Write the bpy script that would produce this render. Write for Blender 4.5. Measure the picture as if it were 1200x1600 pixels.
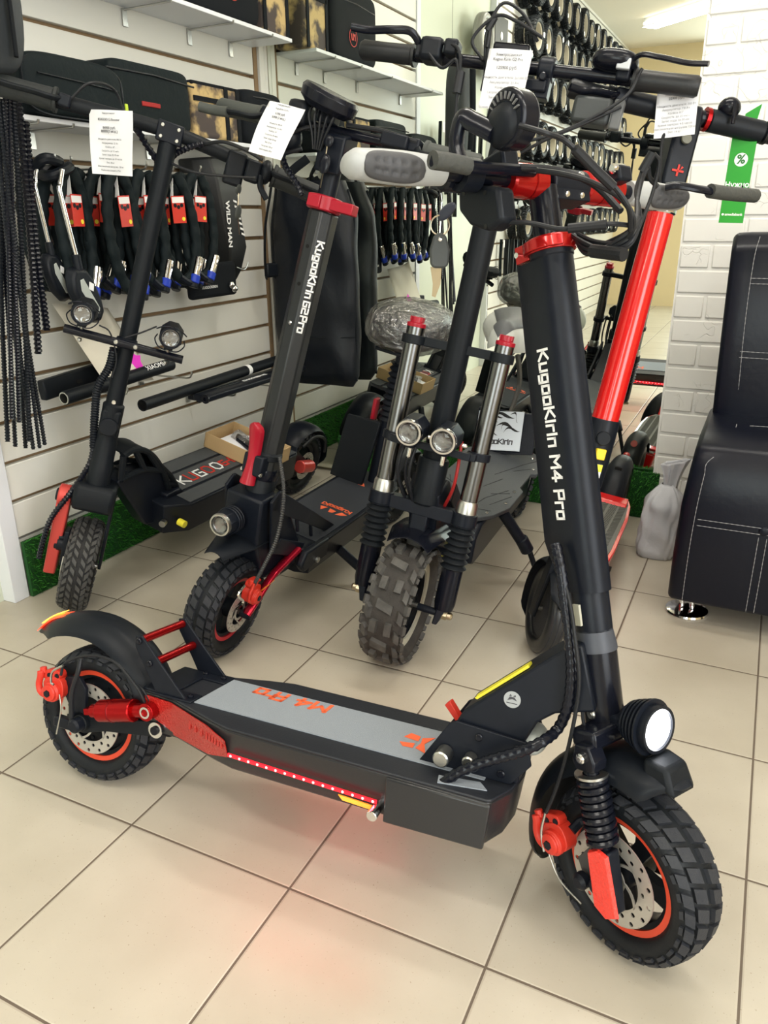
import bpy, math, random
from mathutils import Matrix, Vector
from math import sin, cos, pi, radians
random.seed(7)
D = bpy.data
SC = bpy.context.scene
COL = SC.collection
for o in list(D.objects):
    D.objects.remove(o)

# ------------------------------------------------------------------ camera
TILE = 0.33
FPX = 1214.507
YAW, PITCH, ROLL = -0.452140926, 0.36125138, 0.0102438179
CAM = Vector((1.54959, -2.11007, 1.00610))
_f = Vector((cos(PITCH)*sin(YAW), cos(PITCH)*cos(YAW), -sin(PITCH)))
_r = Vector((cos(YAW), -sin(YAW), 0))
_d = _f.cross(_r)
RIGHT = _r*cos(ROLL)+_d*sin(ROLL)
DOWN = _d*cos(ROLL)-_r*sin(ROLL)
cd = D.cameras.new('camera')
cd.sensor_fit = 'VERTICAL'; cd.sensor_height = 24; cd.sensor_width = 18
cd.lens = FPX/1600*24
cd.clip_start = 0.02
cam = D.objects.new('camera', cd); COL.objects.link(cam)
mw = Matrix.Identity(4)
for i in range(3):
    mw[i][0] = RIGHT[i]; mw[i][1] = -DOWN[i]; mw[i][2] = -_f[i]; mw[i][3] = CAM[i]
cam.matrix_world = mw
SC.camera = cam

# ------------------------------------------------------------------ world, exposure, lights
SC.view_settings.view_transform = 'Standard'
SC.view_settings.look = 'None'
SC.view_settings.gamma = 1
SC.view_settings.use_curve_mapping = False
SC.view_settings.exposure = 0.10
w = D.worlds.new('world'); SC.world = w; w.use_nodes = True
w.node_tree.nodes['Background'].inputs[0].default_value = (0.75, 0.85, 1.0, 1)
w.node_tree.nodes['Background'].inputs[1].default_value = 0.6
ROOM = dict(x0=-0.25, x1=3.6, y0=-6.6, ym=0.635, z1=2.72)

def area(name, loc, rot, sx, sy, power, col):
    l = D.lights.new(name, 'AREA'); l.shape = 'RECTANGLE'; l.size = sx; l.size_y = sy
    l.energy = power; l.color = col
    o = D.objects.new(name, l); COL.objects.link(o); o.location = loc; o.rotation_euler = rot
    return o
# daylight through the shop window behind the camera
area('window_daylight', (1.75, -6.50, 1.55), (radians(90), 0, 0), 2.3, 1.9, 60, (0.86, 0.93, 1.0))
area('side_fill_light', (3.55, -2.6, 1.5), (0, radians(90), 0), 2.2, 1.8, 80, (0.86, 0.93, 1.0))  # added fill light facing the slat wall, no opening behind it
LAMPS = [(0.62, -4.85, .70), (2.6, -3.9, 0), (1.25, -0.35, 0), (2.7, -1.6, 0), (0.55, -2.3, 0)]
LAMP_POWER = 17

# ------------------------------------------------------------------ pixel helpers (author's tape measure)
def ray(px, py):
    return RIGHT*((px-600)/FPX)+DOWN*((py-800)/FPX)+_f
def onX(px, py, X):
    v = ray(px, py); return CAM+v*((X-CAM.x)/v.x)
def onY(px, py, Y):
    v = ray(px, py); return CAM+v*((Y-CAM.y)/v.y)
def onZ(px, py, Z):
    v = ray(px, py); return CAM+v*((Z-CAM.z)/v.z)

# ------------------------------------------------------------------ materials
MT = {}
def mat(name, col, rough=0.5, metal=0.0, spec=0.5, coat=0.0, emit=None, estr=0.0, trans=0.0, alpha=1.0, bump=None, noise=None, ior=1.45, sheen=0):
    if name in MT: return MT[name]
    m = D.materials.new(name); m.use_nodes = True
    nt = m.node_tree; b = nt.nodes['Principled BSDF']
    b.inputs['Base Color'].default_value = (*col, 1)
    b.inputs['Roughness'].default_value = rough
    b.inputs['Metallic'].default_value = metal
    b.inputs['Specular IOR Level'].default_value = spec
    b.inputs['Coat Weight'].default_value = coat
    b.inputs['IOR'].default_value = ior
    b.inputs['Transmission Weight'].default_value = trans
    b.inputs['Alpha'].default_value = alpha
    b.inputs['Sheen Weight'].default_value = sheen
    if emit:
        b.inputs['Emission Color'].default_value = (*emit, 1)
        b.inputs['Emission Strength'].default_value = estr
    tc = None
    if bump or noise:
        tc = nt.nodes.new('ShaderNodeTexCoord')
    if noise:   # (scale, amount, second colour)
        n = nt.nodes.new('ShaderNodeTexNoise'); n.inputs['Scale'].default_value = noise[0]; n.inputs['Detail'].default_value = 5
        nt.links.new(tc.outputs['Object'], n.inputs['Vector'])
        r = nt.nodes.new('ShaderNodeValToRGB')
        r.color_ramp.elements[0].position = 0.5-noise[1]; r.color_ramp.elements[1].position = 0.5+noise[1]
        r.color_ramp.elements[0].color = (*col, 1); r.color_ramp.elements[1].color = (*noise[2], 1)
        nt.links.new(n.outputs['Fac'], r.inputs[0]); nt.links.new(r.outputs[0], b.inputs['Base Color'])
    if bump:    # (scale, strength)
        n = nt.nodes.new('ShaderNodeTexNoise'); n.inputs['Scale'].default_value = bump[0]; n.inputs['Detail'].default_value = 4
        nt.links.new(tc.outputs['Object'], n.inputs['Vector'])
        bp = nt.nodes.new('ShaderNodeBump'); bp.inputs['Strength'].default_value = bump[1]; bp.inputs['Distance'].default_value = 0.004
        nt.links.new(n.outputs['Fac'], bp.inputs['Height']); nt.links.new(bp.outputs[0], b.inputs['Normal'])
    MT[name] = m
    return m

BLK = mat('satin_black_paint', (0.006, 0.008, 0.013), 0.36, 0.0, 0.22, noise=(60, .3, (0.009, 0.011, 0.017)))
MBK = mat('matt_black_paint', (0.007, 0.009, 0.012), 0.48, spec=.22, bump=(400, .08))
GLB = mat('glossy_black', (0.006, 0.007, 0.012), 0.22, spec=0.30, bump=(30, .03))
PLA = mat('black_plastic', (0.007, 0.009, 0.013), 0.42, spec=.24, bump=(500, .06))
RUB = mat('tyre_rubber', (0.007, 0.009, 0.012), 0.5, spec=.28, bump=(300, .1), noise=(40, .25, (0.011, 0.013, 0.016)))
TRD = mat('tread_rubber', (0.020, 0.022, 0.028), 0.55, spec=.35, bump=(300, .15), noise=(40, .25, (0.028, 0.030, 0.036)))
RUB2 = mat('tyre_rubber_dusty', (0.013, 0.013, 0.014), 0.7, spec=.3, bump=(250, .2), noise=(30, .25, (0.022, 0.021, 0.021)))
TRD2 = mat('dusty_tread', (0.045, 0.044, 0.043), 0.6, spec=.35, bump=(250, .2), noise=(30, .25, (0.075, 0.073, 0.07)))
RUBB = mat('tread_dusty', (0.10, 0.098, 0.095), 0.7, bump=(250, .3), noise=(35, .25, (0.045, 0.044, 0.043)))
FAB = mat('black_fabric', (0.006, 0.008, 0.011), 0.85, spec=.25, bump=(700, .4))
NYL = mat('black_nylon_sleeve', (0.005, 0.010, 0.012), 0.7, spec=.25, bump=(60, .6))
BAGM = mat('shiny_black_bag_cloth', (0.005, 0.007, 0.011), 0.45, spec=.35, bump=(14, .8))
CAMO = mat('camouflage_cloth', (0.55, 0.40, 0.18), 0.8, bump=(500, .3), noise=(14, .06, (0.07, 0.055, 0.05)))
RED = mat('red_anodised', (0.36, 0.006, 0.008), 0.24, 0.8, bump=(200, .03))
REDP = mat('red_gloss_paint', (0.62, 0.008, 0.008), 0.18, 0.0, coat=0.6, bump=(200, .02))
REDB = mat('bright_red_paint', (0.60, 0.035, 0.02), 0.38, bump=(300, .1))
ORG = mat('orange_red_ring', (0.72, 0.07, 0.03), 0.4, bump=(300, .05))
CRM = mat('crimson_lever', (0.34, 0.006, 0.020), 0.33, bump=(200, .05))
REFL = mat('red_reflector', (0.42, 0.014, 0.010), 0.25, coat=.5, bump=(260, .9))
CHR = mat('chrome', (0.75, 0.75, 0.76), 0.10, 1.0, bump=(90, .02))
STE = mat('brushed_steel', (0.50, 0.50, 0.48), 0.32, 1.0, bump=(300, .08))
FRK = mat('fork_tube_steel', (0.17, 0.17, 0.17), 0.27, 1.0, bump=(60, .03))
BRS = mat('brass_yellow_metal', (0.42, 0.36, 0.26), 0.3, 1.0, bump=(90, .02))
DSK = mat('brake_disc_steel', (0.52, 0.50, 0.46), 0.4, 0.6, bump=(300, .1))
GRT = mat('grey_grip_tape', (0.24, 0.27, 0.31), 0.8, bump=(900, .4), noise=(500, .3, (0.30, 0.33, 0.37)))
DGT = mat('dark_grip_tape', (0.045, 0.05, 0.055), 0.85, bump=(900, .4), noise=(400, .3, (0.07, 0.075, 0.08)))
BGT = mat('black_grip_rubber', (0.015, 0.017, 0.02), 0.7, bump=(900, .3))
WHT = mat('white_print', (0.85, 0.85, 0.85), 0.6, bump=(300, .02))
ORP = mat('orange_print', (0.85, 0.14, 0.05), 0.6, bump=(300, .02))
REP = mat('red_print', (0.55, 0.03, 0.02), 0.6, bump=(300, .02))
PAP = mat('white_paper', (0.80, 0.80, 0.84), 0.8, bump=(40, .1))
INK = mat('grey_ink', (0.20, 0.20, 0.22), 0.8, bump=(300, .02))
CABL = mat('cable_rubber', (0.012, 0.013, 0.016), 0.45, spec=.35, bump=(300, .1))
GLASS = mat('clear_glass', (0.9, 0.92, 0.92), 0.05, trans=1.0)
WGRIP = mat('light_grey_rubber', (0.38, 0.39, 0.39), 0.5, bump=(300, .05))
DGRIP = mat('dark_grey_rubber_pad', (0.060, 0.060, 0.065), 0.6, bump=(300, .1))
GGRIP = mat('olive_grey_rubber', (0.05, 0.055, 0.05), 0.6, bump=(300, .1))
YEL = mat('yellow_sticker', (0.85, 0.75, 0.05), 0.5, bump=(300, .02))
YELR = mat('yellow_reflector', (0.9, 0.55, 0.05), 0.3, coat=.5, bump=(300, .3))
BLU = mat('blue_plastic', (0.01, 0.04, 0.42), 0.35, bump=(300, .02))
CARD = mat('brown_cardboard', (0.50, 0.34, 0.17), 0.8, bump=(120, .15))
LENS = mat('lamp_lens', (0.30, 0.30, 0.31), 0.15, 0.9, bump=(60, .5))
LED = mat('red_led', (0.25, 0.004, 0.008), 0.4, emit=(1.0, 0.015, 0.03), estr=1.5)
LEDH = mat('red_led_bead', (1, .3, .3), 0.4, emit=(1.0, 0.13, 0.13), estr=6.5)
HEAD = mat('lit_headlamp', (1, 1, 1), 0.3, emit=(0.93, 0.95, 1.0), estr=14.0)
TAILR = mat('lit_tail_lamp', (0.9, 0.1, 0.02), 0.4, emit=(1.0, 0.03, 0.01), estr=2.2)
TAILY = mat('lit_tail_core', (1, 0.5, 0.05), 0.4, emit=(1.0, 0.35, 0.03), estr=6.0)
TUBE = mat('lit_fluorescent_tube', (1, 1, 1), 0.4, emit=(1.0, 0.93, 0.78), estr=7.0)

# ------------------------------------------------------------------ mesh builder
def xf(loc=(0, 0, 0), rx=0, ry=0, rz=0, s=None):
    m = Matrix.Translation(Vector(loc))@Matrix.Rotation(rz, 4, 'Z')@Matrix.Rotation(ry, 4, 'Y')@Matrix.Rotation(rx, 4, 'X')
    if s: m = m@Matrix.Diagonal((*s, 1))
    return m
def zto(a, b, up=None):
    """matrix: origin a, z axis towards b"""
    a = Vector(a); b = Vector(b); z = (b-a).normalized()
    r = Vector(up) if up is not None else (Vector((0, 0, 1)) if abs(z.z) < .95 else Vector((1, 0, 0)))
    x = r.cross(z).normalized(); y = z.cross(x)
    m = Matrix.Identity(4)
    for i in range(3):
        m[i][0] = x[i]; m[i][1] = y[i]; m[i][2] = z[i]; m[i][3] = a[i]
    return m
def catmull(pts, n=8):
    P = [Vector(p) for p in pts]
    P = [P[0]*2-P[1]]+P+[P[-1]*2-P[-2]]
    out = []
    for i in range(1, len(P)-2):
        for k in range(n):
            t = k/n
            a, b, c, d = P[i-1], P[i], P[i+1], P[i+2]
            out.append(0.5*((2*b)+(c-a)*t+(2*a-5*b+4*c-d)*t*t+(3*b-a-3*c+d)*t**3))
    out.append(P[-2].copy())
    return out
class MB:
    def __init__(s, M=None): s.v = []; s.f = []; s.M = M or Matrix.Identity(4); s.cuts = []
    def cut(s): s.cuts.append((len(s.v), len(s.f))); return s
    def add(s, vs, fs, m=None):
        k = len(s.v); T = s.M@m if m is not None else s.M
        s.v += [T@Vector(p) for p in vs]; s.f += [tuple(i+k for i in f) for f in fs]
        return s
    def box(s, c, d, m=None, tap=1.0):
        x, y, z = d[0]/2, d[1]/2, d[2]/2
        vs = []
        for k, sg in ((1, -1), (tap, 1)):
            for a, b in ((-1, -1), (1, -1), (1, 1), (-1, 1)): vs.append((c[0]+a*x*k, c[1]+b*y*k, c[2]+sg*z))
        return s.add(vs, [(0, 3, 2, 1), (4, 5, 6, 7), (0, 1, 5, 4), (1, 2, 6, 5), (2, 3, 7, 6), (3, 0, 4, 7)], m)
    def hexa(s, vs, m=None):
        return s.add(vs, [(0, 3, 2, 1), (4, 5, 6, 7), (0, 1, 5, 4), (1, 2, 6, 5), (2, 3, 7, 6), (3, 0, 4, 7)], m)
    def prism(s, poly, h0, h1, axis='y', m=None, inset=None):
        """polygon of (a,b) extruded along an axis: y -> (x,z); z -> (x,y); x -> (y,z)"""
        n = len(poly)
        def P(a, b, h): return {'y': (a, h, b), 'z': (a, b, h), 'x': (h, a, b)}[axis]
        vs = [P(a, b, h0) for a, b in poly]+[P(a, b, h1) for a, b in (inset or poly)]
        fs = [tuple(range(n))[::-1], tuple(range(n, 2*n))]+[(i, (i+1) % n, n+(i+1) % n, n+i) for i in range(n)]
        return s.add(vs, fs, m)
    def lathe(s, prof, m=None, n=32, closed=False, a0=0, a1=2*pi):
        """prof of (radius, height) turned about z"""
        full = abs(a1-a0-2*pi) < 1e-6
        vs = []; fs = []; K = len(prof); N = n if full else n+1
        for i in range(N):
            a = a0+(a1-a0)*i/n
            for r, h in prof: vs.append((r*cos(a), r*sin(a), h))
        for i in range(n):
            j = (i+1) % N
            for k in range(K if closed else K-1):
                l = (k+1) % K
                fs.append((i*K+k, j*K+k, j*K+l, i*K+l))
        if not closed and full:
            if prof[0][0] > 1e-6: fs.append(tuple(i*K for i in range(n))[::-1])
            if prof[-1][0] > 1e-6: fs.append(tuple(i*K+K-1 for i in range(n)))
        if closed and not full:
            fs.append(tuple(range(K))[::-1]); fs.append(tuple(n*K+k for k in range(K)))
        return s.add(vs, fs, m)
    def cyl(s, a, b, r, r2=None, n=20, ch=0.0):
        L = (Vector(b)-Vector(a)).length; r2 = r if r2 is None else r2
        pr = [(max(r-ch, 1e-4), 0), (r, ch), (r2, L-ch), (max(r2-ch, 1e-4), L)] if ch else [(r, 0), (r2, L)]
        return s.lathe(pr, zto(a, b), n)
    def tube(s, pts, r, n=10, rad=None, flat=None, cap=True):
        """sweep; rad(i, theta, arclen) overrides the radius; flat=(a,b) elliptical scale"""
        P = [Vector(p) for p in pts]; K = len(P); vs = []; fs = []
        t0 = (P[1]-P[0]).normalized()
        x = t0.orthogonal().normalized(); L = 0
        for i in range(K):
            t = (P[min(i+1, K-1)]-P[max(i-1, 0)]).normalized()
            x = (x-t*x.dot(t)).normalized(); y = t.cross(x)
            if i: L += (P[i]-P[i-1]).length
            for k in range(n):
                a = 2*pi*k/n
                q = rad(i, a, L) if rad else (r[i] if isinstance(r, (list, tuple)) else r)
                fa, fb = flat if flat else (1, 1)
                vs.append(P[i]+x*(q*cos(a)*fa)+y*(q*sin(a)*fb))
        for i in range(K-1):
            for k in range(n):
                l = (k+1) % n
                fs.append((i*n+k, i*n+l, (i+1)*n+l, (i+1)*n+k))
        if cap: fs.append(tuple(range(n))[::-1]); fs.append(tuple((K-1)*n+k for k in range(n)))
        return s.add(vs, fs)
    def spiral(s, pts, r, pitch=0.012, depth=0.16, n=8, strands=1, step=None):
        P = resample(pts, step or pitch/3)
        return s.tube(P, r, n, rad=lambda i, a, L: r*(1+depth*cos(a*strands-2*pi*L/pitch)))
    def rings(s, pts, r, pitch=0.01, depth=0.18, n=8):
        P = resample(pts, pitch/4)
        return s.tube(P, r, n, rad=lambda i, a, L: r*(1+depth*cos(2*pi*L/pitch)))
    def coil(s, a, b, R, wire, turns, n=8, seg=16, flat_ends=True):
        A = zto(a, b); L = (Vector(b)-Vector(a)).length; pts = []
        N = int(turns*seg)
        for i in range(N+1):
            t = i/N; pts.append(A@Vector((R*cos(2*pi*turns*t), R*sin(2*pi*turns*t), wire+(L-2*wire)*t)))
        return s.tube(pts, wire, n)
    def ball(s, c, r, m=None, nu=16, nv=10, p=1.0):
        """ellipsoid / superellipsoid, r=(rx,ry,rz)"""
        def S(v): return math.copysign(abs(v)**p, v)
        vs = []; fs = []
        for j in range(nv+1):
            t = -pi/2+pi*j/nv
            for i in range(nu):
                a = 2*pi*i/nu
                vs.append((c[0]+r[0]*S(cos(t))*S(cos(a)), c[1]+r[1]*S(cos(t))*S(sin(a)), c[2]+r[2]*S(sin(t))))
        for j in range(nv):
            for i in range(nu):
                k = (i+1) % nu
                fs.append((j*nu+i, j*nu+k, (j+1)*nu+k, (j+1)*nu+i))
        return s.add(vs, fs, m)
    def grid(s, fn, nu, nv, thick=None, closed_u=False):
        """fn(u,v)->point ; with thick(u,v)->offset vector makes a closed shell"""
        vs = []; fs = []
        U = nu if closed_u else nu+1
        lay = 2 if thick else 1
        for L in range(lay):
            for i in range(U):
                for j in range(nv+1):
                    p = Vector(fn(i/nu, j/nv))
                    if L: p = p+Vector(thick(i/nu, j/nv))
                    vs.append(p)
        W = nv+1; K = U*W
        for L in range(lay):
            for i in range(nu):
                k = (i+1) % U
                for j in range(nv):
                    q = (L*K+i*W+j, L*K+k*W+j, L*K+k*W+j+1, L*K+i*W+j+1)
                    fs.append(q if L else q[::-1])
        if thick:
            for i in range(nu):
                k = (i+1) % U
                fs.append((i*W, k*W, K+k*W, K+i*W)); fs.append((k*W+nv, i*W+nv, K+i*W+nv, K+k*W+nv))
            if not closed_u:
                for j in range(nv):
                    fs.append((j+1, j, K+j, K+j+1)); b = nu*W
                    fs.append((b+j, b+j+1, K+b+j+1, K+b+j))
        return s.add(vs, fs)
    def build(s, name, m, parent=None, bevel=0, ang=35, seg=2, kind=None, label=None, subsurf=0, solid=0, weld=False):
        if s.cuts:      # every marked stretch becomes an object of its own
            cs = s.cuts+[(len(s.v), len(s.f))]; o = None
            if cs[0] != (0, 0): cs = [(0, 0)]+cs
            for (v0, f0), (v1, f1) in zip(cs, cs[1:]):
                if f1 == f0: continue
                p = MB(); p.v = s.v[v0:v1]; p.f = [tuple(i-v0 for i in f) for f in s.f[f0:f1]]
                o = p.build(name, m, parent, bevel, ang, seg, kind, label, subsurf, solid)
            return o
        me = D.meshes.new(name); me.from_pydata([tuple(v) for v in s.v], [], s.f)
        me.validate(); me.update()
        import bmesh
        bm = bmesh.new(); bm.from_mesh(me)
        if weld: bmesh.ops.remove_doubles(bm, verts=bm.verts, dist=1e-6)
        bmesh.ops.recalc_face_normals(bm, faces=bm.faces); bm.to_mesh(me); bm.free()
        me.shade_smooth(); me.set_sharp_from_angle(angle=radians(ang))
        me.materials.append(m)
        o = D.objects.new(name, me); COL.objects.link(o)
        if parent is not None: o.parent = parent
        if solid:
            md = o.modifiers.new('solid', 'SOLIDIFY'); md.thickness = solid; md.offset = 0
        if bevel:
            md = o.modifiers.new('bevel', 'BEVEL'); md.width = bevel; md.segments = seg; md.limit_method = 'ANGLE'; md.angle_limit = radians(32); md.harden_normals = False
        if subsurf:
            md = o.modifiers.new('sub', 'SUBSURF'); md.levels = subsurf; md.render_levels = subsurf
        if kind: o['kind'] = kind
        if label: o['label'] = label
        return o
def resample(pts, step):
    P = [Vector(p) for p in pts]; out = [P[0].copy()]; rem = step
    for a, b in zip(P, P[1:]):
        L = (b-a).length
        if L < 1e-9: continue
        t = rem
        while t <= L:
            out.append(a+(b-a)*(t/L)); t += step
        rem = t-L
    if (out[-1]-P[-1]).length > step*.3: out.append(P[-1].copy())
    return out
def tag(o, label, cat, group=None):
    o['label'] = label; o['category'] = cat
    if group: o['group'] = group
    return o
def empty(name, loc=(0, 0, 0), label=None, cat=None, group=None, M=None):
    o = D.objects.new(name, None); COL.objects.link(o); o.empty_display_size = .05
    if M is not None: o.matrix_world = M
    else: o.location = loc
    if label: tag(o, label, cat, group)
    return o
def copy_tree(o, parent=None, loc=None, label=None, M=None):
    kids = [c for c in D.objects if c.parent == o]
    c = o.copy(); COL.objects.link(c); c.parent = parent
    if loc is not None: c.location = loc
    if M is not None: c.matrix_basis = M
    if label: c['label'] = label
    for k in kids: copy_tree(k, c)
    return c

# ------------------------------------------------------------------ lettering
# squared stroke letters on a unit-high grid: list of polylines
GL = {
 'K': (.8, [[(0, 0), (0, 1)], [(.75, 1), (.12, .5), (.8, 0)]]),
 'u': (.62, [[(0, .72), (0, 0), (.6, 0), (.6, .72)]]),
 'g': (.62, [[(.6, .1), (0, .1), (0, .72), (.6, .72), (.6, -.22), (.05, -.22)]]),
 'o': (.62, [[(0, 0), (.6, 0), (.6, .72), (0, .72), (0, 0)]]),
 'i': (.05, [[(0, 0), (0, .66)], [(0, .86), (0, .98)]]),
 'r': (.45, [[(0, 0), (0, .72), (.45, .72)]]),
 'n': (.62, [[(0, 0), (0, .72), (.6, .72), (.6, 0)]]),
 'M': (.95, [[(0, 0), (0, 1), (.47, .4), (.93, 1), (.93, 0)]]),
 '4': (.75, [[(.55, 0), (.55, 1), (0, .3), (.8, .3)]]),
 'P': (.7, [[(0, 0), (0, 1), (.68, 1), (.68, .45), (0, .45)]]),
 'G': (.72, [[(.7, .95), (0, .95), (0, 0), (.7, 0), (.7, .5), (.35, .5)]]),
 '2': (.7, [[(0, .95), (.68, .95), (.68, .5), (0, .5), (0, 0), (.7, 0)]]),
 'U': (.75, [[(0, 1), (0, 0), (.72, 0), (.72, 1)]]),
 'O': (.85, [[(.2, 0), (.6, 0), (.8, .25), (.8, .75), (.6, 1), (.2, 1), (0, .75), (0, .25), (.2, 0)]]),
 'B': (.7, [[(0, 0), (0, 1), (.6, 1), (.6, .5), (0, .5)], [(.6, .5), (.68, .4), (.68, 0), (0, 0)]]),
 '-': (.4, [[(0, .5), (.4, .5)]]),
 ' ': (.3, []),
}
def stroke_text(mb, text, M, h, th=.17, gap=.28, only=None, lift=.0006):
    """letters in the xy plane of M, height h along y"""
    x = 0
    for k, ch in enumerate(text):
        wd, lines = GL[ch]
        if only is None or k in only:
            for ln in lines:
                for a, b in zip(ln, ln[1:]):
                    A = Vector((a[0]+x, a[1], 0)); B = Vector((b[0]+x, b[1], 0)); d = (B-A).normalized(); nrm = Vector((-d.y, d.x, 0))*th/2
                    A2 = A-d*th/2*(1 if True else 0); B2 = B+d*th/2
                    vs = [(p*h)+Vector((0, 0, z)) for z in (0, lift) for p in (A2-nrm, B2-nrm, B2+nrm, A2+nrm)]
                    mb.hexa(vs, M)
        x += wd+gap
    return x*h
def font_mesh(name, body, size, m, parent, M, align='CENTER', spacing=1.0, bold=0.0, extrude=0.0003, shear=0, line=1.0):
    c = D.curves.new(name+'_c', 'FONT'); c.body = body; c.size = size; c.align_x = align; c.align_y = 'CENTER'
    c.extrude = extrude; c.offset = bold; c.space_character = spacing; c.resolution_u = 2; c.shear = shear; c.space_line = line
    t = D.objects.new(name+'_t', c); COL.objects.link(t)
    dg = bpy.context.evaluated_depsgraph_get()
    me = D.meshes.new_from_object(t.evaluated_get(dg)); me.name = name
    D.objects.remove(t); D.curves.remove(c)
    me.transform(M); me.materials.clear(); me.materials.append(m)
    o = D.objects.new(name, me); COL.objects.link(o)
    if parent is not None: o.parent = parent
    return o
def plane_M(o, right, up):
    r = Vector(right).normalized(); u = Vector(up); u = (u-r*u.dot(r)).normalized(); n = r.cross(u)
    m = Matrix.Identity(4)
    for i in range(3):
        m[i][0] = r[i]; m[i][1] = u[i]; m[i][2] = n[i]; m[i][3] = o[i]
    return m

# ================================================================== SETTING
def struct(o):
    o['kind'] = 'structure'; return o
X0, X1, Y0, YM, Z1 = ROOM['x0'], ROOM['x1'], ROOM['y0'], ROOM['ym'], ROOM['z1']

def tile_material():
    m = D.materials.new('floor_tiles'); m.use_nodes = True; nt = m.node_tree; b = nt.nodes['Principled BSDF']
    N = nt.nodes.new; L = nt.links.new
    tc = N('ShaderNodeTexCoord'); sep = N('ShaderNodeSeparateXYZ'); L(tc.outputs['Object'], sep.inputs[0])
    def math_(op, a, bb=None, c=None):
        n = N('ShaderNodeMath'); n.operation = op
        for i, v in enumerate((a, bb, c)):
            if v is None: continue
            if isinstance(v, (int, float)): n.inputs[i].default_value = v
            else: L(v, n.inputs[i])
        return n.outputs[0]
    ds = []; ids = []
    for ax in (0, 1):
        t = math_('DIVIDE', sep.outputs[ax], TILE)
        fl = math_('ROUND', t); fr = math_('ABSOLUTE', math_('SUBTRACT', t, fl))
        ds.append(fr); ids.append(math_('FLOOR', t))
    dmin = math_('MINIMUM', ds[0], ds[1])
    grout = math_('LESS_THAN', dmin, 0.0058)
    edge = N('ShaderNodeMapRange'); edge.inputs[1].default_value = 0.005; edge.inputs[2].default_value = 0.013; L(dmin, edge.inputs[0])
    cid = N('ShaderNodeCombineXYZ'); L(ids[0], cid.inputs[0]); L(ids[1], cid.inputs[1])
    wn = N('ShaderNodeTexWhiteNoise'); L(cid.outputs[0], wn.inputs[0])
    n1 = N('ShaderNodeTexNoise'); n1.inputs['Scale'].default_value = 5; n1.inputs['Detail'].default_value = 6; L(tc.outputs['Object'], n1.inputs['Vector'])
    n2 = N('ShaderNodeTexNoise'); n2.inputs['Scale'].default_value = 260; n2.inputs['Detail'].default_value = 2; L(tc.outputs['Object'], n2.inputs['Vector'])
    r1 = N('ShaderNodeValToRGB'); r1.color_ramp.elements[0].color = (0.43, 0.385, 0.31, 1); r1.color_ramp.elements[1].color = (0.52, 0.475, 0.395, 1)
    r1.color_ramp.elements[0].position = .3; r1.color_ramp.elements[1].position = .7
    mixf = math_('ADD', math_('MULTIPLY', n1.outputs['Fac'], .8), math_('MULTIPLY', wn.outputs['Value'], .2)); L(mixf, r1.inputs[0])
    sp = N('ShaderNodeMapRange'); sp.inputs[1].default_value = 0.68; sp.inputs[2].default_value = 0.76; L(n2.outputs['Fac'], sp.inputs[0])
    mx = N('ShaderNodeMixRGB'); L(sp.outputs[0], mx.inputs[0]); L(r1.outputs[0], mx.inputs[1]); mx.inputs[2].default_value = (0.30, 0.24, 0.17, 1)
    mg = N('ShaderNodeMixRGB'); L(grout, mg.inputs[0]); L(mx.outputs[0], mg.inputs[1]); mg.inputs[2].default_value = (0.13, 0.10, 0.075, 1)
    L(mg.outputs[0], b.inputs['Base Color'])
    rr = N('ShaderNodeMapRange'); L(grout, rr.inputs[0]); rr.inputs[3].default_value = 0.33; rr.inputs[4].default_value = 0.9; L(rr.outputs[0], b.inputs['Roughness'])
    bp = N('ShaderNodeBump'); bp.inputs['Strength'].default_value = .5; bp.inputs['Distance'].default_value = .0015; L(edge.outputs[0], bp.inputs['Height']); L(bp.outputs[0], b.inputs['Normal'])
    return m
TIL = tile_material()
CREAM = mat('cream_slat_laminate', (0.76, 0.75, 0.70), 0.38, bump=(6, .03), noise=(3, .3, (0.72, 0.71, 0.65)))
GROOVE = mat('brown_groove_board', (0.26, 0.17, 0.09), 0.7, bump=(90, .2))
PLAIN = mat('pale_green_white_panel', (0.60, 0.64, 0.53), 0.4, bump=(6, .03))
WTRIM = mat('white_laminate', (0.74, 0.76, 0.80), 0.35, bump=(6, .03))
CEIL = mat('ceiling_paint', (0.78, 0.72, 0.60), 0.9, bump=(40, .1))
WALLP = mat('warm_wall_paint', (0.70, 0.58, 0.36), 0.9, bump=(40, .1))
GRB = mat('grass_backing', (0.01, 0.07, 0.012), 0.95, bump=(90, .4))
GRS = mat('grass_blades', (0.012, 0.16, 0.012), 0.6, noise=(25, .25, (0.05, 0.26, 0.02)))

struct(MB().box(((X0-.1+X1)/2, (Y0+YM+.02)/2, -.03), (X1-X0+.3, YM-Y0+.2, .06)).build('floor', TIL))
struct(MB().box(((X0-.1+X1)/2, (Y0+YM)/2, Z1+.03), (X1-X0+.3, YM-Y0+.3, .06)).build('ceiling', CEIL))

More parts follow.
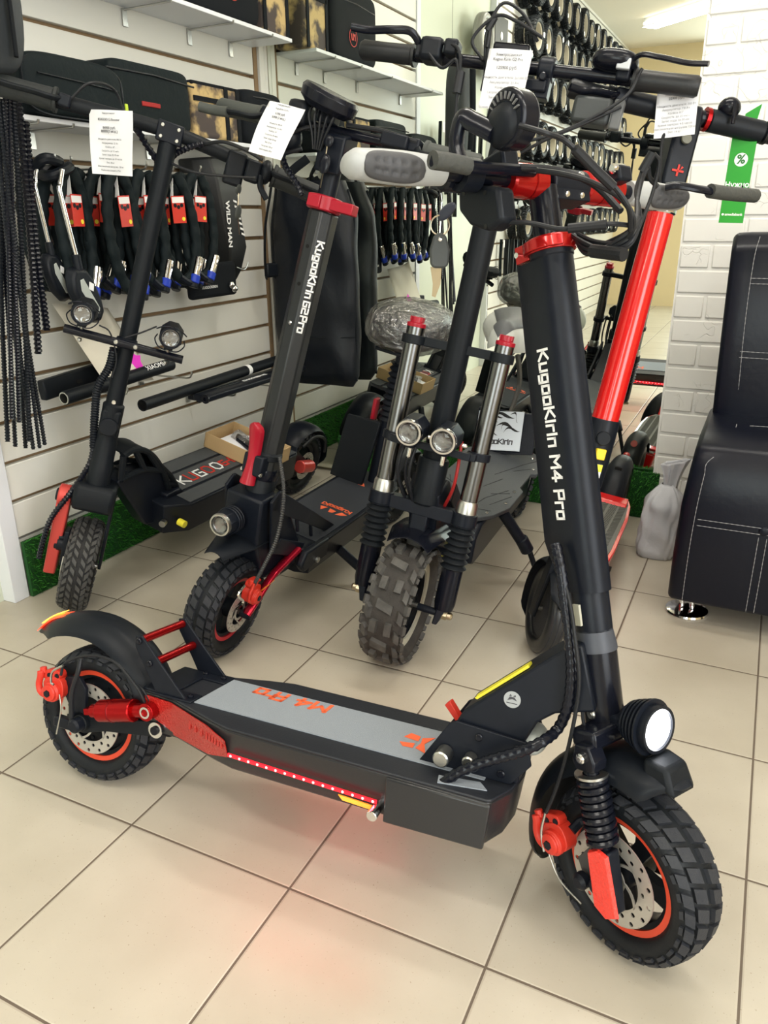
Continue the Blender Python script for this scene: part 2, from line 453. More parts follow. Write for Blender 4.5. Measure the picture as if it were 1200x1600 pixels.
# left wall: groove board with slats, a bare stretch, then slats again
def slat_section(name, y0, y1, z0, z1):
    root = struct(MB().box((X0-.035, (y0+y1)/2, (z0+z1)/2), (.03, y1-y0, z1-z0)).build(name, GROOVE))
    b = MB(); p = .1095; z = .174
    while z > z0+.001: z -= p
    while z < z1:
        lo = max(z+.006, z0); hi = min(z+p-.006, z1)
        b.box((X0-.010, (y0+y1)/2, (lo+hi)/2), (.020, y1-y0, hi-lo)); z += p
    b.build('slat_boards', CREAM, root, bevel=.002)
    return root
slat_section('wall_left', -.75, .555, .174, Z1)
slat_section('wall_left', Y0, -2.02, .0, Z1)
pl = struct(MB().box((X0-.055, -1.41, Z1/2), (.03, 1.22, Z1)).build('wall_left', PLAIN))
MB().box((X0-.0398, -1.353, Z1/2), (.0012, .004, Z1)).build('panel_seam', mat('dark_seam', (.12, .13, .12), .8, bump=(90, .1)), pl)
struct(MB().box((X0-.032, -.775, Z1/2), (.076, .05, Z1)).build('trim_1', WTRIM, bevel=.002))
struct(MB().box((X0-.012, .598, Z1/2), (.045, .030, Z1)).box((X0-.012, .624, Z1/2), (.045, .02, Z1)).build('trim_2', CREAM, bevel=.002))
struct(MB().box((X0-.014, .569, Z1/2), (.03, .022, Z1)).build('trim_3', GROOVE))
struct(MB().box((X0-.03, -2.02, Z1/2), (.06, .03, Z1)).build('trim_4', WTRIM, bevel=.002))
struct(MB().box((X0-.02, -.1, .085), (.02, 1.3, .17)).build('baseboard_left', CREAM))

# back wall: behind the mirror and the painted brick panels to its right
BW = struct(MB().box(((X0+X1)/2, YM+.06, Z1/2), (X1-X0+.2, .06, Z1)).build('wall_back', WALLP))
def brick_material():
    m = D.materials.new('white_brick_panel'); m.use_nodes = True; nt = m.node_tree; b = nt.nodes['Principled BSDF']
    N = nt.nodes.new; L = nt.links.new
    b.inputs['Base Color'].default_value = (0.82, 0.81, 0.785, 1); b.inputs['Roughness'].default_value = .6
    tc = N('ShaderNodeTexCoord'); v = N('ShaderNodeTexVoronoi'); v.feature = 'DISTANCE_TO_EDGE'; v.inputs['Scale'].default_value = 11
    n = N('ShaderNodeTexNoise'); n.inputs['Scale'].default_value = 9; L(tc.outputs['Object'], n.inputs['Vector'])
    ad = N('ShaderNodeVectorMath'); ad.operation = 'MULTIPLY_ADD'; L(n.outputs['Color'], ad.inputs[0]); ad.inputs[1].default_value = (.35, .35, .35); L(tc.outputs['Object'], ad.inputs[2])
    L(ad.outputs[0], v.inputs['Vector'])
    mr = N('ShaderNodeMapRange'); mr.inputs[1].default_value = 0; mr.inputs[2].default_value = .018; L(v.outputs[0], mr.inputs[0])
    n3 = N('ShaderNodeTexNoise'); n3.inputs['Scale'].default_value = 6; L(tc.outputs['Object'], n3.inputs['Vector'])
    gt = N('ShaderNodeMath'); gt.operation = 'GREATER_THAN'; gt.inputs[1].default_value = .46; L(n3.outputs['Fac'], gt.inputs[0])
    mm = N('ShaderNodeMath'); mm.operation = 'MAXIMUM'; L(mr.outputs[0], mm.inputs[0]); L(gt.outputs[0], mm.inputs[1])
    n4 = N('ShaderNodeTexNoise'); n4.inputs['Scale'].default_value = 60; L(tc.outputs['Object'], n4.inputs['Vector'])
    a2 = N('ShaderNodeMath'); a2.operation = 'MULTIPLY_ADD'; L(n4.outputs['Fac'], a2.inputs[0]); a2.inputs[1].default_value = .25; L(mm.outputs[0], a2.inputs[2])
    bp = N('ShaderNodeBump'); bp.inputs['Strength'].default_value = .55; bp.inputs['Distance'].default_value = .003; L(a2.outputs[0], bp.inputs['Height']); L(bp.outputs[0], b.inputs['Normal'])
    return m
BRK = brick_material()
xe = 1.268
bk = MB(); bk.box(((xe+X1)/2, YM+.005, Z1/2), (X1-xe, .05, Z1)); 
bpanel = struct(bk.build('wall_right_of_mirror', BRK)); bpanel.name = 'wall_brick'
bb = MB(); z = .008; row = 0; rh = .0763
while z < Z1-.02:
    x = xe+.002-(.09 if row % 2 else 0)
    while x < X1:
        wd = .185+random.uniform(-.006, .006)
        a = max(x, xe+.001); b_ = min(x+wd, X1)
        if b_-a > .02: bb.box(((a+b_)/2, YM-.0215, z+rh/2), (b_-a-.010, .009, rh-.010))
        x += wd
    z += rh; row += 1
bb.build('brick_faces', BRK, bpanel, bevel=.003)

# far parts of the shop, met in the mirror
struct(MB().box((X1+.03, (Y0+YM)/2-.0, Z1/2), (.06, YM-Y0, Z1)).build('wall_right', WALLP))
wr = MB()
wx0, wx1, wz0, wz1 = .6, 2.9, .6, 2.5
wr.box(((X0+wx0)/2, Y0-.03, Z1/2), (wx0-X0, .06, Z1)).box(((wx1+X1)/2, Y0-.03, Z1/2), (X1-wx1, .06, Z1))
wr.box(((wx0+wx1)/2, Y0-.03, wz0/2), (wx1-wx0, .06, wz0)).box(((wx0+wx1)/2, Y0-.03, (wz1+Z1)/2), (wx1-wx0, .06, Z1-wz1))
struct(wr.build('wall_rear', WALLP))
win = struct(MB().box(((wx0+wx1)/2, Y0-.02, (wz0+wz1)/2), (wx1-wx0, .006, wz1-wz0)).build('window_1', mat('sky_lit_pane', (.8, .9, .8), .1, emit=(.75, .95, .7), estr=1.2)))
f = MB()
for x in (wx0+.03, (wx0+wx1)/2, wx1-.03): f.box((x, Y0-.005, (wz0+wz1)/2), (.06, .05, wz1-wz0))
for zz in (wz0+.03, wz1-.03): f.box(((wx0+wx1)/2, Y0-.005, zz), (wx1-wx0, .05, .06))
f.build('window_frame', WTRIM, win, bevel=.004)

# ------------------------------------------------------------------ ceiling lamps (their own light)
def ceiling_lamp(i, x, y, ang):
    lab = ['twin tube ceiling lamp near the rear window, seen in the mirror', 'twin tube ceiling lamp over the middle of the shop behind the camera',
           'twin tube ceiling lamp right above the lit scooter', 'twin tube ceiling lamp above the sofa side of the shop', 'twin tube ceiling lamp above the slat wall side'][i]
    r = empty('ceiling_lamp', (x, y, Z1), lab, 'lamp', 'twin tube ceiling lamps'); r.rotation_euler.z = ang
    MB().box((0, 0, -.015), (1.25, .10, .03)).build('housing', WTRIM, r, bevel=.004)
    for s in (-1, 1):
        MB().cyl((-.6, s*.06, -.05), (.6, s*.06, -.05), .014, n=12).build('tube', TUBE, r)
    l = D.lights.new('tube_light', 'AREA'); l.shape = 'RECTANGLE'; l.size = 1.2; l.size_y = .16; l.energy = LAMP_POWER; l.color = (1.0, .96, .88)
    o = D.objects.new('tube_light', l); COL.objects.link(o); o.parent = r; o.location = (0, 0, -.08)
for i, (x, y, a) in enumerate(LAMPS): ceiling_lamp(i, x, y, a)

# ------------------------------------------------------------------ mirror
mir = D.materials.new('mirror_silver'); mir.use_nodes = True
b = mir.node_tree.nodes['Principled BSDF']; b.inputs['Base Color'].default_value = (0.86, 0.90, 0.84, 1); b.inputs['Metallic'].default_value = 1; b.inputs['Roughness'].default_value = 0.0
mr_ = tag(MB().box(((X0+.01+xe)/2, YM+.003, Z1/2+.005), (xe-X0-.012, .006, Z1-.02)).build('wall_mirror', mir), 'tall frameless mirror covering the back wall between slat wall and white brick', 'mirror')

# ------------------------------------------------------------------ artificial grass
def grass_strip(o, along, nrm, L, H, label, dens=5200):
    """o: lower corner, along: unit vector, nrm: facing"""
    A = Vector(along); Nn = Vector(nrm); up = Vector((0, 0, 1)); o = Vector(o)
    r = empty('grass_strip', o, label, 'artificial grass')
    mb = MB(); vs = [A*a+Nn*n_+up*z_ for z_ in (0.001, H) for a, n_ in ((0, 0), (L, 0), (L, .012), (0, .012))]
    mb.hexa(vs).build('grass_mat', GRB, r)
    g = MB()
    for k in range(int(dens*L)):
        a = random.uniform(0, L); z_ = random.uniform(.003, H); top = random.random() < .14
        if top: z_ = H-.002
        h = random.uniform(.008, .017); dirn = Nn*random.uniform(.6, 1.3)+up*random.uniform(-.9, .7)+A*random.uniform(-.8, .8)
        if top: dirn = Nn*random.uniform(-.1, .9)+up*random.uniform(.5, 1.0)+A*random.uniform(-.6, .6)
        if z_ < .02: dirn.z = abs(dirn.z)*.4
        dirn.normalize(); p = A*a+up*z_+Nn*.0115
        sd = dirn.cross(Vector((random.random(), random.random(), random.random()))).normalized()*.0011
        q = p+dirn*h*.6+Nn*.002; e = p+dirn*h+Vector((0, 0, -.003))
        if e.z < .001: e.z = .002
        g.add([p-sd, p+sd, q+sd*.8, q-sd*.8, e], [(0, 1, 2, 3), (3, 2, 4)])
    o2 = g.build('grass_blades', GRS, r, ang=180); o2['kind'] = 'stuff'
grass_strip((X0+.006, -.748, 0), (0, 1, 0), (1, 0, 0), 1.345, .168, 'green artificial grass strip along the foot of the slat wall')
grass_strip((1.292, .620, 0), (-1, 0, 0), (0, -1, 0), 1.27, .168, 'green artificial grass strip along the foot of the mirror')

# ================================================================== SCOOTER TOOLKIT
class Fr:
    """body frame of a scooter on its kickstand (origin: rear wheel contact) and its steered frame
    (x: forward of the steering axis, y: rider's left, z: along the axis)"""
    def __init__(s, ox, oy, h, roll, L, t, rk, phi, r, w):
        s.r = r; s.w = w; s.L = L
        s.B = Matrix.Translation((ox, oy, 0))@Matrix.Rotation(h, 4, 'Z')@Matrix.Rotation(roll, 4, 'X')
        A = Vector((L+t, 0, 0)); u = Vector((-sin(rk), 0, cos(rk))); f = Vector((cos(rk), 0, sin(rk)))
        S = Matrix.Translation(A)@Matrix.Rotation(phi, 4, u)@Matrix.Translation(-A)
        m = Matrix.Identity(4)
        for i in range(3): m[i][0] = f[i]; m[i][1] = (0, 1, 0)[i]; m[i][2] = u[i]; m[i][3] = A[i]
        s.A = S@m
        d = Vector((L, 0, r))-A
        s.wc = Vector((d.dot(f), 0, d.dot(u)))
    def _p(s, M, px, py, ax, v):
        Mi = M.inverted(); o = Mi@CAM; d = (Mi.to_3x3()@ray(px, py))
        return o+d*((v-o[ax])/d[ax])
    def y(s, px, py, v): return s._p(s.B, px, py, 1, v)
    def x(s, px, py, v): return s._p(s.B, px, py, 0, v)
    def z(s, px, py, v): return s._p(s.B, px, py, 2, v)
    def ay(s, px, py, v): return s._p(s.B@s.A, px, py, 1, v)
    def ax(s, px, py, v): return s._p(s.B@s.A, px, py, 0, v)
    def rear(s): return Matrix.Translation((0, 0, s.r))@Matrix.Rotation(radians(-90), 4, 'X')
    def front(s): return s.A@Matrix.Translation(s.wc)@Matrix.Rotation(radians(-90), 4, 'X')

# wheel space: z is the axle, +z = rider's left
def tyre_pt(t, R, ri, w, lift=0.0):
    e = .78
    def S(v): return math.copysign(abs(v)**e, v)
    rc = (R+ri)/2; hr = (R-ri)/2
    z = w*S(sin(t)); rad = rc+hr*S(cos(t))
    return rad+lift*cos(t), z+lift*sin(t)
def block(mb, M, R, ri, w, t0, t1, a0, a1, hb, skew=0.0, ins=.12):
    vs = []
    for lf, k in ((-.002, 0), (hb, ins)):
        tm, am = (t0+t1)/2, (a0+a1)/2
        for tt, aa, sk in ((t0, a0, -1), (t1, a0, 1), (t1, a1, 1), (t0, a1, -1)):
            tt2 = tm+(tt-tm)*(1-k); aa2 = am+(aa-am)*(1-k)+sk*skew
            rad, z = tyre_pt(tt2, R, ri, w, lf)
            vs.append((rad*cos(aa2), rad*sin(aa2), z))
    mb.hexa(vs, M)
def tyre(mb, M, R, w, ri, style):
    hb = dict(road=.0055, hybrid=.0045, knob=.011, smooth=.0)[style]
    Rb = R-hb
    prof = []
    n = 26
    for k in range(n):
        t = -pi+2*pi*k/n
        prof.append(tyre_pt(t, Rb, ri, w))
    mb.lathe(prof, M, 56, closed=True); mb.split = len(mb.f)
    dg = radians
    if style == 'road':
        N = 30
        for i in range(N):
            a = 2*pi*i/N; d = 2*pi/N
            for s in (-1, 1):
                o = .5*d if s > 0 else 0
                block(mb, M, Rb, ri, w, s*dg(4), s*dg(33), a+o+.08*d, a+o+.88*d, hb, s*.03)
                block(mb, M, Rb, ri, w, s*dg(37), s*dg(66), a+o+.14*d, a+o+.92*d, hb, s*.03)
                block(mb, M, Rb, ri, w, s*dg(69), s*dg(82), a+o+.05*d, a+o+.6*d, hb*.7, 0)
    elif style == 'hybrid':
        N = 34
        for i in range(N):
            a = 2*pi*i/N; d = 2*pi/N
            for s in (-1, 1):
                block(mb, M, Rb, ri, w, s*dg(3), s*dg(20), a+.1*d, a+.72*d, hb, s*.05)
                block(mb, M, Rb, ri, w, s*dg(24), s*dg(44), a+.5*d, a+1.15*d, hb, -s*.045)
                block(mb, M, Rb, ri, w, s*dg(48), s*dg(68), a+.05*d, a+.7*d, hb, s*.03)
                block(mb, M, Rb, ri, w, s*dg(71), s*dg(80), a+.3*d, a+.9*d, hb*.7, 0)
    elif style == 'knob':
        N = 18
        for i in range(N):
            a = 2*pi*i/N; d = 2*pi/N
            if i % 2: block(mb, M, Rb, ri, w, -dg(17), dg(17), a+.18*d, a+.62*d, hb, .03)
            else:
                block(mb, M, Rb, ri, w, -dg(23), -dg(6), a+.1*d, a+.72*d, hb, .0); block(mb, M, Rb, ri, w, dg(6), dg(23), a+.1*d, a+.72*d, hb, .0)
            for s in (-1, 1):
                block(mb, M, Rb, ri, w, s*dg(31), s*dg(49), a+.5*d, a+1.05*d, hb, s*.03)
                block(mb, M, Rb, ri, w, s*dg(56), s*dg(73), a+.1*d, a+.6*d, hb, 0)
                block(mb, M, Rb, ri, w, s*dg(56), s*dg(70), a+.7*d, a+1.0*d, hb*.8, 0)
    else:
        for s in (-1, 0, 1):
            t = s*dg(24)
            rad, z = tyre_pt(t, Rb, ri, w, .0004)
            mb.lathe([(rad, z-.0015), (rad+.001, z), (rad, z+.0015)], M, 56)
def disc_rotor(mb, M, z, ro, ri, th=.002, arms=5, hub=.022):
    """drilled rotor: ring with real holes, curved arms, hub ring"""
    N = 30; rows = 2; hr = (ro-ri)*.165
    for i in range(N):
        for k in range(rows):
            a0 = 2*pi*i/N; a1 = 2*pi*(i+1)/N
            r0 = ri+(ro-ri)*k/rows; r1 = ri+(ro-ri)*(k+1)/rows
            am = (a0+a1)/2; rm = (r0+r1)/2
            cor = [(r0*cos(a0), r0*sin(a0)), (r1*cos(a0), r1*sin(a0)), (r1*cos(a1), r1*sin(a1)), (r0*cos(a1), r0*sin(a1))]
            if (i+k) % 2 == 0:
                h = [(rm*cos(am)+hr*cos(am+pi+b), rm*sin(am)+hr*sin(am+pi+b)) for b in [-pi/4-j*pi/4+pi/2 for j in range(8)]]
                # order octagon to match the corners (inner-a0, outer-a0, outer-a1, inner-a1)
                def ang(p): return math.atan2(p[1]-rm*sin(am), p[0]-rm*cos(am))
                hs = [(rm*cos(am)+hr*cos(b), rm*sin(am)+hr*sin(b)) for b in [ang(cor[0])+j*pi/4 for j in range(8)]]
                vs = [(x, y, zz) for zz in (z-th/2, z+th/2) for x, y in cor+hs]
                fs = []
                for L in (0, 12):
                    for c in range(4):
                        c2 = (c+1) % 4
                        h0 = 4+2*c; h1 = 4+(2*c+1) % 8; h2 = 4+(2*c+2) % 8
                        fs.append((c+L, c2+L, h1+L)); fs.append((c+L, h1+L, h0+L)); fs.append((c2+L, h2+L, h1+L))
                for j in range(8):
                    fs.append((4+j, 4+(j+1) % 8, 16+(j+1) % 8, 16+j))
                mb.add(vs, fs, M)
            else:
                vs = [(x, y, zz) for zz in (z-th/2, z+th/2) for x, y in cor]
                mb.add(vs, [(0, 1, 2, 3), (4, 7, 6, 5)], M)
    mb.lathe([(ro, z-th/2), (ro+.0008, z-th/2), (ro+.0008, z+th/2), (ro, z+th/2)], M, 60, closed=True)
    mb.lathe([(ri-.002, z-th/2), (ri+.0005, z-th/2), (ri+.0005, z+th/2), (ri-.002, z+th/2)], M, 60, closed=True)
    mb.lathe([(hub-.006, z-th/2), (hub, z-th/2), (hub, z+th/2), (hub-.006, z+th/2)], M, 30, closed=True)
    for i in range(arms):
        a = 2*pi*i/arms; pts = []
        for s in (-1, 1):
            q = [((hub-.003)+(ri-hub+.004)*k/5, a+.75*k/5+s*.10*(1-.4*k/5)) for k in range(6)]
            pts += q if s < 0 else q[::-1]
        mb.prism([(r_*cos(b_), r_*sin(b_)) for r_, b_ in pts], z-th/2, z+th/2, 'z', M)
def wheel(F, root, front, style, ri=None, rim='spoke', ring=None, disc=None, disc_r=.056, tm=None, name=None, inner=PLA, ringw=.004, axl=.012, tread=None):
    M = F.front() if front else F.rear()
    R, w = F.r, F.w; ri = ri or R*.62
    mb = MB(M); tyre(mb, None, R, w, ri, style)
    W = mb.build(name or ('front_wheel' if front else 'rear_wheel'), tm or RUB, root, ang=28)
    W.data.materials.append(tread or TRD)
    for p in W.data.polygons[mb.split:]: p.material_index = 1
    m = MB(M); wr = w*.62
    m.lathe([(ri-.012, -wr*.8), (ri-.002, -wr*.95), (ri+.004, -wr), (ri+.004, wr), (ri-.002, wr*.95), (ri-.012, wr*.8), (ri-.014, .01), (ri-.014, -.01)], None, 56, closed=True)
    if rim == 'spoke':
        m.lathe([(.0, -.03), (.022, -.03), (.024, -.012), (.024, .012), (.022, .03), (0, .03)], None, 24)
        for i in range(5):
            a = 2*pi*i/5+.3
            q = [(.018, -.012), (.018, .012), (.05, .016), (ri-.01, .020), (ri-.01, -.020), (.05, -.010)]
            m.prism([(x*cos(a)-y*sin(a), x*sin(a)+y*cos(a)) for x, y in q], -.008, .008, 'z')
    elif rim == 'hub':
        m.lathe([(0, -wr*.62), (ri*.5, -wr*.62), (ri*.8, -wr*.5), (ri-.01, -wr*.3), (ri-.01, wr*.3), (ri*.8, wr*.5), (ri*.5, wr*.62), (0, wr*.62)], None, 40)
        for i in range(10):
            a = 2*pi*i/10; r_ = ri*.66
            for s in (-1, 1): m.cyl((r_*cos(a), r_*sin(a), s*wr*.5), (r_*cos(a), r_*sin(a), s*wr*.66), .0035, n=8)
    m.build('rim', inner, W)
    if ring:
        q = MB(M)
        for s in (-1, 1):
            z = s*wr
            q.lathe([(ri+.005, z-.001), (ri+.005, z+s*.003), (ri-.001-ringw, z+s*.002), (ri-.001-ringw, z-s*.003)], None, 56, closed=True)
        q.build('rim_ring', ring, W)
    if disc is not None:
        q = MB(M); disc_rotor(q, None, disc, disc_r, disc_r*.68)
        q.build('brake_disc', DSK, W, ang=30, weld=True)
    MB(M).cyl((0, 0, -w-axl), (0, 0, w+axl), .006, n=12).build('axle', STE, W)
    return W
def fender(F, root, M, a0, a1, Rf, wf, name='fender', m=PLA, n=22, crown=.014, lip=.0, th=.0025, tail=0.0):
    """shell round the wheel, angle measured in wheel space (x forward, up = -y); Rf may be a function of u"""
    g = MB(M)
    rf = Rf if callable(Rf) else (lambda u: Rf)
    wfn = wf if callable(wf) else (lambda u: wf)
    def fn(u, v):
        a = a0+(a1-a0)*u; q = v*2-1
        t = min(1, (1-u)/.07, u/.10+.02); e = .45+.55*math.sqrt(max(0, t))
        r = rf(u)-crown*e*abs(q)**2.6-(lip*abs(q)**8)*e
        a += (1 if a1 > a0 else -1)*radians(5)*abs(q)**3*(1-t)*(1 if u < .5 else -1)
        return (r*cos(a), -r*sin(a), q*wfn(u)*e)
    def tk(u, v):
        a = a0+(a1-a0)*u
        return Vector((cos(a), -sin(a), 0))*th
    g.grid(fn, n, 12, tk)
    return g.build(name, m, root, ang=50)
def bolt(mb, a, b, r):
    mb.cut()
    mb.cyl(a, b, r, n=12, ch=r*.25)
    d = (Vector(b)-Vector(a)).normalized(); mb.cyl(Vector(b)-d*.0001, Vector(b)+d*.0012, r*.5, n=6)
def caliper(M, root, m=REDB, k=1.0, mir=1):
    """mechanical caliper; local: z outward, x forward, y up; centred on the pads"""
    c = MB(M)
    def rnd_poly(cx, cy, rx, ry, n=14, p=.75):
        return [(k*(cx+rx*math.copysign(abs(cos(t))**p, cos(t))), k*(cy+ry*math.copysign(abs(sin(t))**p, sin(t)))) for t in [2*pi*i/n for i in range(n)]]
    c.prism(rnd_poly(0, 0, .021, .019), -.012, .010, 'z')
    c.prism(rnd_poly(-.002, .021, .019, .009), -.009, .008, 'z')
    c.lathe([(0, .008), (.0165*k, .008), (.0165*k, .016), (.0135*k, .018), (.0135*k, .022), (.010*k, .024), (0, .024)], xf((-.001*k, -.005*k, 0)), 24)
    arm = [(-.004, -.006), (-.016, -.010), (-.025, -.004), (-.026, .008), (-.021, .020), (-.019, .029)]
    c.tube(catmull([(x*k, y*k, .013) for x, y in arm], 5), [.0055*k]*26, 10, flat=(.6, 1))
    c.cyl((-.019*k, .024*k, .006), (-.019*k, .034*k, .006), .0055*k, n=12)
    o = c.build('brake_caliper', m, root, bevel=.0012, ang=45)
    h = MB(M)
    for x, y in ((-.006, .021), (.010, .020)): h.cut().cyl((x*k, y*k, .007), (x*k, y*k, .0092), .0042*k, n=12)
    h.cut().cyl((-.001*k, -.005*k, .0235), (-.001*k, -.005*k, .0262), .0060*k, n=6)
    h.build('caliper_bolt', BLK, o)
    return o
def lever(F, root, P, tip, s_up=0, name='brake_lever', sleeve=None, side=1, m=GLB):
    pts = catmull(P, 8)
    o = MB(F.A).tube(pts, .0062, 10, flat=(1.25, .8)).build(name, m, root)
    if sleeve is not None:
        k = int(len(pts)*.45)
        MB(F.A).tube(resample(pts[-k:], .008), [.0105]*len(resample(pts[-k:], .008)), 12).build('lever_sleeve', sleeve, o)
    return o
def paper_tag(M, wd, ht, lines, label, curl=.0, group='printed price sheets on the handlebars', bend=0.0):
    """sheet in the xy plane of M, top edge at y=0"""
    g = MB(M)
    def fn(u, v):
        y = -v*ht; z = curl*sin(v*pi)*.5+bend*v*v+(.004*sin(u*5+v*3))
        return ((u-.5)*wd, y, z)
    g.grid(fn, 10, 14, lambda u, v: (0, 0, .0004))
    o = tag(g.build('price_sheet', PAP, None, ang=80), label, 'price tag', group)
    for (txt, y, sz, bold) in lines:
        v = y/ht; z = curl*sin(v*pi)*.5+bend*v*v+.0062
        t = font_mesh('print', txt, sz, INK if not bold else mat('black_ink', (.04, .04, .05), .8, bump=(300, .02)), o, M@Matrix.Translation((0, -y, z)), bold=0, extrude=.0002)
    return o

# ================================================================== A: the lit scooter in front
A_ = Fr(.5158, -1.2383, .0429, -.2188, .9747, .0128, .2272, -.585, .1308, .0378)
def hero():
    F = A_
    R0 = empty('electric_scooter', M=F.B, label='black electric scooter in front with grey deck, lit headlamp and red light strip', cat='scooter')
    I = Matrix.Identity(4)
    # ---- wheels
    wheel(F, R0, True, 'road', .084, 'spoke', ORG, -.040, .069)
    wheel(F, R0, False, 'road', .084, 'hub', ORG, -.042, .067)
    # ---- deck
    dz, db, dw = .222, .150, .111
    top = [(.135, .058), (.20, .062), (.30, .098), (.345, dw), (.776, dw), (.782, dw-.004), (.800, .06), (.806, 0)]
    top = top+[(x, -y) for x, y in top[::-1][1:]]
    bot = [(.150, .054), (.21, .056), (.31, .088), (.35, .098), (.770, .1), (.776, .096), (.792, .055), (.797, 0)]
    bot = bot+[(x, -y) for x, y in bot[::-1][1:]]
    body = MB().prism(bot, db, dz, 'z', inset=top).build('deck', mat('dark_bronze_black', (.020, .020, .022), .28, bump=(300, .05)), R0, bevel=.004)
    MB().prism([(x*1.0, y) for x, y in top], dz, dz+.004, 'z').build('deck_plate', mat('black_deck_plate', (.014, .016, .022), .5, bump=(300, .1)), body, bevel=.0015)
    gt = MB().prism([(.245, -.060), (.245, .060), (.70, .060), (.70, -.060)], dz+.0045, dz+.0062, 'z').prism([(.70, -.060), (.70, -.046), (.758, -.046), (.758, -.060)], dz+.0045, dz+.0062, 'z')
    gt = gt.build('grip_tape', GRT, body)
    tz = dz+.0066
    # print on the tape reads from the rear: letters run across towards +x seen from the far side
    M_ = plane_M((.452, .052, tz), (-1, 0, 0), (0, -1, 0))
    t = MB(); stroke_text(t, 'M4 P', M_, .030, th=.22); t2 = MB()
    stroke_text(t, 'ro', plane_M((.452-.104, .052, tz), (-1, 0, 0), (0, -1, 0)), .030, th=.22)
    t.build('deck_lettering', ORP, gt)
    lg = MB(); Ml = plane_M((.655, .0, tz), (0, 1, 0), (-1, 0, 0))
    for q in ([(-.03, .0), (.0, .012), (.03, .004), (.018, .022), (.0, .018), (-.02, .02)], [(-.022, .024), (-.006, .026), (-.012, .05), (-.024, .04)], [(.004, .024), (.022, .026), (.026, .044), (.008, .05)],
              [(-.034, -.012), (.034, -.010), (.034, -.004), (-.034, -.006)]):
        lg.prism(q, 0, .0005, 'z', Ml)
    lg.build('deck_logo', ORP, gt)
    # end patch of grip tape on the nose
    MB().prism([(.70, -.103), (.695, -.082), (.755, -.070), (.770, -.088)], dz+.0045, dz+.0062, 'z').build('nose_patch', GRT, body)
    # nose side cover
    for s in (-1, 1):
        q = MB()
        vs = []
        for x, yb, yt in ((.622, .1, dw), (.752, .1, dw)):
            pass
        q.hexa([(.624, s*.099, db-.003), (.776, s*.099, db-.003), (.776, s*.108, db-.003), (.624, s*.113, db-.003), (.624, s*.1, dz+.001), (.782, s*.1, dz+.001), (.782, s*.1125, dz-.004), (.624, s*.1145, dz-.004)])
        q.build('side_cover', mat('dark_bronze_black', (0, 0, 0)), body, bevel=.003)
    # red rear side panels, tapering towards the wheel
    for s in (-1, 1):
        vs = []
        for x, y, z0, z1 in ((.143, .0605, .160, .219), (.20, .0645, .155, .219), (.30, .1005, .160, .216), (.345, .1128, .172, .205)):
            vs.append((x, y, z0, z1))
        g = MB()
        def fn(u, v, vs=vs, s=s):
            k = min(int(u*3), 2); f_ = u*3-k; a, b_ = vs[k], vs[k+1]
            x = a[0]+(b_[0]-a[0])*f_; y = a[1]+(b_[1]-a[1])*f_; z0 = a[2]+(b_[2]-a[2])*f_; z1 = a[3]+(b_[3]-a[3])*f_
            return (x, s*(y+.001-(1-v)*.012), z0+(z1-z0)*v)
        g.grid(fn, 12, 3, lambda u, v, s=s: (0, s*.002, 0))
        rp = g.build('rear_reflector_panel', REFL, body)
        rb = MB()
        for k in range(9):
            u = .52+k*.052; p = Vector(fn(u, .68)); rb.box((p.x, p.y+s*.0030, p.z), (.004, .002, .014))
        rb.build('panel_ribs', REFL, rp)
    # led strip
    for s in (-1, 1):
        st = MB().hexa([(.350, s*.1095, .178), (.612, s*.1095, .172), (.612, s*.1115, .172), (.350, s*.1115, .178), (.350, s*.1095, .1838), (.612, s*.1095, .1778), (.612, s*.1125, .1778), (.350, s*.1125, .1838)]).build('light_strip', LED, body)
        bd = MB()
        for k in range(16):
            x = .356+k*.0167; bd.ball((x, s*.1125, .1810-(x-.35)*.023), (.0022, .0013, .0022), nu=8, nv=6)
        bd.build('led_bead', LEDH, st)['kind'] = 'stuff'
        l = D.lights.new('strip_light', 'AREA'); l.shape = 'RECTANGLE'; l.size = .26; l.size_y = .01; l.energy = .18; l.color = (1, .03, .04)
        lo = D.objects.new('strip_light', l); COL.objects.link(lo); lo.parent = R0; lo.location = (.48, s*.116, .172); lo.rotation_euler = (s*radians(25), 0, 0)
    MB().hexa([(.555, -.1062, .160), (.612, -.1062, .158), (.612, -.108, .158), (.555, -.108, .160), (.548, -.107, .168), (.606, -.107, .166), (.606, -.1095, .166), (.548, -.1095, .168)]).build('side_reflector', YELR, body)
    MB().cyl((.612, -.100, .164), (.612, -.128, .160), .0085, n=20, ch=.001).build('charge_button', CHR, body)
    # kickstand on the far side
    k = MB(); k.cyl((.60, .092, .150), (.575, .135, .04), .011, n=12, ch=.002).cyl((.575, .135, .045), (.555, .160, -.004), .008, n=12); k.box((.55, .165, -.004), (.03, .02, .008))
    k.build('kickstand', BLK, R0)
    # ---- folding hinge and arm
    hp = [(.652, dz+.004), (.795, dz+.004), (.822, .262), (.812, .296), (.705, .303), (.695, .297)]
    for s in (-1, 1):
        o = MB().prism(hp, s*.046, s*.052, 'y').build('hinge_plate', BLK, R0, bevel=.0015)
        if s < 0:
            b_ = MB()
            bolt(b_, (.742, -.050, .287), (.742, -.056, .287), .006); bolt(b_, (.800, -.050, .284), (.800, -.056, .284), .006); bolt(b_, (.780, -.050, .240), (.780, -.056, .240), .006)
            b_.build('bolt', GLB, o)
            s_ = MB(); s_.cyl((.694, -.052, .252), (.694, -.080, .250), .0125, n=24, ch=.002); s_.cut().cyl((.734, -.052, .254), (.734, -.074, .253), .0095, n=24, ch=.002)
            s_.build('hinge_pin', STE, o)
    MB().box((.735, 0, .238), (.14, .09, .024)).build('hinge_base', BLK, R0, bevel=.003)
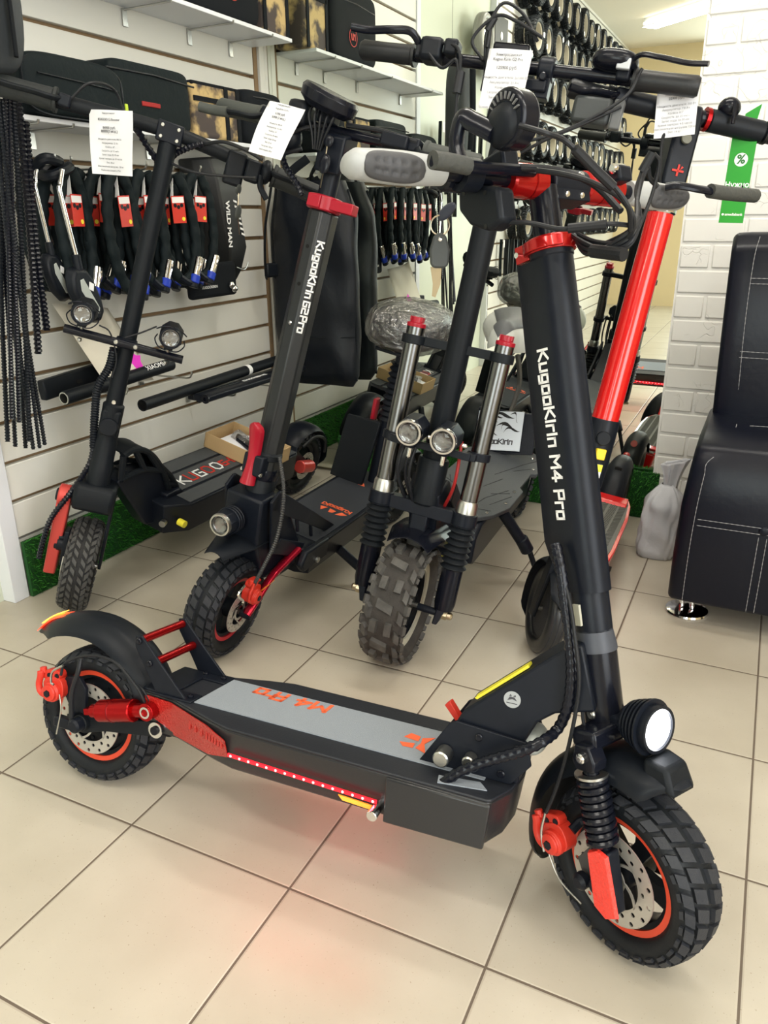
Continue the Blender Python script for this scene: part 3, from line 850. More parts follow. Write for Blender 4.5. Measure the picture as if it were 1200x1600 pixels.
    ap = [(.700, .292), (.712, .318), (.855, .448), (.872, .452), (.900, .36), (.872, .352), (.845, .344), (.822, .325), (.806, .288), (.79, .275)]
    arm = MB().prism(ap, -.043, .043, 'y').build('folding_arm', BLK, R0, bevel=.004)
    MB().prism([(.728, .3345), (.800, .400), (.798, .4035), (.724, .336)], -.030, -.010, 'y').build('arm_sticker', YEL, arm)
    Ms = plane_M((.783, -.0435, .352), (1, 0, .0), (0, 0, 1))
    MB(Ms).lathe([(0, 0), (.0125, 0), (.0125, .0006), (0, .0006)], None, 28).build('round_badge', mat('silver_badge', (.36, .38, .40), .4, .3, bump=(200, .05)), arm)
    bq = MB(Ms)
    for q in ([(-.007, -.002), (0, .001), (.007, -.001), (.003, .004), (-.004, .004)], [(-.005, .005), (-.001, .005), (-.003, .008)], [(.001, .005), (.005, .005), (.004, .008)], [(-.008, -.006), (.008, -.006), (.008, -.005), (-.008, -.005)]):
        bq.prism(q, .0006, .0010, 'z')
    bq.build('badge_mark', mat('dark_ink', (.05, .05, .06), .7, bump=(200, .02)), arm)
    MB().hexa([(.664, .020, .292), (.692, .020, .262), (.698, .020, .268), (.672, .020, .300), (.664, .036, .292), (.692, .036, .262), (.698, .036, .268), (.672, .036, .300)]).build('latch_lever', REDB, R0, bevel=.001)
    MB().ball((.812, 0, .282), (.022, .038, .022), nu=20, nv=12).build('hinge_bumper', mat('translucent_grey_bumper', (.5, .53, .5), .4, bump=(200, .05)), R0)
    # ---- rear: fender, tail lamp, footrest frame, suspension
    M = F.rear(); wcz = F.r
    def rf(u): return .215-.075*u**1.1+.018*u*u if False else (.208-.058*min(1, u*1.15)+.006*u)
    fd = fender(F, R0, M, radians(143), radians(-4), rf, lambda u: .018+.034*min(1, (u*5)**.6), n=34, crown=.032)
    tl = MB(M)
    def tf(u, v):
        a = radians(139-22*u); q = (v*2-1)*.55; r = rf((.03+.145*u))+.002+.005*sin(pi*u)*(1-q*q*2)-.032*abs(q*.034/.045)**2.6
        return (r*cos(a), -r*sin(a), q*.034)
    tl.grid(tf, 8, 6, lambda u, v: (0, 0, 0) if False else (Vector((cos(radians(133)), -sin(radians(133)), 0))*.001))
    t_ = tl.build('tail_lamp', TAILR, fd, ang=60)
    tc = MB(M)
    def tf2(u, v):
        a = radians(136-16*u); q = (v*2-1)*.28; r = rf((.04+.10*u))+.0066
        return (r*cos(a), -r*sin(a), q*.034)
    tc.grid(tf2, 6, 3, lambda u, v: (Vector((cos(radians(133)), -sin(radians(133)), 0))*.001)); tc.build('tail_core', TAILY, t_)
    for s in (-1, 1):
        y0 = s*.058
        pl = [(.118, .322), (.132, .324), (.170, .285), (.228, .229), (.228, .225), (.168, .225), (.150, .255), (.120, .300)]
        q = MB().prism(pl, y0, y0+s*.005, 'y')
        q.box((.205, s*.050, .2275), (.075, .035, .004))
        o = q.build('footrest_plate', BLK, R0, bevel=.0012)
        b_ = MB(); bolt(b_, (.128, y0, .314), (.128, y0+s*.009, .314), .006); bolt(b_, (.152, y0, .278), (.152, y0+s*.009, .278), .006)
        bolt(b_, (.19, s*.050, .229), (.19, s*.050, .234), .0055); bolt(b_, (.23, s*.050, .229), (.23, s*.050, .234), .0055)
        b_.build('bolt', GLB, o)
    MB().cyl((.128, -.057, .314), (.128, .057, .314), .0075, n=20).build('footrest_bar', RED, R0)
    MB().cyl((.154, -.057, .277), (.154, .057, .277), .0075, n=20).build('footrest_bar', RED, R0)
    MB().box((.165, 0, .2285), (.06, .12, .004)).build('footrest_base', BLK, R0, bevel=.001)
    for s in (-1, 1):
        a = Vector((.020, s*.066, .160)); b_ = Vector((.165, s*.066, .196)); d = (b_-a).normalized()
        q = MB().cyl(a+d*.028, a+d*.108, .0205, n=28, ch=.002).cyl(a+d*.010, a+d*.035, .0125, n=24).cyl(a+d*.100, a+d*.130, .013, n=24)
        q.box((0, 0, 0), (.022, .016, .012), Matrix.Translation(a+d*.006)@Matrix.Rotation(-.2, 4, 'Y')); q.lathe([(0, -.013), (.016, -.013), (.016, .013), (0, .013)], Matrix.Translation(b_-d*.008)@Matrix.Rotation(pi/2, 4, 'X'), 22)
        o = q.build('shock_absorber', RED, R0, bevel=.0008)
        g = MB().lathe([(.0205, .03), (.0212, .0305), (.0212, .0325), (.0205, .033)], zto(a+d*.028, b_), 28)
        g.build('shock_ring', mat('dark_red', (.2, .004, .006), .3, .7, bump=(200, .05)), o)
        e = MB().lathe([(.007, -s*.0132), (.0105, -s*.0132), (.0105, -s*.0150), (.007, -s*.0150)], Matrix.Translation(b_-d*.008)@Matrix.Rotation(pi/2, 4, 'X'), 22, closed=True); e.build('bush', CHR, o)
        sw = MB().prism([(-.03, .128), (-.018, .148), (.04, .150), (.16, .170), (.176, .158), (.165, .142), (.05, .124), (0, .108), (-.025, .110)], s*.050, s*.058, 'y')
        sw.lathe([(0, -.012), (.016, -.012), (.016, .012), (0, .012)], Matrix.Translation((0, s*.056, wcz))@Matrix.Rotation(pi/2, 4, 'X'), 20)
        o2 = sw.build('swing_arm', MBK, R0, bevel=.0015)
        pv = MB().lathe([(.008, 0), (.0145, 0), (.0145, .002), (.008, .002)], Matrix.Translation((.165, s*.060, .156))@Matrix.Rotation(-s*pi/2, 4, 'X') if False else Matrix.Translation((.165, s*.0585, .156))@Matrix.Rotation(s*-pi/2, 4, 'X'), 22, closed=True)
        pv.build('pivot_washer', CHR, o2)
        pb = MB().cyl((.165, s*.055, .156), (.165, s*.064, .156), .008, n=14); pb.build('pivot_bolt', GLB, o2)
    # rear axle bracket with calliper and cables
    q = MB().prism([(-.055, .19), (-.042, .21), (-.012, .215), (.004, .195), (.004, .15), (-.02, .13)], -.058, -.050, 'y'); q.build('caliper_bracket', BLK, R0, bevel=.001)
    Mc = Matrix.Translation((-.062, -.060, .186))@Matrix.Rotation(radians(90), 4, 'X')@Matrix.Rotation(radians(10), 4, 'Z')
    cal = caliper(Mc, R0, REDB, 1.15)
    cb = MB()
    P = [F.y(95, 1055, -.085), F.y(103, 1035, -.082), F.y(140, 1024, -.075), F.y(180, 1035, -.07), F.y(215, 1075, -.068), F.y(235, 1110, -.06), (.18, -.045, .21)]
    cb.tube(catmull(P), .0026, 8).build('brake_cable', CABL, R0)
    MB().tube(catmull([F.y(215, 1070, -.064), F.y(225, 1080, -.064), F.y(240, 1108, -.058)]), .002, 8).build('motor_wire', CABL, R0)
    MB().tube(catmull([F.y(112, 1135, -.075), F.y(112, 1085, -.08), F.y(122, 1050, -.078), F.y(126, 1030, -.07)]), .0045, 10).build('motor_cable', CABL, R0)
    MB().tube(catmull([F.y(93, 1085, -.09), F.y(95, 1110, -.092), F.y(88, 1147, -.094)]), .0012, 6).build('inner_wire', STE, R0)
    MB().tube(catmull([F.y(98, 1040, -.09), F.y(82, 1050, -.09), F.y(80, 1066, -.09), F.y(84, 1070, -.09)]), .0022, 6).build('cable_end', STE, R0)
    q = MB().cyl((.0, -.056, wcz), (.0, -.086, wcz), .0135, n=18, ch=.004); q.build('axle_nut', BLK, R0)
    MB().box((-.028, -.070, wcz-.004), (.05, .016, .02)).build('axle_arm', BLK, R0, bevel=.003)

    # ================= steered part (axis coordinates)
    A = F.A; W = F.wc
    # fork: two legs with springs and red reflector shoes
    for s in (-1, 1):
        y = s*.062
        x0, x1 = .022, .030
        MB(A).cyl((x0, y, .300), (x1, y, .165), .0105, n=18).build('fork_rod', GLB, R0)
        sp = MB(A).coil((x0, y, .292), (x1, y, .188), .0185, .0050, 9, n=8, seg=14).build('fork_spring', GLB, R0)
        MB(A).lathe([(.012, .289), (.023, .289), (.023, .2925), (.012, .2925)], xf((x0-.0, y, 0)), 24, closed=True).build('spring_seat', STE, sp)
        MB(A).prism([(x0-.016, .298), (x0+.016, .298), (x0+.02, .312), (x0+.012, .335), (x0-.012, .335), (x0-.02, .312)], y-.014, y+.014, 'y').build('fork_head', GLB, R0, bevel=.003)
        bt = MB(A); bolt(bt, (x0, y+s*.012, .318), (x0, y+s*.020, .318), .0075); bt.build('fork_bolt', CHR, R0)
        leg = MB(A).hexa([(x1-.018, y-.012, .098), (x1+.016, y-.012, .098), (x1+.016, y+.012, .098), (x1-.018, y+.012, .098), (x1-.016, y-.012, .186), (x1+.016, y-.012, .188), (x1+.016, y+.012, .188), (x1-.016, y+.012, .186)]).build('fork_leg', BLK, R0, bevel=.003)
        z0, z1 = .094, .186
        pr = [(x1-.016, z0+.010), (x1+.004, z0-.002), (x1+.024, z0+.006), (x1+.018, z1), (x1+.001, z1+.006), (x1-.017, z1-.002)]
        MB(A).prism(pr, y+s*.012, y+s*.0185, 'y', inset=[(x1-.014, z0+.012), (x1+.004, z0), (x1+.022, z0+.008), (x1+.016, z1-.002), (x1+.001, z1+.004), (x1-.015, z1-.004)]).build('fork_reflector', mat('bright_red_reflector', (.85, .045, .03), .3, coat=.4, bump=(260, .5)), leg, bevel=.0008)
    MB(A).box((.015, 0, .338), (.042, .128, .026)).build('fork_crown', GLB, R0, bevel=.005)
    q = MB(A).cyl((W.x, -.046, W.z), (W.x, -.078, W.z), .012, n=18, ch=.003); q.cut().cyl((W.x-.030, -.060, W.z-.004), (W.x-.030, -.080, W.z-.004), .0125, n=18, ch=.005); q.build('axle_nut', BLK, R0)
    MB(A).prism([(W.x-.045, W.z+.02), (W.x-.012, W.z+.052), (W.x+.005, W.z+.048), (W.x+.005, W.z-.012), (W.x-.035, W.z-.016)], -.058, -.050, 'y').build('caliper_bracket', mat('dark_grey_plate', (.05, .05, .05), .5, bump=(200, .05)), R0, bevel=.001)
    cc = F.ay(873, 1305, -.066)
    Mc = A@Matrix.Translation(cc)@Matrix.Rotation(radians(90), 4, 'X')@Matrix.Rotation(radians(15), 4, 'Z')
    caliper(Mc, R0, REDB, 1.15)
    MB(A).tube(catmull([F.ay(893, 1298, -.06), F.ay(906, 1285, -.045), F.ay(915, 1283, -.04)]), .007, 10).build('brake_hose_joint', BLK, R0)
    MB(A).tube(catmull([F.ay(852, 1270, -.085), F.ay(846, 1300, -.088), F.ay(850, 1330, -.088)]), .002, 6).build('cable_end', STE, R0)
    MB(A).tube(catmull([F.ay(858, 1335, -.09), F.ay(875, 1375, -.094), F.ay(908, 1412, -.098)]), .0013, 6).build('inner_wire', STE, R0)
    # front fender
    Mw = A@Matrix.Translation(W)@Matrix.Rotation(radians(-90), 4, 'X')
    fender(F, R0, Mw, radians(196), radians(53), lambda u: .172+.020*abs(u-.3), lambda u: .052, name='front_fender', m=PLA, crown=.020, lip=.012, n=28)
    # block at the nose of the fender
    a = radians(60); c = Vector((W.x+.186*cos(a), 0, W.z+.186*sin(a)))
    MB(A).hexa([tuple(c+Vector(v)) for v in ((-.030, -.03, .0), (.014, -.026, -.022), (.014, .026, -.022), (-.030, .03, .0), (-.028, -.026, .026), (.006, -.022, .016), (.006, .022, .016), (-.028, .026, .026))]).build('fender_nose', MBK, R0, bevel=.006)
    # head tube, collars, stem
    MB(A).lathe([(.028, .335), (.0285, .345), (.0285, .452)], None, 36).build('head_tube', GLB, R0)
    MB(A).lathe([(.0295, .449), (.0295, .455), (.0262, .478), (.0262, .480)], None, 36).build('stem_cone', mat('grey_collar', (.05, .055, .07), .45, bump=(200, .05)), R0)
    bt = MB(A); bolt(bt, (.004, -.027, .362), (.004, -.0325, .362), .0075); bt.build('head_bolt', STE, R0)
    MB(A).lathe([(.0262, .478), (.0262, .545), (.025, .548), (.025, .551)], None, 36).build('stem_sleeve', BLK, R0)
    # main stem: round front tube with a flat-sided rear spine
    st = MB(A)
    def sec(s):
        k = (s-.535)/(1.005-.535); R = .0272
        back = -.060+.012*k if k > .08 else -.060+(.08-k)*.35
        if k < 0.15: back = -.060+(.15-k)/.15*.030
        return R, back
    N = 26; ss = [.535+(1.0-.535)*i/N for i in range(N+1)]; prof = []
    vs = []; fs = []; K = 22
    for s_ in ss:
        R, bk_ = sec(s_)
        ring = []
        for k in range(15):
            a = -pi/2+pi*k/14; ring.append((R*cos(a)+.004, R*sin(a)))
        ring += [(-.012, R*.96), (bk_+.006, R*.86), (bk_, R*.70), (bk_, -R*.70), (bk_+.006, -R*.86), (-.012, -R*.96)]
        K = len(ring)
        vs += [(x, y, s_) for x, y in ring]
    for i in range(N):
        for k in range(K): fs.append((i*K+k, i*K+(k+1) % K, (i+1)*K+(k+1) % K, (i+1)*K+k))
    fs.append(tuple(range(K))); fs.append(tuple(N*K+k for k in range(K)))
    st.add(vs, fs); stem = st.build('stem', BLK, R0, ang=40)
    Mt = A@plane_M((-.004, -.0264, .890), (0, 0, -1), (1, 0.02, 0))
    tx = MB(); stroke_text(tx, 'KugooKirin', Mt@Matrix.Translation((.012, -.015, 0)), .0170, th=.21, gap=.29)
    tx.build('stem_lettering', WHT, stem)
    tx = MB(); stroke_text(tx, 'M4 Pro', Mt@Matrix.Translation((.160, -.015, 0)), .0170, th=.21, gap=.29)
    tx.build('stem_lettering', WHT, stem)
    MB(A).lathe([(.0285, 1.0), (.030, 1.002), (.030, 1.012), (.024, 1.02), (.0235, 1.02)], xf((.002, 0, 0)), 32).build('stem_cap', BLK, R0)
    cl = MB(A).lathe([(.0285, 1.008), (.0335, 1.008), (.0340, 1.010), (.0340, 1.025), (.0335, 1.027), (.0285, 1.027)], xf((.002, 0, 0)), 36, closed=True)
    cl.box((-.038, -.012, 1.017), (.026, .010, .024)).box((-.038, .010, 1.017), (.026, .010, .024))
    cl.lathe([(.0340, 1.009), (.0385, 1.010), (.0385, 1.024), (.0340, 1.025)], xf((.002, 0, 0)), 24, closed=True, a0=radians(-150), a1=radians(-20))
    c2 = cl.build('quick_clamp', mat('red_clamp', (.46, .008, .008), .22, .5, coat=.3, bump=(200, .03)), R0, bevel=.001)
    MB(A).cyl((-.044, -.022, 1.017), (-.044, .022, 1.017), .004, n=12).build('clamp_pin', CHR, c2)
    MB(A).lathe([(.0205, 1.01), (.0205, 1.095)], None, 32).build('inner_tube', GLB, R0)
    # handlebar
    sb = 1.103; bw = .3116
    hb = MB(A).cyl((0, -bw+.01, sb), (0, bw-.01, sb), .0105, n=20).build('handlebar', GLB, R0)
    u0, u1 = F.ax(852, 297, .0).y, F.ax(908, 298, .0).y
    q = MB(A).cyl((0, u0, sb), (0, u1, sb), .0215, n=30, ch=.002).box((0, (u0+u1)/2, sb-.014), (.036, abs(u1-u0)*.9, .024)); q.build('bar_clamp', BLK, R0, bevel=.002)
    for s in (-1, 1):
        ya = [abs(F.ax(852, 297, .0).y), F.ax(908, 298, .0).y][s > 0]; yb = [abs(F.ax(792, 293, .0).y), F.ax(962, 300, .0).y][s > 0]
        r_ = MB(A).cyl((0, s*ya, sb), (0, s*yb, sb), .0225, n=32, ch=.003).build('bar_ring', mat('red_clamp', (0, 0, 0)), R0)
        g_ = MB(A).cyl((0, s*(ya*.6+yb*.4), sb), (0, s*(ya*.6+yb*.4+.002), sb), .0232, n=32).build('ring_ridge', RED, r_)
    bt = MB(A)
    for y in (u0*.7+u1*.3, u0*.3+u1*.7):
        bolt(bt, (.018, y, sb+.006), (.024, y, sb+.008), .0055); bolt(bt, (.016, y, sb-.018), (.021, y, sb-.020), .0042)
    bt.build('clamp_bolt', CHR, R0)
    # grips: oval with a dark dimpled pad
    for s in (-1, 1):
        g = MB(A); y1 = s*bw; y0 = s*(bw-.135)
        n = 16; vs = []; fs = []; K = 22
        for i in range(n+1):
            t = i/n; y = y0+(y1-y0)*t
            rx = .0165+.006*t**1.3; rz = .0165+.0035*sin(pi*min(1, t*1.1))
            if i == n: rx *= .75; rz *= .7
            for k in range(K):
                a = 2*pi*k/K; vs.append((rx*cos(a)-.004*t, y, sb+rz*sin(a)))
        for i in range(n):
            for k in range(K): fs.append((i*K+k, i*K+(k+1) % K, (i+1)*K+(k+1) % K, (i+1)*K+k))
        vs.append((0, y1+s*.004, sb)); c0 = len(vs)-1
        for k in range(K): fs.append((n*K+k, n*K+(k+1) % K, c0))
        fs.append(tuple(range(K)))
        g.add(vs, fs); gp = g.build('handle_grip', WGRIP, R0, ang=60)
        pd = MB(A)
        def pf(u, v, s=s, y0=y0, y1=y1):
            t = .07+.66*u; y = y1+(y0-y1)*(t); T_ = 1-t
            wv = math.sqrt(max(0, 1-(2*u-1)**4))
            rx = .0165+.006*T_**1.3+.0030; rz = .0165+.0035*sin(pi*min(1, T_*1.1))+.0030
            a = radians(-22)+(v-.5)*radians(112)*wv
            # dimples
            dd = 0
            for di in range(5):
                for dj in (-1, 1):
                    if abs(u-(.2+di*.15)) < .05 and abs((v-.5)*wv-dj*.13) < .07: dd = .0022
            edge = min(1, (1-abs(2*v-1))*6, wv*1.2)
            rx -= .0022*(1-edge); rz -= .0022*(1-edge)
            return (( rx-dd)*cos(a)*1-.004*T_, y, sb+(rz-dd)*sin(a))
        pd.grid(pf, 40, 18, lambda u, v: (0, 0, 0.0001))
        pd.build('palm_pad', DGRIP, gp, ang=60)
    # brake levers pointing outward in front of the grips
    for s in (-1, 1):
        if s < 0:
            P = [F.ax(835, 268, .025), F.ax(795, 265, .045), F.ax(745, 262, .055), F.ax(710, 255, .060), F.ax(676, 250, .062)]
        else: P = [F.ax(1040, 292, .025), F.ax(1060, 290, .040), F.ax(1095, 296, .055), F.ax(1135, 302, .060), F.ax(1180, 306, .064)]
        lever(F, R0, P, None, sleeve=mat('ribbed_lever_rubber', (.05, .052, .048), .6, bump=(120, .4)))
        MB(A).box((.022, s*(.095 if s < 0 else .125), sb+.010), (.04, .028, .022)).build('lever_clamp', BLK, R0, bevel=.004)
        MB(A).cyl((.034, s*.075 if s < 0 else .105, sb+.016), (.034, s*.098 if s < 0 else .130, sb+.018), .007, n=10, ch=.002).build('cable_adjuster', CHR, R0)
    # throttle with display on the near side, key box below
    c = F.ay(800, 192, -.13)
    MB(A).ball((c.x, -.135, c.z-.004), (.028, .022, .026), nu=24, nv=14, p=.8).build('throttle_housing', PLA, R0)
    q = MB(A)
    q.lathe([(0, -.016), (.029, -.016), (.0335, -.011), (.0335, .012), (.031, .015), (0, .015)], Matrix.Translation((c.x+.004, -.132, c.z+.002))@Matrix.Rotation(radians(90), 4, 'X'), 30)
    th = q.build('display_hood', GLB, R0, bevel=.002)
    rb = MB(A)
    for k in range(9):
        a = radians(5+k*16); rb.box((0, 0, 0), (.008, .003, .0014), Matrix.Translation((c.x+.004+.024*cos(a), -.148, c.z+.002+.024*sin(a)))@Matrix.Rotation(-a, 4, 'Y'))
    rb.build('hood_ribs', mat('worn_grey_edge', (.16, .16, .16), .4, bump=(200, .05)), th)
    MB(A).tube(catmull([(c.x-.01, -.150, c.z-.01), (c.x-.035, -.158, c.z+.012), (c.x-.050, -.163, c.z+.022), (c.x-.062, -.166, c.z-.005), (c.x-.055, -.168, c.z-.035)]), .0125, 12, flat=(1, .75)).build('thumb_lever', GLB, R0)
    MB(A).cyl((-.020, -.128, c.z-.028), (-.020, -.160, c.z-.028), .017, n=24, ch=.003).build('throttle_pivot', GLB, R0)
    MB(A).lathe([(.0115, -.014), (.021, -.014), (.021, .014), (.0115, .014)], Matrix.Translation((0, -.135, sb))@Matrix.Rotation(radians(90), 4, 'X'), 24, closed=True).build('throttle_clamp', BLK, R0)
    p0 = F.ay(717, 287, -.115); p1 = F.ay(780, 292, -.115); p2 = F.ay(786, 345, -.115); p3 = F.ay(765, 362, -.115); p4 = F.ay(735, 352, -.115); p5 = F.ay(718, 330, -.115)
    kb = MB(A).prism([(p.x, p.z) for p in (p0, p1, p2, p3, p4, p5)], -.118, -.088, 'y').build('switch_box', PLA, R0, bevel=.006)
    b_ = MB(A)
    for px, py in ((724, 302), (757, 301), (758, 354)):
        p = F.ay(px, py, -.119); b_.cut().cyl((p.x, -.117, p.z), (p.x, -.1186, p.z), .003, n=10)
    b_.build('box_screw', mat('screw_black', (.004, .004, .004), .5, bump=(200, .05)), kb)
    # key in the box with ring and fob
    k0 = F.ay(722, 322, -.105)
    MB(A).ball((0, 0, 0), (.021, .004, .009), Matrix.Translation(k0+Vector((-.024, -.008, .0)))@Matrix.Rotation(radians(-8), 4, 'Y'), nu=18, nv=8).build('key_head', mat('blue_black_plastic', (.03, .035, .06), .35, bump=(200, .05)), kb)
    def ringpts(c_, ra, up, side, n=22): return [Vector(c_)+Vector(up)*ra*cos(2*pi*i/n)+Vector(side)*ra*sin(2*pi*i/n) for i in range(n+1)]
    dn = (F.B@F.A).to_3x3().inverted()@Vector((0, 0, -1)); dn.normalize(); rt = (F.B@F.A).to_3x3().inverted()@RIGHT
    rc = k0+Vector((-.036, -.010, 0))+dn*.014
    MB(A).tube(ringpts(rc, .013, dn, rt), .0011, 8).build('key_ring', BRS, kb)
    Mf = A@plane_M(rc+dn*.034, rt, -dn)
    fb = MB(Mf).prism([(-.013, -.018), (-.008, -.023), (.008, -.023), (.013, -.018), (.014, .002), (.009, .020), (.003, .024), (-.003, .024), (-.009, .020), (-.014, .002)], -.005, .005, 'z').build('key_fob', mat('grey_fob', (.045, .05, .05), .5, bump=(200, .05)), kb, bevel=.003)
    MB(Mf).ball((0, .016, .006), (.0035, .0035, .002), nu=12, nv=6).build('fob_led', CHR, fb)
    MB(Mf).prism([(-.012, -.022), (.004, -.022), (.003, -.045), (-.004, -.064), (-.009, -.062), (-.008, -.045)], -.009, -.007, 'z').build('spare_key', BRS, kb)
    # cables
    def cabl(name, pix, r, m=CABL, end=None):
        P = [F.ay(a, b_, y) for a, b_, y in pix]
        return MB(A).tube(catmull(P, 8), r, 8).build(name, m, R0)
    cabl('throttle_cable', [(812, 196, -.15), (850, 207, -.14), (880, 218, -.11), (905, 240, -.09), (935, 268, -.06), (960, 292, -.04), (982, 325, -.02), (985, 360, 0)], .0032)
    MB(A).tube([F.ay(898, 232, -.10), F.ay(935, 270, -.065), F.ay(958, 292, -.045)], .006, 10).build('cable_joint', CABL, R0)
    cabl('switch_cable', [(785, 348, -.10), (825, 348, -.09), (870, 357, -.07), (905, 357, -.05), (950, 350, -.03), (985, 352, 0)], .003)
    MB(A).tube([F.ay(888, 357, -.06), F.ay(948, 351, -.035)], .006, 10).build('cable_joint', CABL, R0)
    cabl('brake_cable_near', [(838, 266, -.075), (880, 272, -.06), (925, 285, -.04), (970, 310, -.02), (990, 345, 0), (975, 378, .01), (930, 378, .01), (890, 362, .02), (870, 372, .02)], .0034)
    cabl('brake_cable_far', [(1028, 292, .11), (1015, 278, .10), (1012, 262, .09), (1003, 280, .08), (996, 310, .06), (992, 350, .03), (965, 372, .02), (920, 385, .02), (880, 360, .02)], .0034)
    MB(A).tube([F.ay(1020, 238, .09), F.ay(1003, 268, .085)], .006, 10).build('cable_joint', CABL, R0)
    cabl('lamp_cable', [(1003, 268, .085), (994, 300, .07), (1000, 340, .05), (985, 382, .03), (950, 395, .02), (900, 372, .02)], .0028)
    cabl('button_cable', [(1022, 240, .09), (1030, 255, .10), (1020, 300, .10), (1005, 340, .08), (990, 375, .05)], .0026)
    for k, dy in enumerate((0, 8, 16)):
        cabl('harness_cable', [(890+k*3, 365, .01), (915, 380+dy, -.0), (950, 392-dy*.5, 0), (985, 378-dy, .01), (1000, 340, .03)], .003)
    MB(A).tube([F.ay(925, 392, -.005), F.ay(975, 398, -.005)], .0085, 10).build('cable_bundle', CABL, R0)
    cabl('bar_cable', [(780, 262, -.10), (830, 262, -.07), (880, 268, -.02), (930, 290, .0), (970, 330, .0)], .0045)
    # spiral-wrapped loom down the stem to the deck
    L_ = []
    for a, b_, y in ((868, 850, -.040), (876, 890, -.046), (884, 950, -.05), (890, 1000, -.055), (893, 1050, -.058), (888, 1100, -.062), (872, 1138, -.068)):
        L_.append(A@F.ay(a, b_, y))
    for a, b_, y in ((845, 1160, -.075), (810, 1175, -.08), (765, 1188, -.085), (725, 1203, -.09), (697, 1221, -.092)): L_.append(F.y(a, b_, y))
    L_[-1] = Vector((L_[-1].x, L_[-1].y, dz+.006))
    L_.append(Vector((L_[-1].x-.006, L_[-1].y, dz-.01)))
    MB().spiral(catmull(L_, 10), .0078, .0120, .11, 10).build('spiral_loom', GLB, R0)
    L2 = [A@F.ay(a, b_, y) for a, b_, y in ((874, 885, -.046), (890, 940, -.05), (899, 1000, -.058), (905, 1060, -.060), (900, 1110, -.062), (885, 1180, -.07), (868, 1235, -.078), (853, 1270, -.085))]
    MB().tube(catmull(L2, 8), .0028, 8).build('front_brake_cable', CABL, R0)
    L3 = [A@F.ay(a, b_, y) for a, b_, y in ((896, 1060, -.045), (908, 1090, -.045), (912, 1130, -.045), (925, 1146, -.04), (960, 1152, -.03))]
    MB().tube(catmull(L3, 8), .0025, 8).build('lamp_wire', CABL, R0)
    MB(A).box((.0, -.03, .505), (.012, .004, .030)).build('stem_label', mat('faded_label', (.45, .44, .36), .6, bump=(200, .05)), R0)
    # ---- headlamp
    lc = Vector((.078, 0, .352)); Ml = A@Matrix.Translation(lc)@Matrix.Rotation(radians(96), 4, 'Y')@Matrix.Scale(.92, 4)
    hl = MB(Ml).lathe([(0, -.042), (.020, -.042), (.026, -.034), (.033, -.006), (.036, .012), (.036, .018), (.031, .018), (.030, .012), (0, .012)], None, 36)
    for k in range(5):
        z = -.030+k*.008; r_ = .027+.0115*(k/4.0)**.8; hl.lathe([(r_-.004, z), (r_+.004, z), (r_+.004, z+.003), (r_-.004, z+.003)], None, 36, closed=True)
    lamp = hl.build('headlamp', BLK, R0)
    MB(Ml).ball((0, 0, .013), (.0305, .0305, .0075), nu=28, nv=10).build('lit_lens', HEAD, lamp)
    l = D.lights.new('headlamp_beam', 'SPOT'); l.energy = 6; l.spot_size = radians(80); l.spot_blend = .8; l.color = (.85, .9, 1); l.shadow_soft_size = .02
    lo = D.objects.new('headlamp_beam', l); COL.objects.link(lo); lo.parent = R0; lo.matrix_local = Ml@Matrix.Translation((0, 0, .024))@Matrix.Rotation(pi, 4, 'X')
    MB(A).box((.035, 0, .350), (.05, .030, .02)).build('lamp_bracket', BLK, R0, bevel=.003)
    return R0
HERO = hero()

# ================================================================== shared scooter pieces
def bars(F, root, sb, bw, sweep=0.0, drop=0.0, glen=.125, gm=GGRIP, r=.0105, gr=.0165, m=GLB, bend=.07):
    def pt(l): 
        k = max(0, (abs(l)-bend)/(bw-bend)); return Vector((sweep*k, l, sb-drop*k))
    P = [pt(l) for l in (-bw+.008, -bw*.6, -bend, 0, bend, bw*.6, bw-.008)]
    MB(F.A).tube(catmull(P, 5), r, 14).build('handlebar', m, root)
    for s in (-1, 1):
        a = pt(s*(bw-glen)); b = pt(s*bw)
        d = (b-a).normalized(); L = (b-a).length
        g = MB(F.A).lathe([(r, 0), (gr+.003, 0), (gr+.003, .006), (gr, .009), (gr*.96, L*.5), (gr, L-.006), (gr*.8, L), (.001, L)], zto(a, b), 24)
        g.build('handle_grip', gm, root)
    return pt
def brake_lever_(F, root, pt, bw, glen, s, fwd=.045, up=.0, ln=.14, m=GLB, sleeve=None):
    l0 = s*(bw-glen-.018)
    b = pt(l0)
    P = [b+Vector((.012, 0, .006)), b+Vector((fwd*.8, s*.022, .006+up)), b+Vector((fwd, s*.06, .004+up)), b+Vector((fwd*.95, s*ln*.75, up)), b+Vector((fwd*1.08, s*ln, up))]
    lever(F, root, P, None, sleeve=sleeve, m=m)
    MB(F.A).box(tuple(b+Vector((.010, 0, .003))), (.036, .026, .026)).build('lever_clamp', BLK, root, bevel=.004)
    return b
def along(F, pts, r, root, name='cable', m=CABL, n=8):
    return MB().tube(catmull(pts, 8), r, n).build(name, m, root)
def foot(F, px, py, x):
    """body point above which the stand touches the floor, at station x"""
    Bi = F.B.inverted(); lo = F.x(px, py, x); return lo
def kick(F, root, a, b, r=.010):
    a = Vector(a); b = Vector(b); m_ = a.lerp(b, .55)
    k = MB().cyl(a, m_, r*1.5, n=14, ch=.002).cyl(m_, b, r, n=12)
    k.box((0, 0, 0), (.03, .022, .012), Matrix.Translation(b))
    return k.build('kickstand', BLK, root)
def ground(F, x, y):
    """body z of the floor at body x, y"""
    n = F.B.to_3x3(); p = F.B@Vector((x, y, 0)); return -p.z/n[2][2]
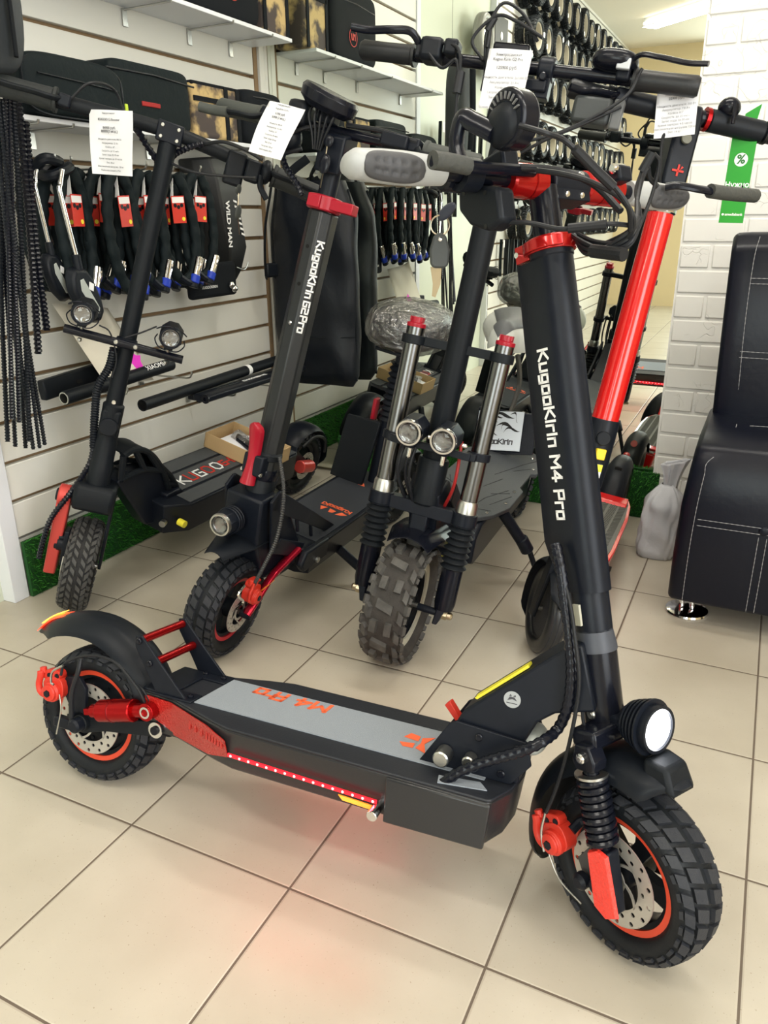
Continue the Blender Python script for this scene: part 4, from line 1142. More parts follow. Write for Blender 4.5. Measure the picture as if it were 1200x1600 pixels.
def spot_lamp(M, root, body=BLK, ring=CHR, R=.030, lit=None, cage=False, name='spot_lamp', fins=0, L=.05):
    b = MB(M).prism([(R*1.12*cos(a), R*1.12*sin(a)) for a in [pi/8+k*pi/4 for k in range(8)]], -L, .004, 'z', inset=[(R*1.12*cos(a), R*1.12*sin(a)) for a in [pi/8+k*pi/4 for k in range(8)]])
    b.prism([(-.35*R, .9*R), (.35*R, .9*R), (.42*R, 1.32*R), (-.42*R, 1.32*R)], -L*.9, -.004, 'z')
    for k in range(fins): b.lathe([(R*1.02, -L+k*.009), (R*1.22, -L+k*.009), (R*1.22, -L+k*.009+.004), (R*1.02, -L+k*.009+.004)], None, 32, closed=True)
    o = b.build(name, body, root, bevel=.0025)
    MB(M).lathe([(R*.80, .002), (R*1.02, .002), (R*1.04, .006), (R*.98, .012), (R*.84, .012), (R*.78, .006)], None, 40, closed=True).build('bezel', ring, o)
    rf = MB(M).lathe([(R*.80, .006), (R*.55, -.004), (R*.25, -.012), (.001, -.013)], None, 32).build('reflector', LENS, o)
    l = MB(M)
    for k in range(4): l.cut().ball((R*.34*cos(k*pi/2+.5), R*.34*sin(k*pi/2+.5), -.003), (R*.17, R*.17, R*.14), nu=12, nv=8)
    l.build('led_lens', mat('led_lens_clear', (.8, .8, .78), .1, .3, bump=(90, .1)), o)
    MB(M).ball((0, 0, .004), (R*.80, R*.80, .006), nu=24, nv=8).build('front_glass', GLASS, o)
    if cage:
        c = MB(M)
        for s in (-1, 1):
            for q in (-1, 1): c.tube(catmull([(s*R*1.25, q*.3*R, -.03), (s*R*1.35, q*.5*R, .0), (s*R*.9, q*.95*R, .016), (s*.2*R, q*1.15*R, .014)]), .0016, 6)
        c.build('lamp_cage', BLK, o)
    return o
def grip_deck(F, root, x0, x1, dw, dz, th, nose=.04, m=BLK, taper=None, mat_=BGT):
    top = [(x0, dw*.72), (x0+.05, dw), (x1-nose, dw), (x1, dw*.62)]
    top = top+[(x, -y) for x, y in top[::-1]]
    bot = [(x0+.02 if x < (x0+x1)/2 else x-.02, y*.9) for x, y in top]
    o = MB().prism(bot, dz-th, dz-.004, 'z', inset=top).prism(top, dz-.004, dz, 'z').build('deck', m, root, bevel=.003)
    return o
def price(F, root, l, s, fwd, wd, ht, lines, label, ang=0.0, lean=0.0, bend=0.0, twist=0.0):
    """sheet hanging from the bar at lateral l (world vertical)"""
    p = F.B@F.A@Vector((fwd, l, s))
    rt = (F.B@F.A).to_3x3()@Vector((0, 1, 0)); rt.z *= .9
    rt = Matrix.Rotation(ang, 3, 'Z')@rt
    rt = Matrix.Rotation(twist, 3, (F.B@F.A).to_3x3()@Vector((1, 0, 0)))@rt
    nrm = rt.cross(Vector((0, 0, 1))).normalized()
    up = rt.cross(nrm)*-1; up = Vector((0, 0, 1)) if up.length < .1 else up
    up = (up+nrm*lean).normalized()
    if up.z < 0: up = -up
    return paper_tag(plane_M(p, rt, up), wd, ht, lines, label, bend=bend)

# ================================================================== B: booster by the slat wall
def scooter_b():
    F = Fr(-.0563, .3455, -1.5915, -.2761, 1.0634, .0344, .1641, .6478, .1308, .0372)
    R0 = empty('electric_scooter', M=F.B, label='black scooter at far left with KUGOO lettering on its deck, leaning beside the slat wall', cat='scooter')
    A, W = F.A, F.wc
    wheel(F, R0, True, 'hybrid', .082, 'hub', None, -.045, .055, tm=RUB2, tread=TRD2)
    wheel(F, R0, False, 'road', .082, 'hub', None, .042, .055)
    # deck: broad, three dark tapes, lettering
    dz, dw = .270, .112
    dk = grip_deck(F, R0, .16, .845, dw, dz, .105, nose=.07, m=BLK)
    for i, (y0, y1) in enumerate(((-.104, -.052), (-.040, .040), (.052, .104))):
        MB().prism([(.20, y0), (.20, y1), (.74 if i == 1 else .77, y1), (.74 if i == 1 else .77, y0)], dz+.0002, dz+.002, 'z').build('grip_tape', DGT, dk)
    Mt = plane_M((.702, .022, dz+.0024), (-1, 0, 0), (0, -1, 0))
    a = MB(); stroke_text(a, 'KUGOO', Mt, .040, th=.15, only=(0, 2, 4), gap=.24); a.build('deck_lettering', WHT, dk)
    a = MB(); stroke_text(a, 'KUGOO', Mt, .040, th=.15, only=(1, 3), gap=.24); a.build('deck_lettering', REP, dk)
    a = MB(); stroke_text(a, 'G-Boo', Mt@Matrix.Translation((.205, .004, 0)), .031, th=.2, gap=.22); a.build('deck_lettering', REP, dk)
    q = MB().cyl((.80, .095, .212), (.80, .118, .212), .011, n=16); q.build('charge_cap', YEL, dk)
    q = MB().cyl((.835, .07, .212), (.85, .075, .212), .010, n=16); q.build('charge_socket', STE, dk)
    MB().prism([(.735, dz), (.81, dz), (.81, dz+.014), (.75, dz+.018)], -.05, .05, 'y').build('arm_foot', BLK, R0, bevel=.004)
    # arched arm with round holes
    outer = [(.985, .455), (.950, .462), (.905, .448), (.858, .41), (.815, .35), (.785, .290)]
    inner = [(.750, .284), (.775, .32), (.805, .352), (.85, .372), (.91, .390), (.985, .385)]
    for s in (-1, 1):
        c = MB(); n = 12
        # ladder of solid webs leaves the windows open
        oc = catmull([Vector((x, 0, z)) for x, z in outer], 6); ic = catmull([Vector((x, 0, z)) for x, z in (inner[::-1])], 6)
        def strip(A1, A2, wd, y):
            pass
        c.tube(oc, .0085, 8, flat=(1, 1)); c.tube(ic, .0085, 8)
        for k in range(0, len(oc), 7):
            c.cyl(oc[k], ic[min(k, len(ic)-1)], .009, n=8)
        for v in range(len(c.v)): c.v[v] = c.v[v]+Vector((0, s*.032, 0))
        c.build('frame_arm', MBK, R0)
    MB().grid(lambda u, v: Vector((oc[int(u*(len(oc)-1))].x, (v*2-1)*.034, oc[int(u*(len(oc)-1))].z+.004)), 18, 2, lambda u, v: (0, 0, .004)).build('arm_cover', MBK, R0)
    MB().prism([(.78, .175), (.86, .19), (.99, .37), (.97, .40), (.84, .37), (.74, .28), (.72, .20)], -.026, .026, 'y').build('neck_brace', BLK, R0, bevel=.004)
    # front suspension: red arm on the outer side
    q = MB(A).hexa([(W.x-.026, -.090, W.z-.034), (W.x+.028, -.090, W.z-.034), (W.x+.028, -.060, W.z-.034), (W.x-.026, -.060, W.z-.034), (-.02, -.088, .335), (.03, -.088, .335), (.03, -.055, .335), (-.02, -.055, .335)])
    q.lathe([(0, -.014), (.03, -.014), (.03, .016), (0, .016)], Matrix.Translation((.004, -.072, .330))@Matrix.Rotation(pi/2, 4, 'X'), 24)
    q.build('suspension_arm', mat('salmon_red_paint', (.55, .06, .05), .35, .2, bump=(200, .05)), R0, bevel=.004)
    MB(A).cyl((.004, -.052, .330), (.004, -.094, .330), .017, n=18, ch=.002).build('pivot_cap', BLK, R0)
    MB(A).box((.012, -.047, .19), (.04, .012, .10)).build('calliper_mount', BLK, R0, bevel=.002)
    Mc = A@Matrix.Translation((W.x+.02, -.058, W.z+.06))@Matrix.Rotation(radians(90), 4, 'X')
    caliper(Mc, R0, BLK, 1.0)
    MB(A).prism([(-.045, .318), (.045, .310), (.052, .345), (.040, .385), (-.040, .385), (-.055, .34)], -.052, .052, 'y').build('fork_crown', MBK, R0, bevel=.012)
    for s in (1,): MB(A).hexa([(W.x-.018, s*.044, W.z), (W.x+.018, s*.044, W.z), (W.x+.018, s*.052, W.z), (W.x-.018, s*.052, W.z), (-.03, s*.044, .33), (.03, s*.044, .33), (.03, s*.052, .33), (-.03, s*.052, .33)]).build('fork_blade', BLK, R0, bevel=.002)
    MB(A).lathe([(.030, .38), (.030, .44), (.0275, .445), (.0275, .50), (.026, .505), (.026, .52)], None, 28).build('head_tube', MBK, R0)
    MB(A).lathe([(.026, .515), (.0265, .60), (.021, .605), (.0205, 1.235), (.0205, 1.24)], None, 28).build('stem', MBK, R0)
    MB(A).cyl((.018, 0, .548), (.036, 0, .548), .0225, n=28, ch=.002).build('joint_cap', PLA, R0)
    MB(A).box((.0, 0, .555), (.05, .046, .07)).build('fold_joint', MBK, R0, bevel=.006)
    bt = MB(A); bolt(bt, (.019, .0, .612), (.025, .0, .612), .006); bt.build('stem_bolt', CHR, R0)
    # lamp bar with two spot lamps
    lb = MB(A).cyl((.036, -.142, .765), (.036, .138, .765), .0105, n=18).build('lamp_bar', GLB, R0)
    bt = MB(A); bolt(bt, (.045, -.022, .767), (.0475, -.022, .767), .0055); bolt(bt, (.045, .024, .767), (.0475, .024, .767), .0055); bt.build('bar_bolt', STE, lb)
    MB(A).box((.020, 0, .765), (.03, .050, .022)).build('bar_clamp', BLK, lb, bevel=.003)
    for l in (-.104, .099):
        M = A@Matrix.Translation((.058, l, .815))@Matrix.Rotation(radians(94), 4, 'Y')@Matrix.Rotation(radians(-90), 4, 'Z')
        spot_lamp(M, R0, MBK, BLK, R=.026, cage=True, L=.055)
        bt = MB(A); bolt(bt, (.036, l, .752), (.036, l, .744), .005); bt.cut().cyl((.036, l, .775), (.04, l, .79), .005, n=10); bt.build('lamp_bolt', STE, R0)
    # top: bar, clamp, levers
    sb = 1.257; bw = .3668
    pt = bars(F, R0, sb, bw, .0041, .0246, glen=.125, gm=mat('charcoal_ribbed_rubber', (.018, .021, .022), .6, bump=(120, .3)), r=.0160, gr=.0235, m=MBK, bend=.05)
    q = MB(A).box((.0, .0, sb-.002), (.042, .058, .044)); cl = q.build('bar_clamp', BLK, R0, bevel=.003)
    bt = MB(A)
    for y in (-.018, .018):
        for z in (-.012, .012): bolt(bt, (.021, y, sb-.002+z), (.024, y, sb-.002+z), .0042)
    bt.build('clamp_bolt', STE, cl)
    for s in (-1, 1): brake_lever_(F, R0, pt, bw, .125, s, fwd=.04, up=-.005, ln=.15, m=MBK)
    # switch cluster and throttle by the near-left grip
    c = pt(.155)
    MB(A).box(tuple(c+Vector((.01, 0, -.02))), (.04, .045, .075)).build('lock_housing', PLA, R0, bevel=.006)
    MB(A).box(tuple(pt(.195)+Vector((.012, 0, -.01))), (.045, .035, .05)).build('switch_housing', PLA, R0, bevel=.006)
    MB(A).ball(tuple(pt(.225)+Vector((.012, 0, .0))), (.028, .016, .028), nu=18, nv=10).build('throttle', PLA, R0)
    MB(A).tube(catmull([pt(.215)+Vector((.03, 0, -.01)), pt(.22)+Vector((.03, 0, -.035)), pt(.24)+Vector((.035, 0, -.055))]), .007, 8).build('thumb_lever', PLA, R0)
    kp = F.B@A@(c+Vector((.03, .035, -.03)))
    Bi = F.B.inverted()
    def wp(px, py, d): return Bi@(CAM+ray(px, py)*d)
    d0 = (kp-CAM).length/ray(372, 290).length
    MB().ball(tuple(wp(373, 296, d0)), (.010, .003, .012), nu=14, nv=8).build('key_fob', GGRIP, R0)
    MB().ball(tuple(wp(372, 332, d0)), (.012, .004, .017), nu=14, nv=8).build('key_fob', GGRIP, R0)
    MB().tube([wp(373, 302, d0), wp(372, 322, d0)], .0012, 6).build('key_ring', BRS, R0)
    MB().tube([wp(372, 340, d0), wp(374, 366, d0)], .0025, 6, flat=(1, .3)).build('key_blade', BRS, R0)
    # looms
    dd = lambda px, py, k=0.0: Bi@(CAM+ray(px, py)*((F.B@A@Vector((.02, -.05, .9))-CAM).length/ray(px, py).length+k))
    along(F, [dd(110, 155), dd(140, 130), dd(178, 140, .05), dd(200, 190, .05), dd(225, 220), dd(250, 250)], .003, R0, 'brake_cable')
    MB().spiral(catmull([dd(212, 195), dd(222, 215), dd(238, 240), dd(247, 255)]), .007, .011, .2, 8).build('spiral_loom', GLB, R0)
    MB().spiral(catmull([dd(262, 255, .02), dd(275, 240, .0), (dd(300, 229, -.02)), dd(318, 225, -.02)]), .0065, .010, .2, 8).build('spiral_loom', GLB, R0)
    along(F, [dd(256, 250), dd(300, 268, -.04), dd(350, 275, -.06), dd(400, 278, -.08)], .003, R0, 'bar_cable')
    along(F, [dd(318, 225, -.02), dd(350, 222, -.05), dd(385, 235, -.07), dd(410, 250, -.08)], .004, R0, 'bar_cable')
    hose = [A@F.ax(a, b, f_) for a, b, f_ in ((178, 545, .03), (170, 575, .02), (153, 605, .01), (148, 650, 0), (146, 700, 0), (138, 728, .0), (110, 770, .03), (80, 810, .04), (66, 850, .04), (61, 872, .04))]
    MB().rings(catmull(hose[:5]), .0095, .007, .16, 10).build('corrugated_hose', PLA, R0)
    MB().spiral(catmull(hose[4:]), .0068, .009, .2, 8).build('spiral_loom', GLB, R0)
    along(F, [A@F.ax(a, b, .04) for a, b in ((155, 508), (172, 520), (182, 560), (175, 590))], .002, R0, 'lamp_wire')
    along(F, [A@F.ax(a, b, .04) for a, b in ((245, 510), (220, 520), (195, 528))], .002, R0, 'lamp_wire')
    # rear: fender, red shock
    fender(F, R0, F.rear(), radians(200), radians(20), .158, .050, name='rear_fender', m=BLK, crown=.014, n=18)
    MB().cyl((.02, .075, .150), (.11, .078, .175), .024, n=22, ch=.003).build('shock_absorber', mat('salmon_red_paint', (0, 0, 0)), R0)
    MB().prism([(-.02, .12), (.18, .16), (.2, .24), (.12, .24), (.0, .15)], .052, .060, 'y').build('swing_arm', BLK, R0, bevel=.002)
    along(F, [(.10, .07, .25), (.03, .075, .275), (-.06, .07, .24), (-.08, .07, .18)], .006, R0, 'rear_cable')
    kick(F, R0, (.42, .10, .17), (.38, .17, ground(F, .38, .17)+.006))
    ln = [('Электросамокат', .010, .006, 0), ('KUGOO G-Booster', .028, .0085, 1), ('84900 руб.', .052, .009, 1), ('80000(3 мод.)', .062, .009, 1)]
    ln += [(t, .085+.0115*i, .0065, 0) for i, t in enumerate(('Мощность двигателя: 800 Вт', 'Аккумулятор: 23 Ач', 'Колёса: 10"', 'Скорость: до 55 км/ч', 'Запас хода: 85-90 км', 'Время зарядки: до 10 часов', 'Вес: 28 кг', 'Максимальная нагрузка: 130 кг', 'Пыле-влагозащита: IP54'))]
    # sheet hangs from the left half of the bar
    p = F.B@A@pt(-.155); q_ = F.B@A@pt(-.075)
    rt = (onY(205, 173, p.y)-onY(140, 171, p.y)); dn = (onY(147, 270, p.y)-onY(140, 171, p.y))
    o = onY(172, 172, p.y-.02)
    paper_tag(plane_M(o, rt, -dn), rt.length, dn.length, [(t, y*dn.length/.19, s*.66*rt.length/.105*(1.15 if b else 1), b) for t, y, s, b in ln], 'white price sheet reading KUGOO G-Booster hanging from the far left handlebar', bend=.004)
    return F, R0
FB, SB = scooter_b()

# ================================================================== C: second scooter with crimson levers
def scooter_c():
    F = Fr(.4264, .2223, -1.5684, -.218, .9776, -.0146, .1781, .0277, .1293, .0372)
    R0 = empty('electric_scooter', M=F.B, label='black scooter second from left with crimson folding lever, red front arm and chunky tyre', cat='scooter')
    A, W = F.A, F.wc
    wheel(F, R0, True, 'road', .078, 'spoke', mat('crimson_ring', (.5, .015, .03), .3, .3, bump=(200, .05)), .042, .052)
    wheel(F, R0, False, 'road', .078, 'hub', None, .042, .052)
    dz, dw = .226, .094
    dk = grip_deck(F, R0, .16, .765, dw, dz, .085, nose=.02, m=BLK)
    MB().prism([(.19, -.082), (.19, .082), (.70, .082), (.70, -.082)], dz+.0002, dz+.002, 'z').build('grip_tape', mat('blue_black_tape', (.022, .026, .034), .8, bump=(900, .3)), dk)
    q = MB(); Mt = plane_M((.46, .058, dz+.0024), (1, 0, 0), (0, 1, 0))
    Mt = plane_M((.475, .068, dz+.0024), (0, -1, 0), (1, 0, 0))
    stroke_text(q, 'KugooKi', Mt, .016, th=.24); 
    for t in ([(.0, .03), (.02, .024), (.03, .05), (.014, .044)], [(.036, .03), (.058, .026), (.052, .05), (.04, .046)], [(.066, .024), (.088, .03), (.076, .052)]): q.prism(t, 0, .0005, 'z', Mt)
    q.build('deck_lettering', ORP, dk)
    q = MB()
    for t in ([(.265, .0), (.285, -.012), (.285, .012)],): q.prism(t, dz+.002, dz+.0026, 'z')
    q.build('deck_mark', ORP, dk)
    MB().cyl((.72, .096, .190), (.72, .106, .190), .008, n=14).build('charge_cap', STE, dk)
    MB().prism([(.66, .175), (.78, .175), (.80, .20), (.78, .235), (.66, .232)], .080, .1, 'y').build('corner_bumper', PLA, dk, bevel=.006)
    # truss plates from neck to deck
    for s in (-1, 1):
        for nm, pl in (('truss_bar', [(.90, .44), (.93, .40), (.62, .222), (.575, .226)]), ('truss_bar', [(.87, .30), (.90, .27), (.76, .20), (.74, .235)]), ('truss_bar', [(.905, .44), (.935, .42), (.905, .27), (.875, .28)])):
            MB().prism(pl, s*.060, s*.068, 'y').build(nm, BLK, R0, bevel=.002)
        for (x, z) in ((.80, .345), (.72, .30), (.80, .25)):
            MB().cyl((x, s*.062, z), (x-.02, s*.062, z-.06), .005, n=8).build('truss_web', BLK, R0)
    MB().prism([(.80, .16), (.90, .19), (.95, .30), (.95, .42), (.88, .42), (.80, .33), (.74, .24), (.74, .16)], -.05, .05, 'y').build('neck_box', BLK, R0, bevel=.006)
    # red leading arms
    for s in (-1, 1):
        P = [F.ay(a, b, .070) for a, b in ((462, 862), (445, 880), (425, 902), (405, 935), (388, 965))]
        P = [Vector((p.x, s*.068, p.z)) for p in P]
        P[-1] = Vector((W.x, s*.060, W.z)); P[-2] = Vector((W.x-.035, s*.066, W.z+.045))
        ar = MB(A).tube(catmull(P, 6), [.013+.006*min(1, abs(k-14)/14) for k in range(6*4+1)], 14, flat=(1.35, .62)).build('suspension_arm', mat('crimson_anodised', (.42, .008, .03), .22, .65, bump=(200, .03)), R0, ang=60)
        if s > 0:
            rfl = MB(A).tube([P[3]+Vector((.010, .009, .02)), P[2]+Vector((.006, .010, -.004))], .006, 8, flat=(1, .3)); rfl.build('amber_reflector', mat('amber_reflector', (.8, .25, .03), .3, coat=.4, bump=(300, .3)), ar)
    b1 = F.ay(415, 860, .0)
    MB(A).coil((-.075, 0, .315), (-.040, 0, .245), .022, .0052, 5, n=8, seg=14).build('spring', GLB, R0)
    MB(A).cyl((-.078, 0, .32), (-.03, 0, .23), .011, n=14).build('shock_rod', GLB, R0)
    cc = Vector((W.x-.006, .058, W.z+.058))
    Mc = A@Matrix.Translation(cc)@Matrix.Rotation(radians(-90), 4, 'X')@Matrix.Rotation(radians(180), 4, 'Z')
    caliper(Mc, R0, REDB, 1.25)
    MB(A).cyl((W.x, .045, W.z), (W.x, .078, W.z), .010, n=14, ch=.002).build('axle_nut', BLK, R0)
    # mudguard
    g = MB(A)
    def mg(u, v):
        q = v*2-1; x = -.075+.215*u; wv = .052*(1-.5*max(0, u-.6)/.4*abs(1)); return (x, q*wv, .305-.012*abs(q)**2-.05*max(0, u-.45)**2+.01*(1-u))
    g.grid(mg, 14, 8, lambda u, v: (0, 0, .003)); g.build('mudguard', PLA, R0, ang=60)
    # lamp
    M = A@Matrix.Translation((.110, -.014, .350))@Matrix.Rotation(radians(97), 4, 'Y')@Matrix.Rotation(radians(-90), 4, 'Z')
    spot_lamp(M, R0, BLK, STE, R=.0265, L=.045, fins=3, name='headlamp')
    MB(A).box((.05, -.006, .350), (.05, .02, .02)).build('lamp_bracket', BLK, R0, bevel=.003)
    MB(A).lathe([(.030, .315), (.034, .33), (.034, .445), (.031, .45), (.031, .47)], None, 30).build('head_tube', MBK, R0)
    MB(A).lathe([(.0315, .452), (.0325, .455), (.0325, .475), (.0315, .478)], None, 30).build('head_collar', GLB, R0)
    q = MB(A)
    for z in (.365, .405): bolt(q, (.020, .028, z), (.026, .036, z), .006)
    q.build('neck_bolt', STE, R0)
    # stem: six-sided extrusion
    hx = [(.030, -.012), (.030, .012), (.010, .030), (-.028, .026), (-.034, 0), (-.028, -.026), (.010, -.030)]
    st = MB(A).prism(hx, .470, 1.062, 'z').build('stem', mat('dark_grey_anodised', (.022, .024, .026), .36, .3, bump=(200, .05)), R0, bevel=.004)
    for z in (.985, .905): MB(A).cyl((.0295, -.002, z), (.0305, -.002, z), .0042, n=14).build('stem_hole', mat('hole_black', (.002, .002, .002), .9, bump=(90, .1)), st)
    b_ = MB(A); bolt(b_, (.029, -.002, .820), (.033, -.002, .820), .0045); b_.build('stem_bolt', CHR, st)
    n1 = Vector((.018, .020, 0)).normalized()
    Mt = A@plane_M(Vector((.0208, .0215, 1.0))+n1*.001, (0, 0, -1), (-.020, .018, 0))
    tx = MB(); stroke_text(tx, 'KugooKirin', Mt@Matrix.Translation((0, -.007, 0)), .0150, th=.24, gap=.30); tx.build('stem_lettering', WHT, st)
    tx = MB(); stroke_text(tx, 'G2', Mt@Matrix.Translation((.128, -.007, 0)), .0150, th=.24, gap=.30); tx.build('stem_lettering', WHT, st)
    tx = MB(); stroke_text(tx, 'Pro', Mt@Matrix.Translation((.160, -.007, 0)), .0150, th=.24, gap=.30); tx.build('stem_lettering', WHT, st)
    # crimson folding lever in front of the joint
    g = MB(A)
    def lv(u, v):
        q = v*2-1; s_ = .440+.150*u; wv = .019-.004*sin(pi*min(1, u*1.15)); wv *= math.sqrt(max(.02, 1-max(0, (u-.86)/.14)**2)); return (.052+.016*u-.012*abs(q)**3-.012*sin(pi*u), q*wv-.012, s_)
    g.grid(lv, 18, 8, lambda u, v: (.006, 0, 0)); g.build('folding_lever', CRM, R0, ang=60)
    MB(A).box((.030, -.006, .488), (.04, .052, .05)).build('lever_seat', BLK, R0, bevel=.004)
    MB(A).cyl((.044, -.034, .47), (.044, .02, .47), .006, n=12, ch=.001).build('lever_pin', CHR, R0)
    MB(A).lathe([(.030, .50), (.036, .503), (.036, .515), (.030, .52)], None, 28, closed=True).build('joint_ring', MBK, R0)
    cl = MB(A).lathe([(.030, 1.062), (.0375, 1.064), (.0375, 1.092), (.030, 1.094)], None, 32, closed=True)
    cl.box((.012, .052, 1.078), (.03, .055, .022)).box((.034, -.006, 1.078), (.018, .03, .026))
    cl.build('quick_clamp', CRM, R0, bevel=.002)
    MB(A).lathe([(.020, 1.09), (.020, 1.20)], None, 24).build('inner_tube', BLK, R0)
    MB(A).prism([(.03, 1.135), (.033, 1.21), (-.03, 1.235), (-.033, 1.16)], -.03, .03, 'y').build('stem_head', BLK, R0, bevel=.005)
    MB(A).box((-.02, .05, 1.17), (.018, .018, .055)).build('red_bracket', CRM, R0, bevel=.003)
    sb = 1.223; bw = .3118
    pt = bars(F, R0, sb, bw, -.01, .0, glen=.12, gm=GGRIP, r=.011, gr=.0185)
    for s in (-1, 1): brake_lever_(F, R0, pt, bw, .12, s, fwd=.045, up=-.018, ln=.15, m=MBK, sleeve=GGRIP)
    # round display leaning back
    Md = A@Matrix.Translation((.030, -.028, 1.268))@Matrix.Rotation(radians(8), 4, 'Y')@Matrix.Rotation(radians(-14), 4, 'X')
    dsp = MB(Md).lathe([(.0, -.018), (.046, -.018), (.062, -.006), (.064, .012), (.058, .020), (0, .022)], xf(s=(.8, 1, 1)), 36).build('display', GLB, R0, bevel=.001)
    fins = MB(Md)
    for k in range(8): fins.box((-.01+.0*k, .030+.003*k, -.004), (.04, .0012, .014))
    fins.build('display_vents', PLA, dsp)
    MB(A).box((.01, -.03, 1.245), (.03, .04, .03)).build('display_mount', BLK, R0, bevel=.004)
    for k in range(5):
        y = -.055+.014*k
        MB(A).tube(catmull([(.035, y, 1.262), (.050, y, 1.235), (.045, y*.6-.01, 1.205), (.035, y*.3-.02, 1.175)]), .0026, 6).build('display_cable', CABL, R0)
    MB(A).tube(catmull([(.03, -.02, 1.225), (.05, -.065, 1.205), (.055, -.105, 1.17), (.045, -.075, 1.12), (.04, -.04, 1.085)]), .004, 8).build('loom', CABL, R0)
    MB(A).spiral(catmull([(.055, -.100, 1.165), (.052, -.085, 1.13), (.048, -.05, 1.10), (.044, -.034, 1.08)]), .0065, .009, .2, 8).build('spiral_loom', GLB, R0)
    MB(A).tube(catmull([(.02, .02, 1.235), (.025, .10, 1.238), (.02, .18, 1.232)]), .005, 8).build('bar_cable', CABL, R0)
    MB(A).box((.02, .135, 1.225), (.03, .06, .026)).build('switch', BLK, R0, bevel=.004)
    # left side controls
    MB(A).box((.015, -.135, 1.215), (.05, .05, .05)).build('throttle', PLA, R0, bevel=.012)
    MB(A).box((.030, -.085, 1.235), (.05, .045, .05)).build('horn_switch', PLA, R0, bevel=.01)
    MB(A).ball((.03, -.10, 1.185), (.025, .028, .03), nu=18, nv=10).build('bell', PLA, R0)
    MB(A).tube(catmull([(.03, -.16, 1.20), (.045, -.13, 1.16), (.05, -.10, 1.15), (.04, -.06, 1.17)]), .0045, 8).build('cable', CABL, R0)
    # key and fob
    k0 = Vector((.045, .0, 1.195))
    MB(A).ball(tuple(k0), (.004, .011, .013), nu=14, nv=8).build('key_head', GLB, R0)
    MB(A).ball(tuple(k0+Vector((.004, .004, -.045))), (.004, .013, .020), nu=14, nv=8).build('key_fob', GLB, R0)
    MB(A).tube([k0+Vector((.003, .001, -.012)), k0+Vector((.004, .003, -.026))], .0014, 6).build('key_ring', BRS, R0)
    MB(A).tube([k0+Vector((.004, .006, -.064)), k0+Vector((.006, .008, -.092))], .003, 6, flat=(1, .3)).build('key_blade', BRS, R0)
    # brake hose down the front right
    P = [A@F.ax(a, b, l) for a, b, l in ((437, 715, .03), (443, 760, .055), (441, 800, .070), (431, 845, .075), (412, 885, .070), (396, 915, .050))]
    MB().rings(catmull(P), .0042, .0055, .2, 8).build('brake_hose', mat('braided_hose', (.05, .05, .052), .4, .3, bump=(200, .2)), R0)
    P = [A@F.ay(a, b, l) for a, b, l in ((436, 745, .03), (420, 780, .02), (395, 795, .0), (385, 800, -.02))]
    MB().tube(catmull(P), .0022, 6).build('lamp_wire', CABL, R0)
    P = [A@F.ay(a, b, l) for a, b, l in ((382, 915, .07), (372, 930, .075), (380, 940, .075), (370, 952, .075))]
    MB().tube(catmull(P), .003, 6).build('caliper_spring', CHR, R0)
    # kickstand and rear guard
    kx, ky = .50, .155
    kick(F, R0, (.56, .085, .15), (kx, ky+.05, ground(F, kx, ky+.05)+.006), .009)
    fender(F, R0, F.rear(), radians(190), radians(10), .155, .05, name='rear_fender', m=PLA, crown=.012, n=16)
    # seat post, panel and wrapped seat
    pn = MB().hexa([(.27, -.115, dz), (.285, -.115, dz), (.285, .0, dz), (.27, .0, dz), (.25, -.100, .43), (.265, -.100, .43), (.265, .015, .44), (.25, .015, .44)]).build('seat_support_panel', MBK, R0, bevel=.003)
    pc = F.x(622, 610, .22)
    MB().cyl((.22, .010, dz), (.22, .012, .44), .018, n=18).build('seat_post', BLK, R0)
    MB().rings([(.22, .012, .44), (.22, .018, .62)], .021, .018, .2, 14).build('seat_spring', PLA, R0)
    MB().cyl((.22, .018, .61), (.22, .02, .665), .014, n=14).build('seat_post', BLK, R0)
    MB().box((.22, -.030, .46), (.03, .012, .07)).build('seat_clamp', CRM, R0, bevel=.003)
    MB().box((.22, .02, .668), (.18, .10, .012)).build('seat_plate', BLK, R0, bevel=.004)
    MB().ball((.20, .027, .732), (.150, .104, .060), nu=30, nv=16, p=.72).build('seat', mat('grey_seat_vinyl', (.06, .062, .07), .35, bump=(30, .3)), R0, ang=80)
    wrap_seat(R0, (.20, .027, .733), (.166, .116, .072))
    return F, R0
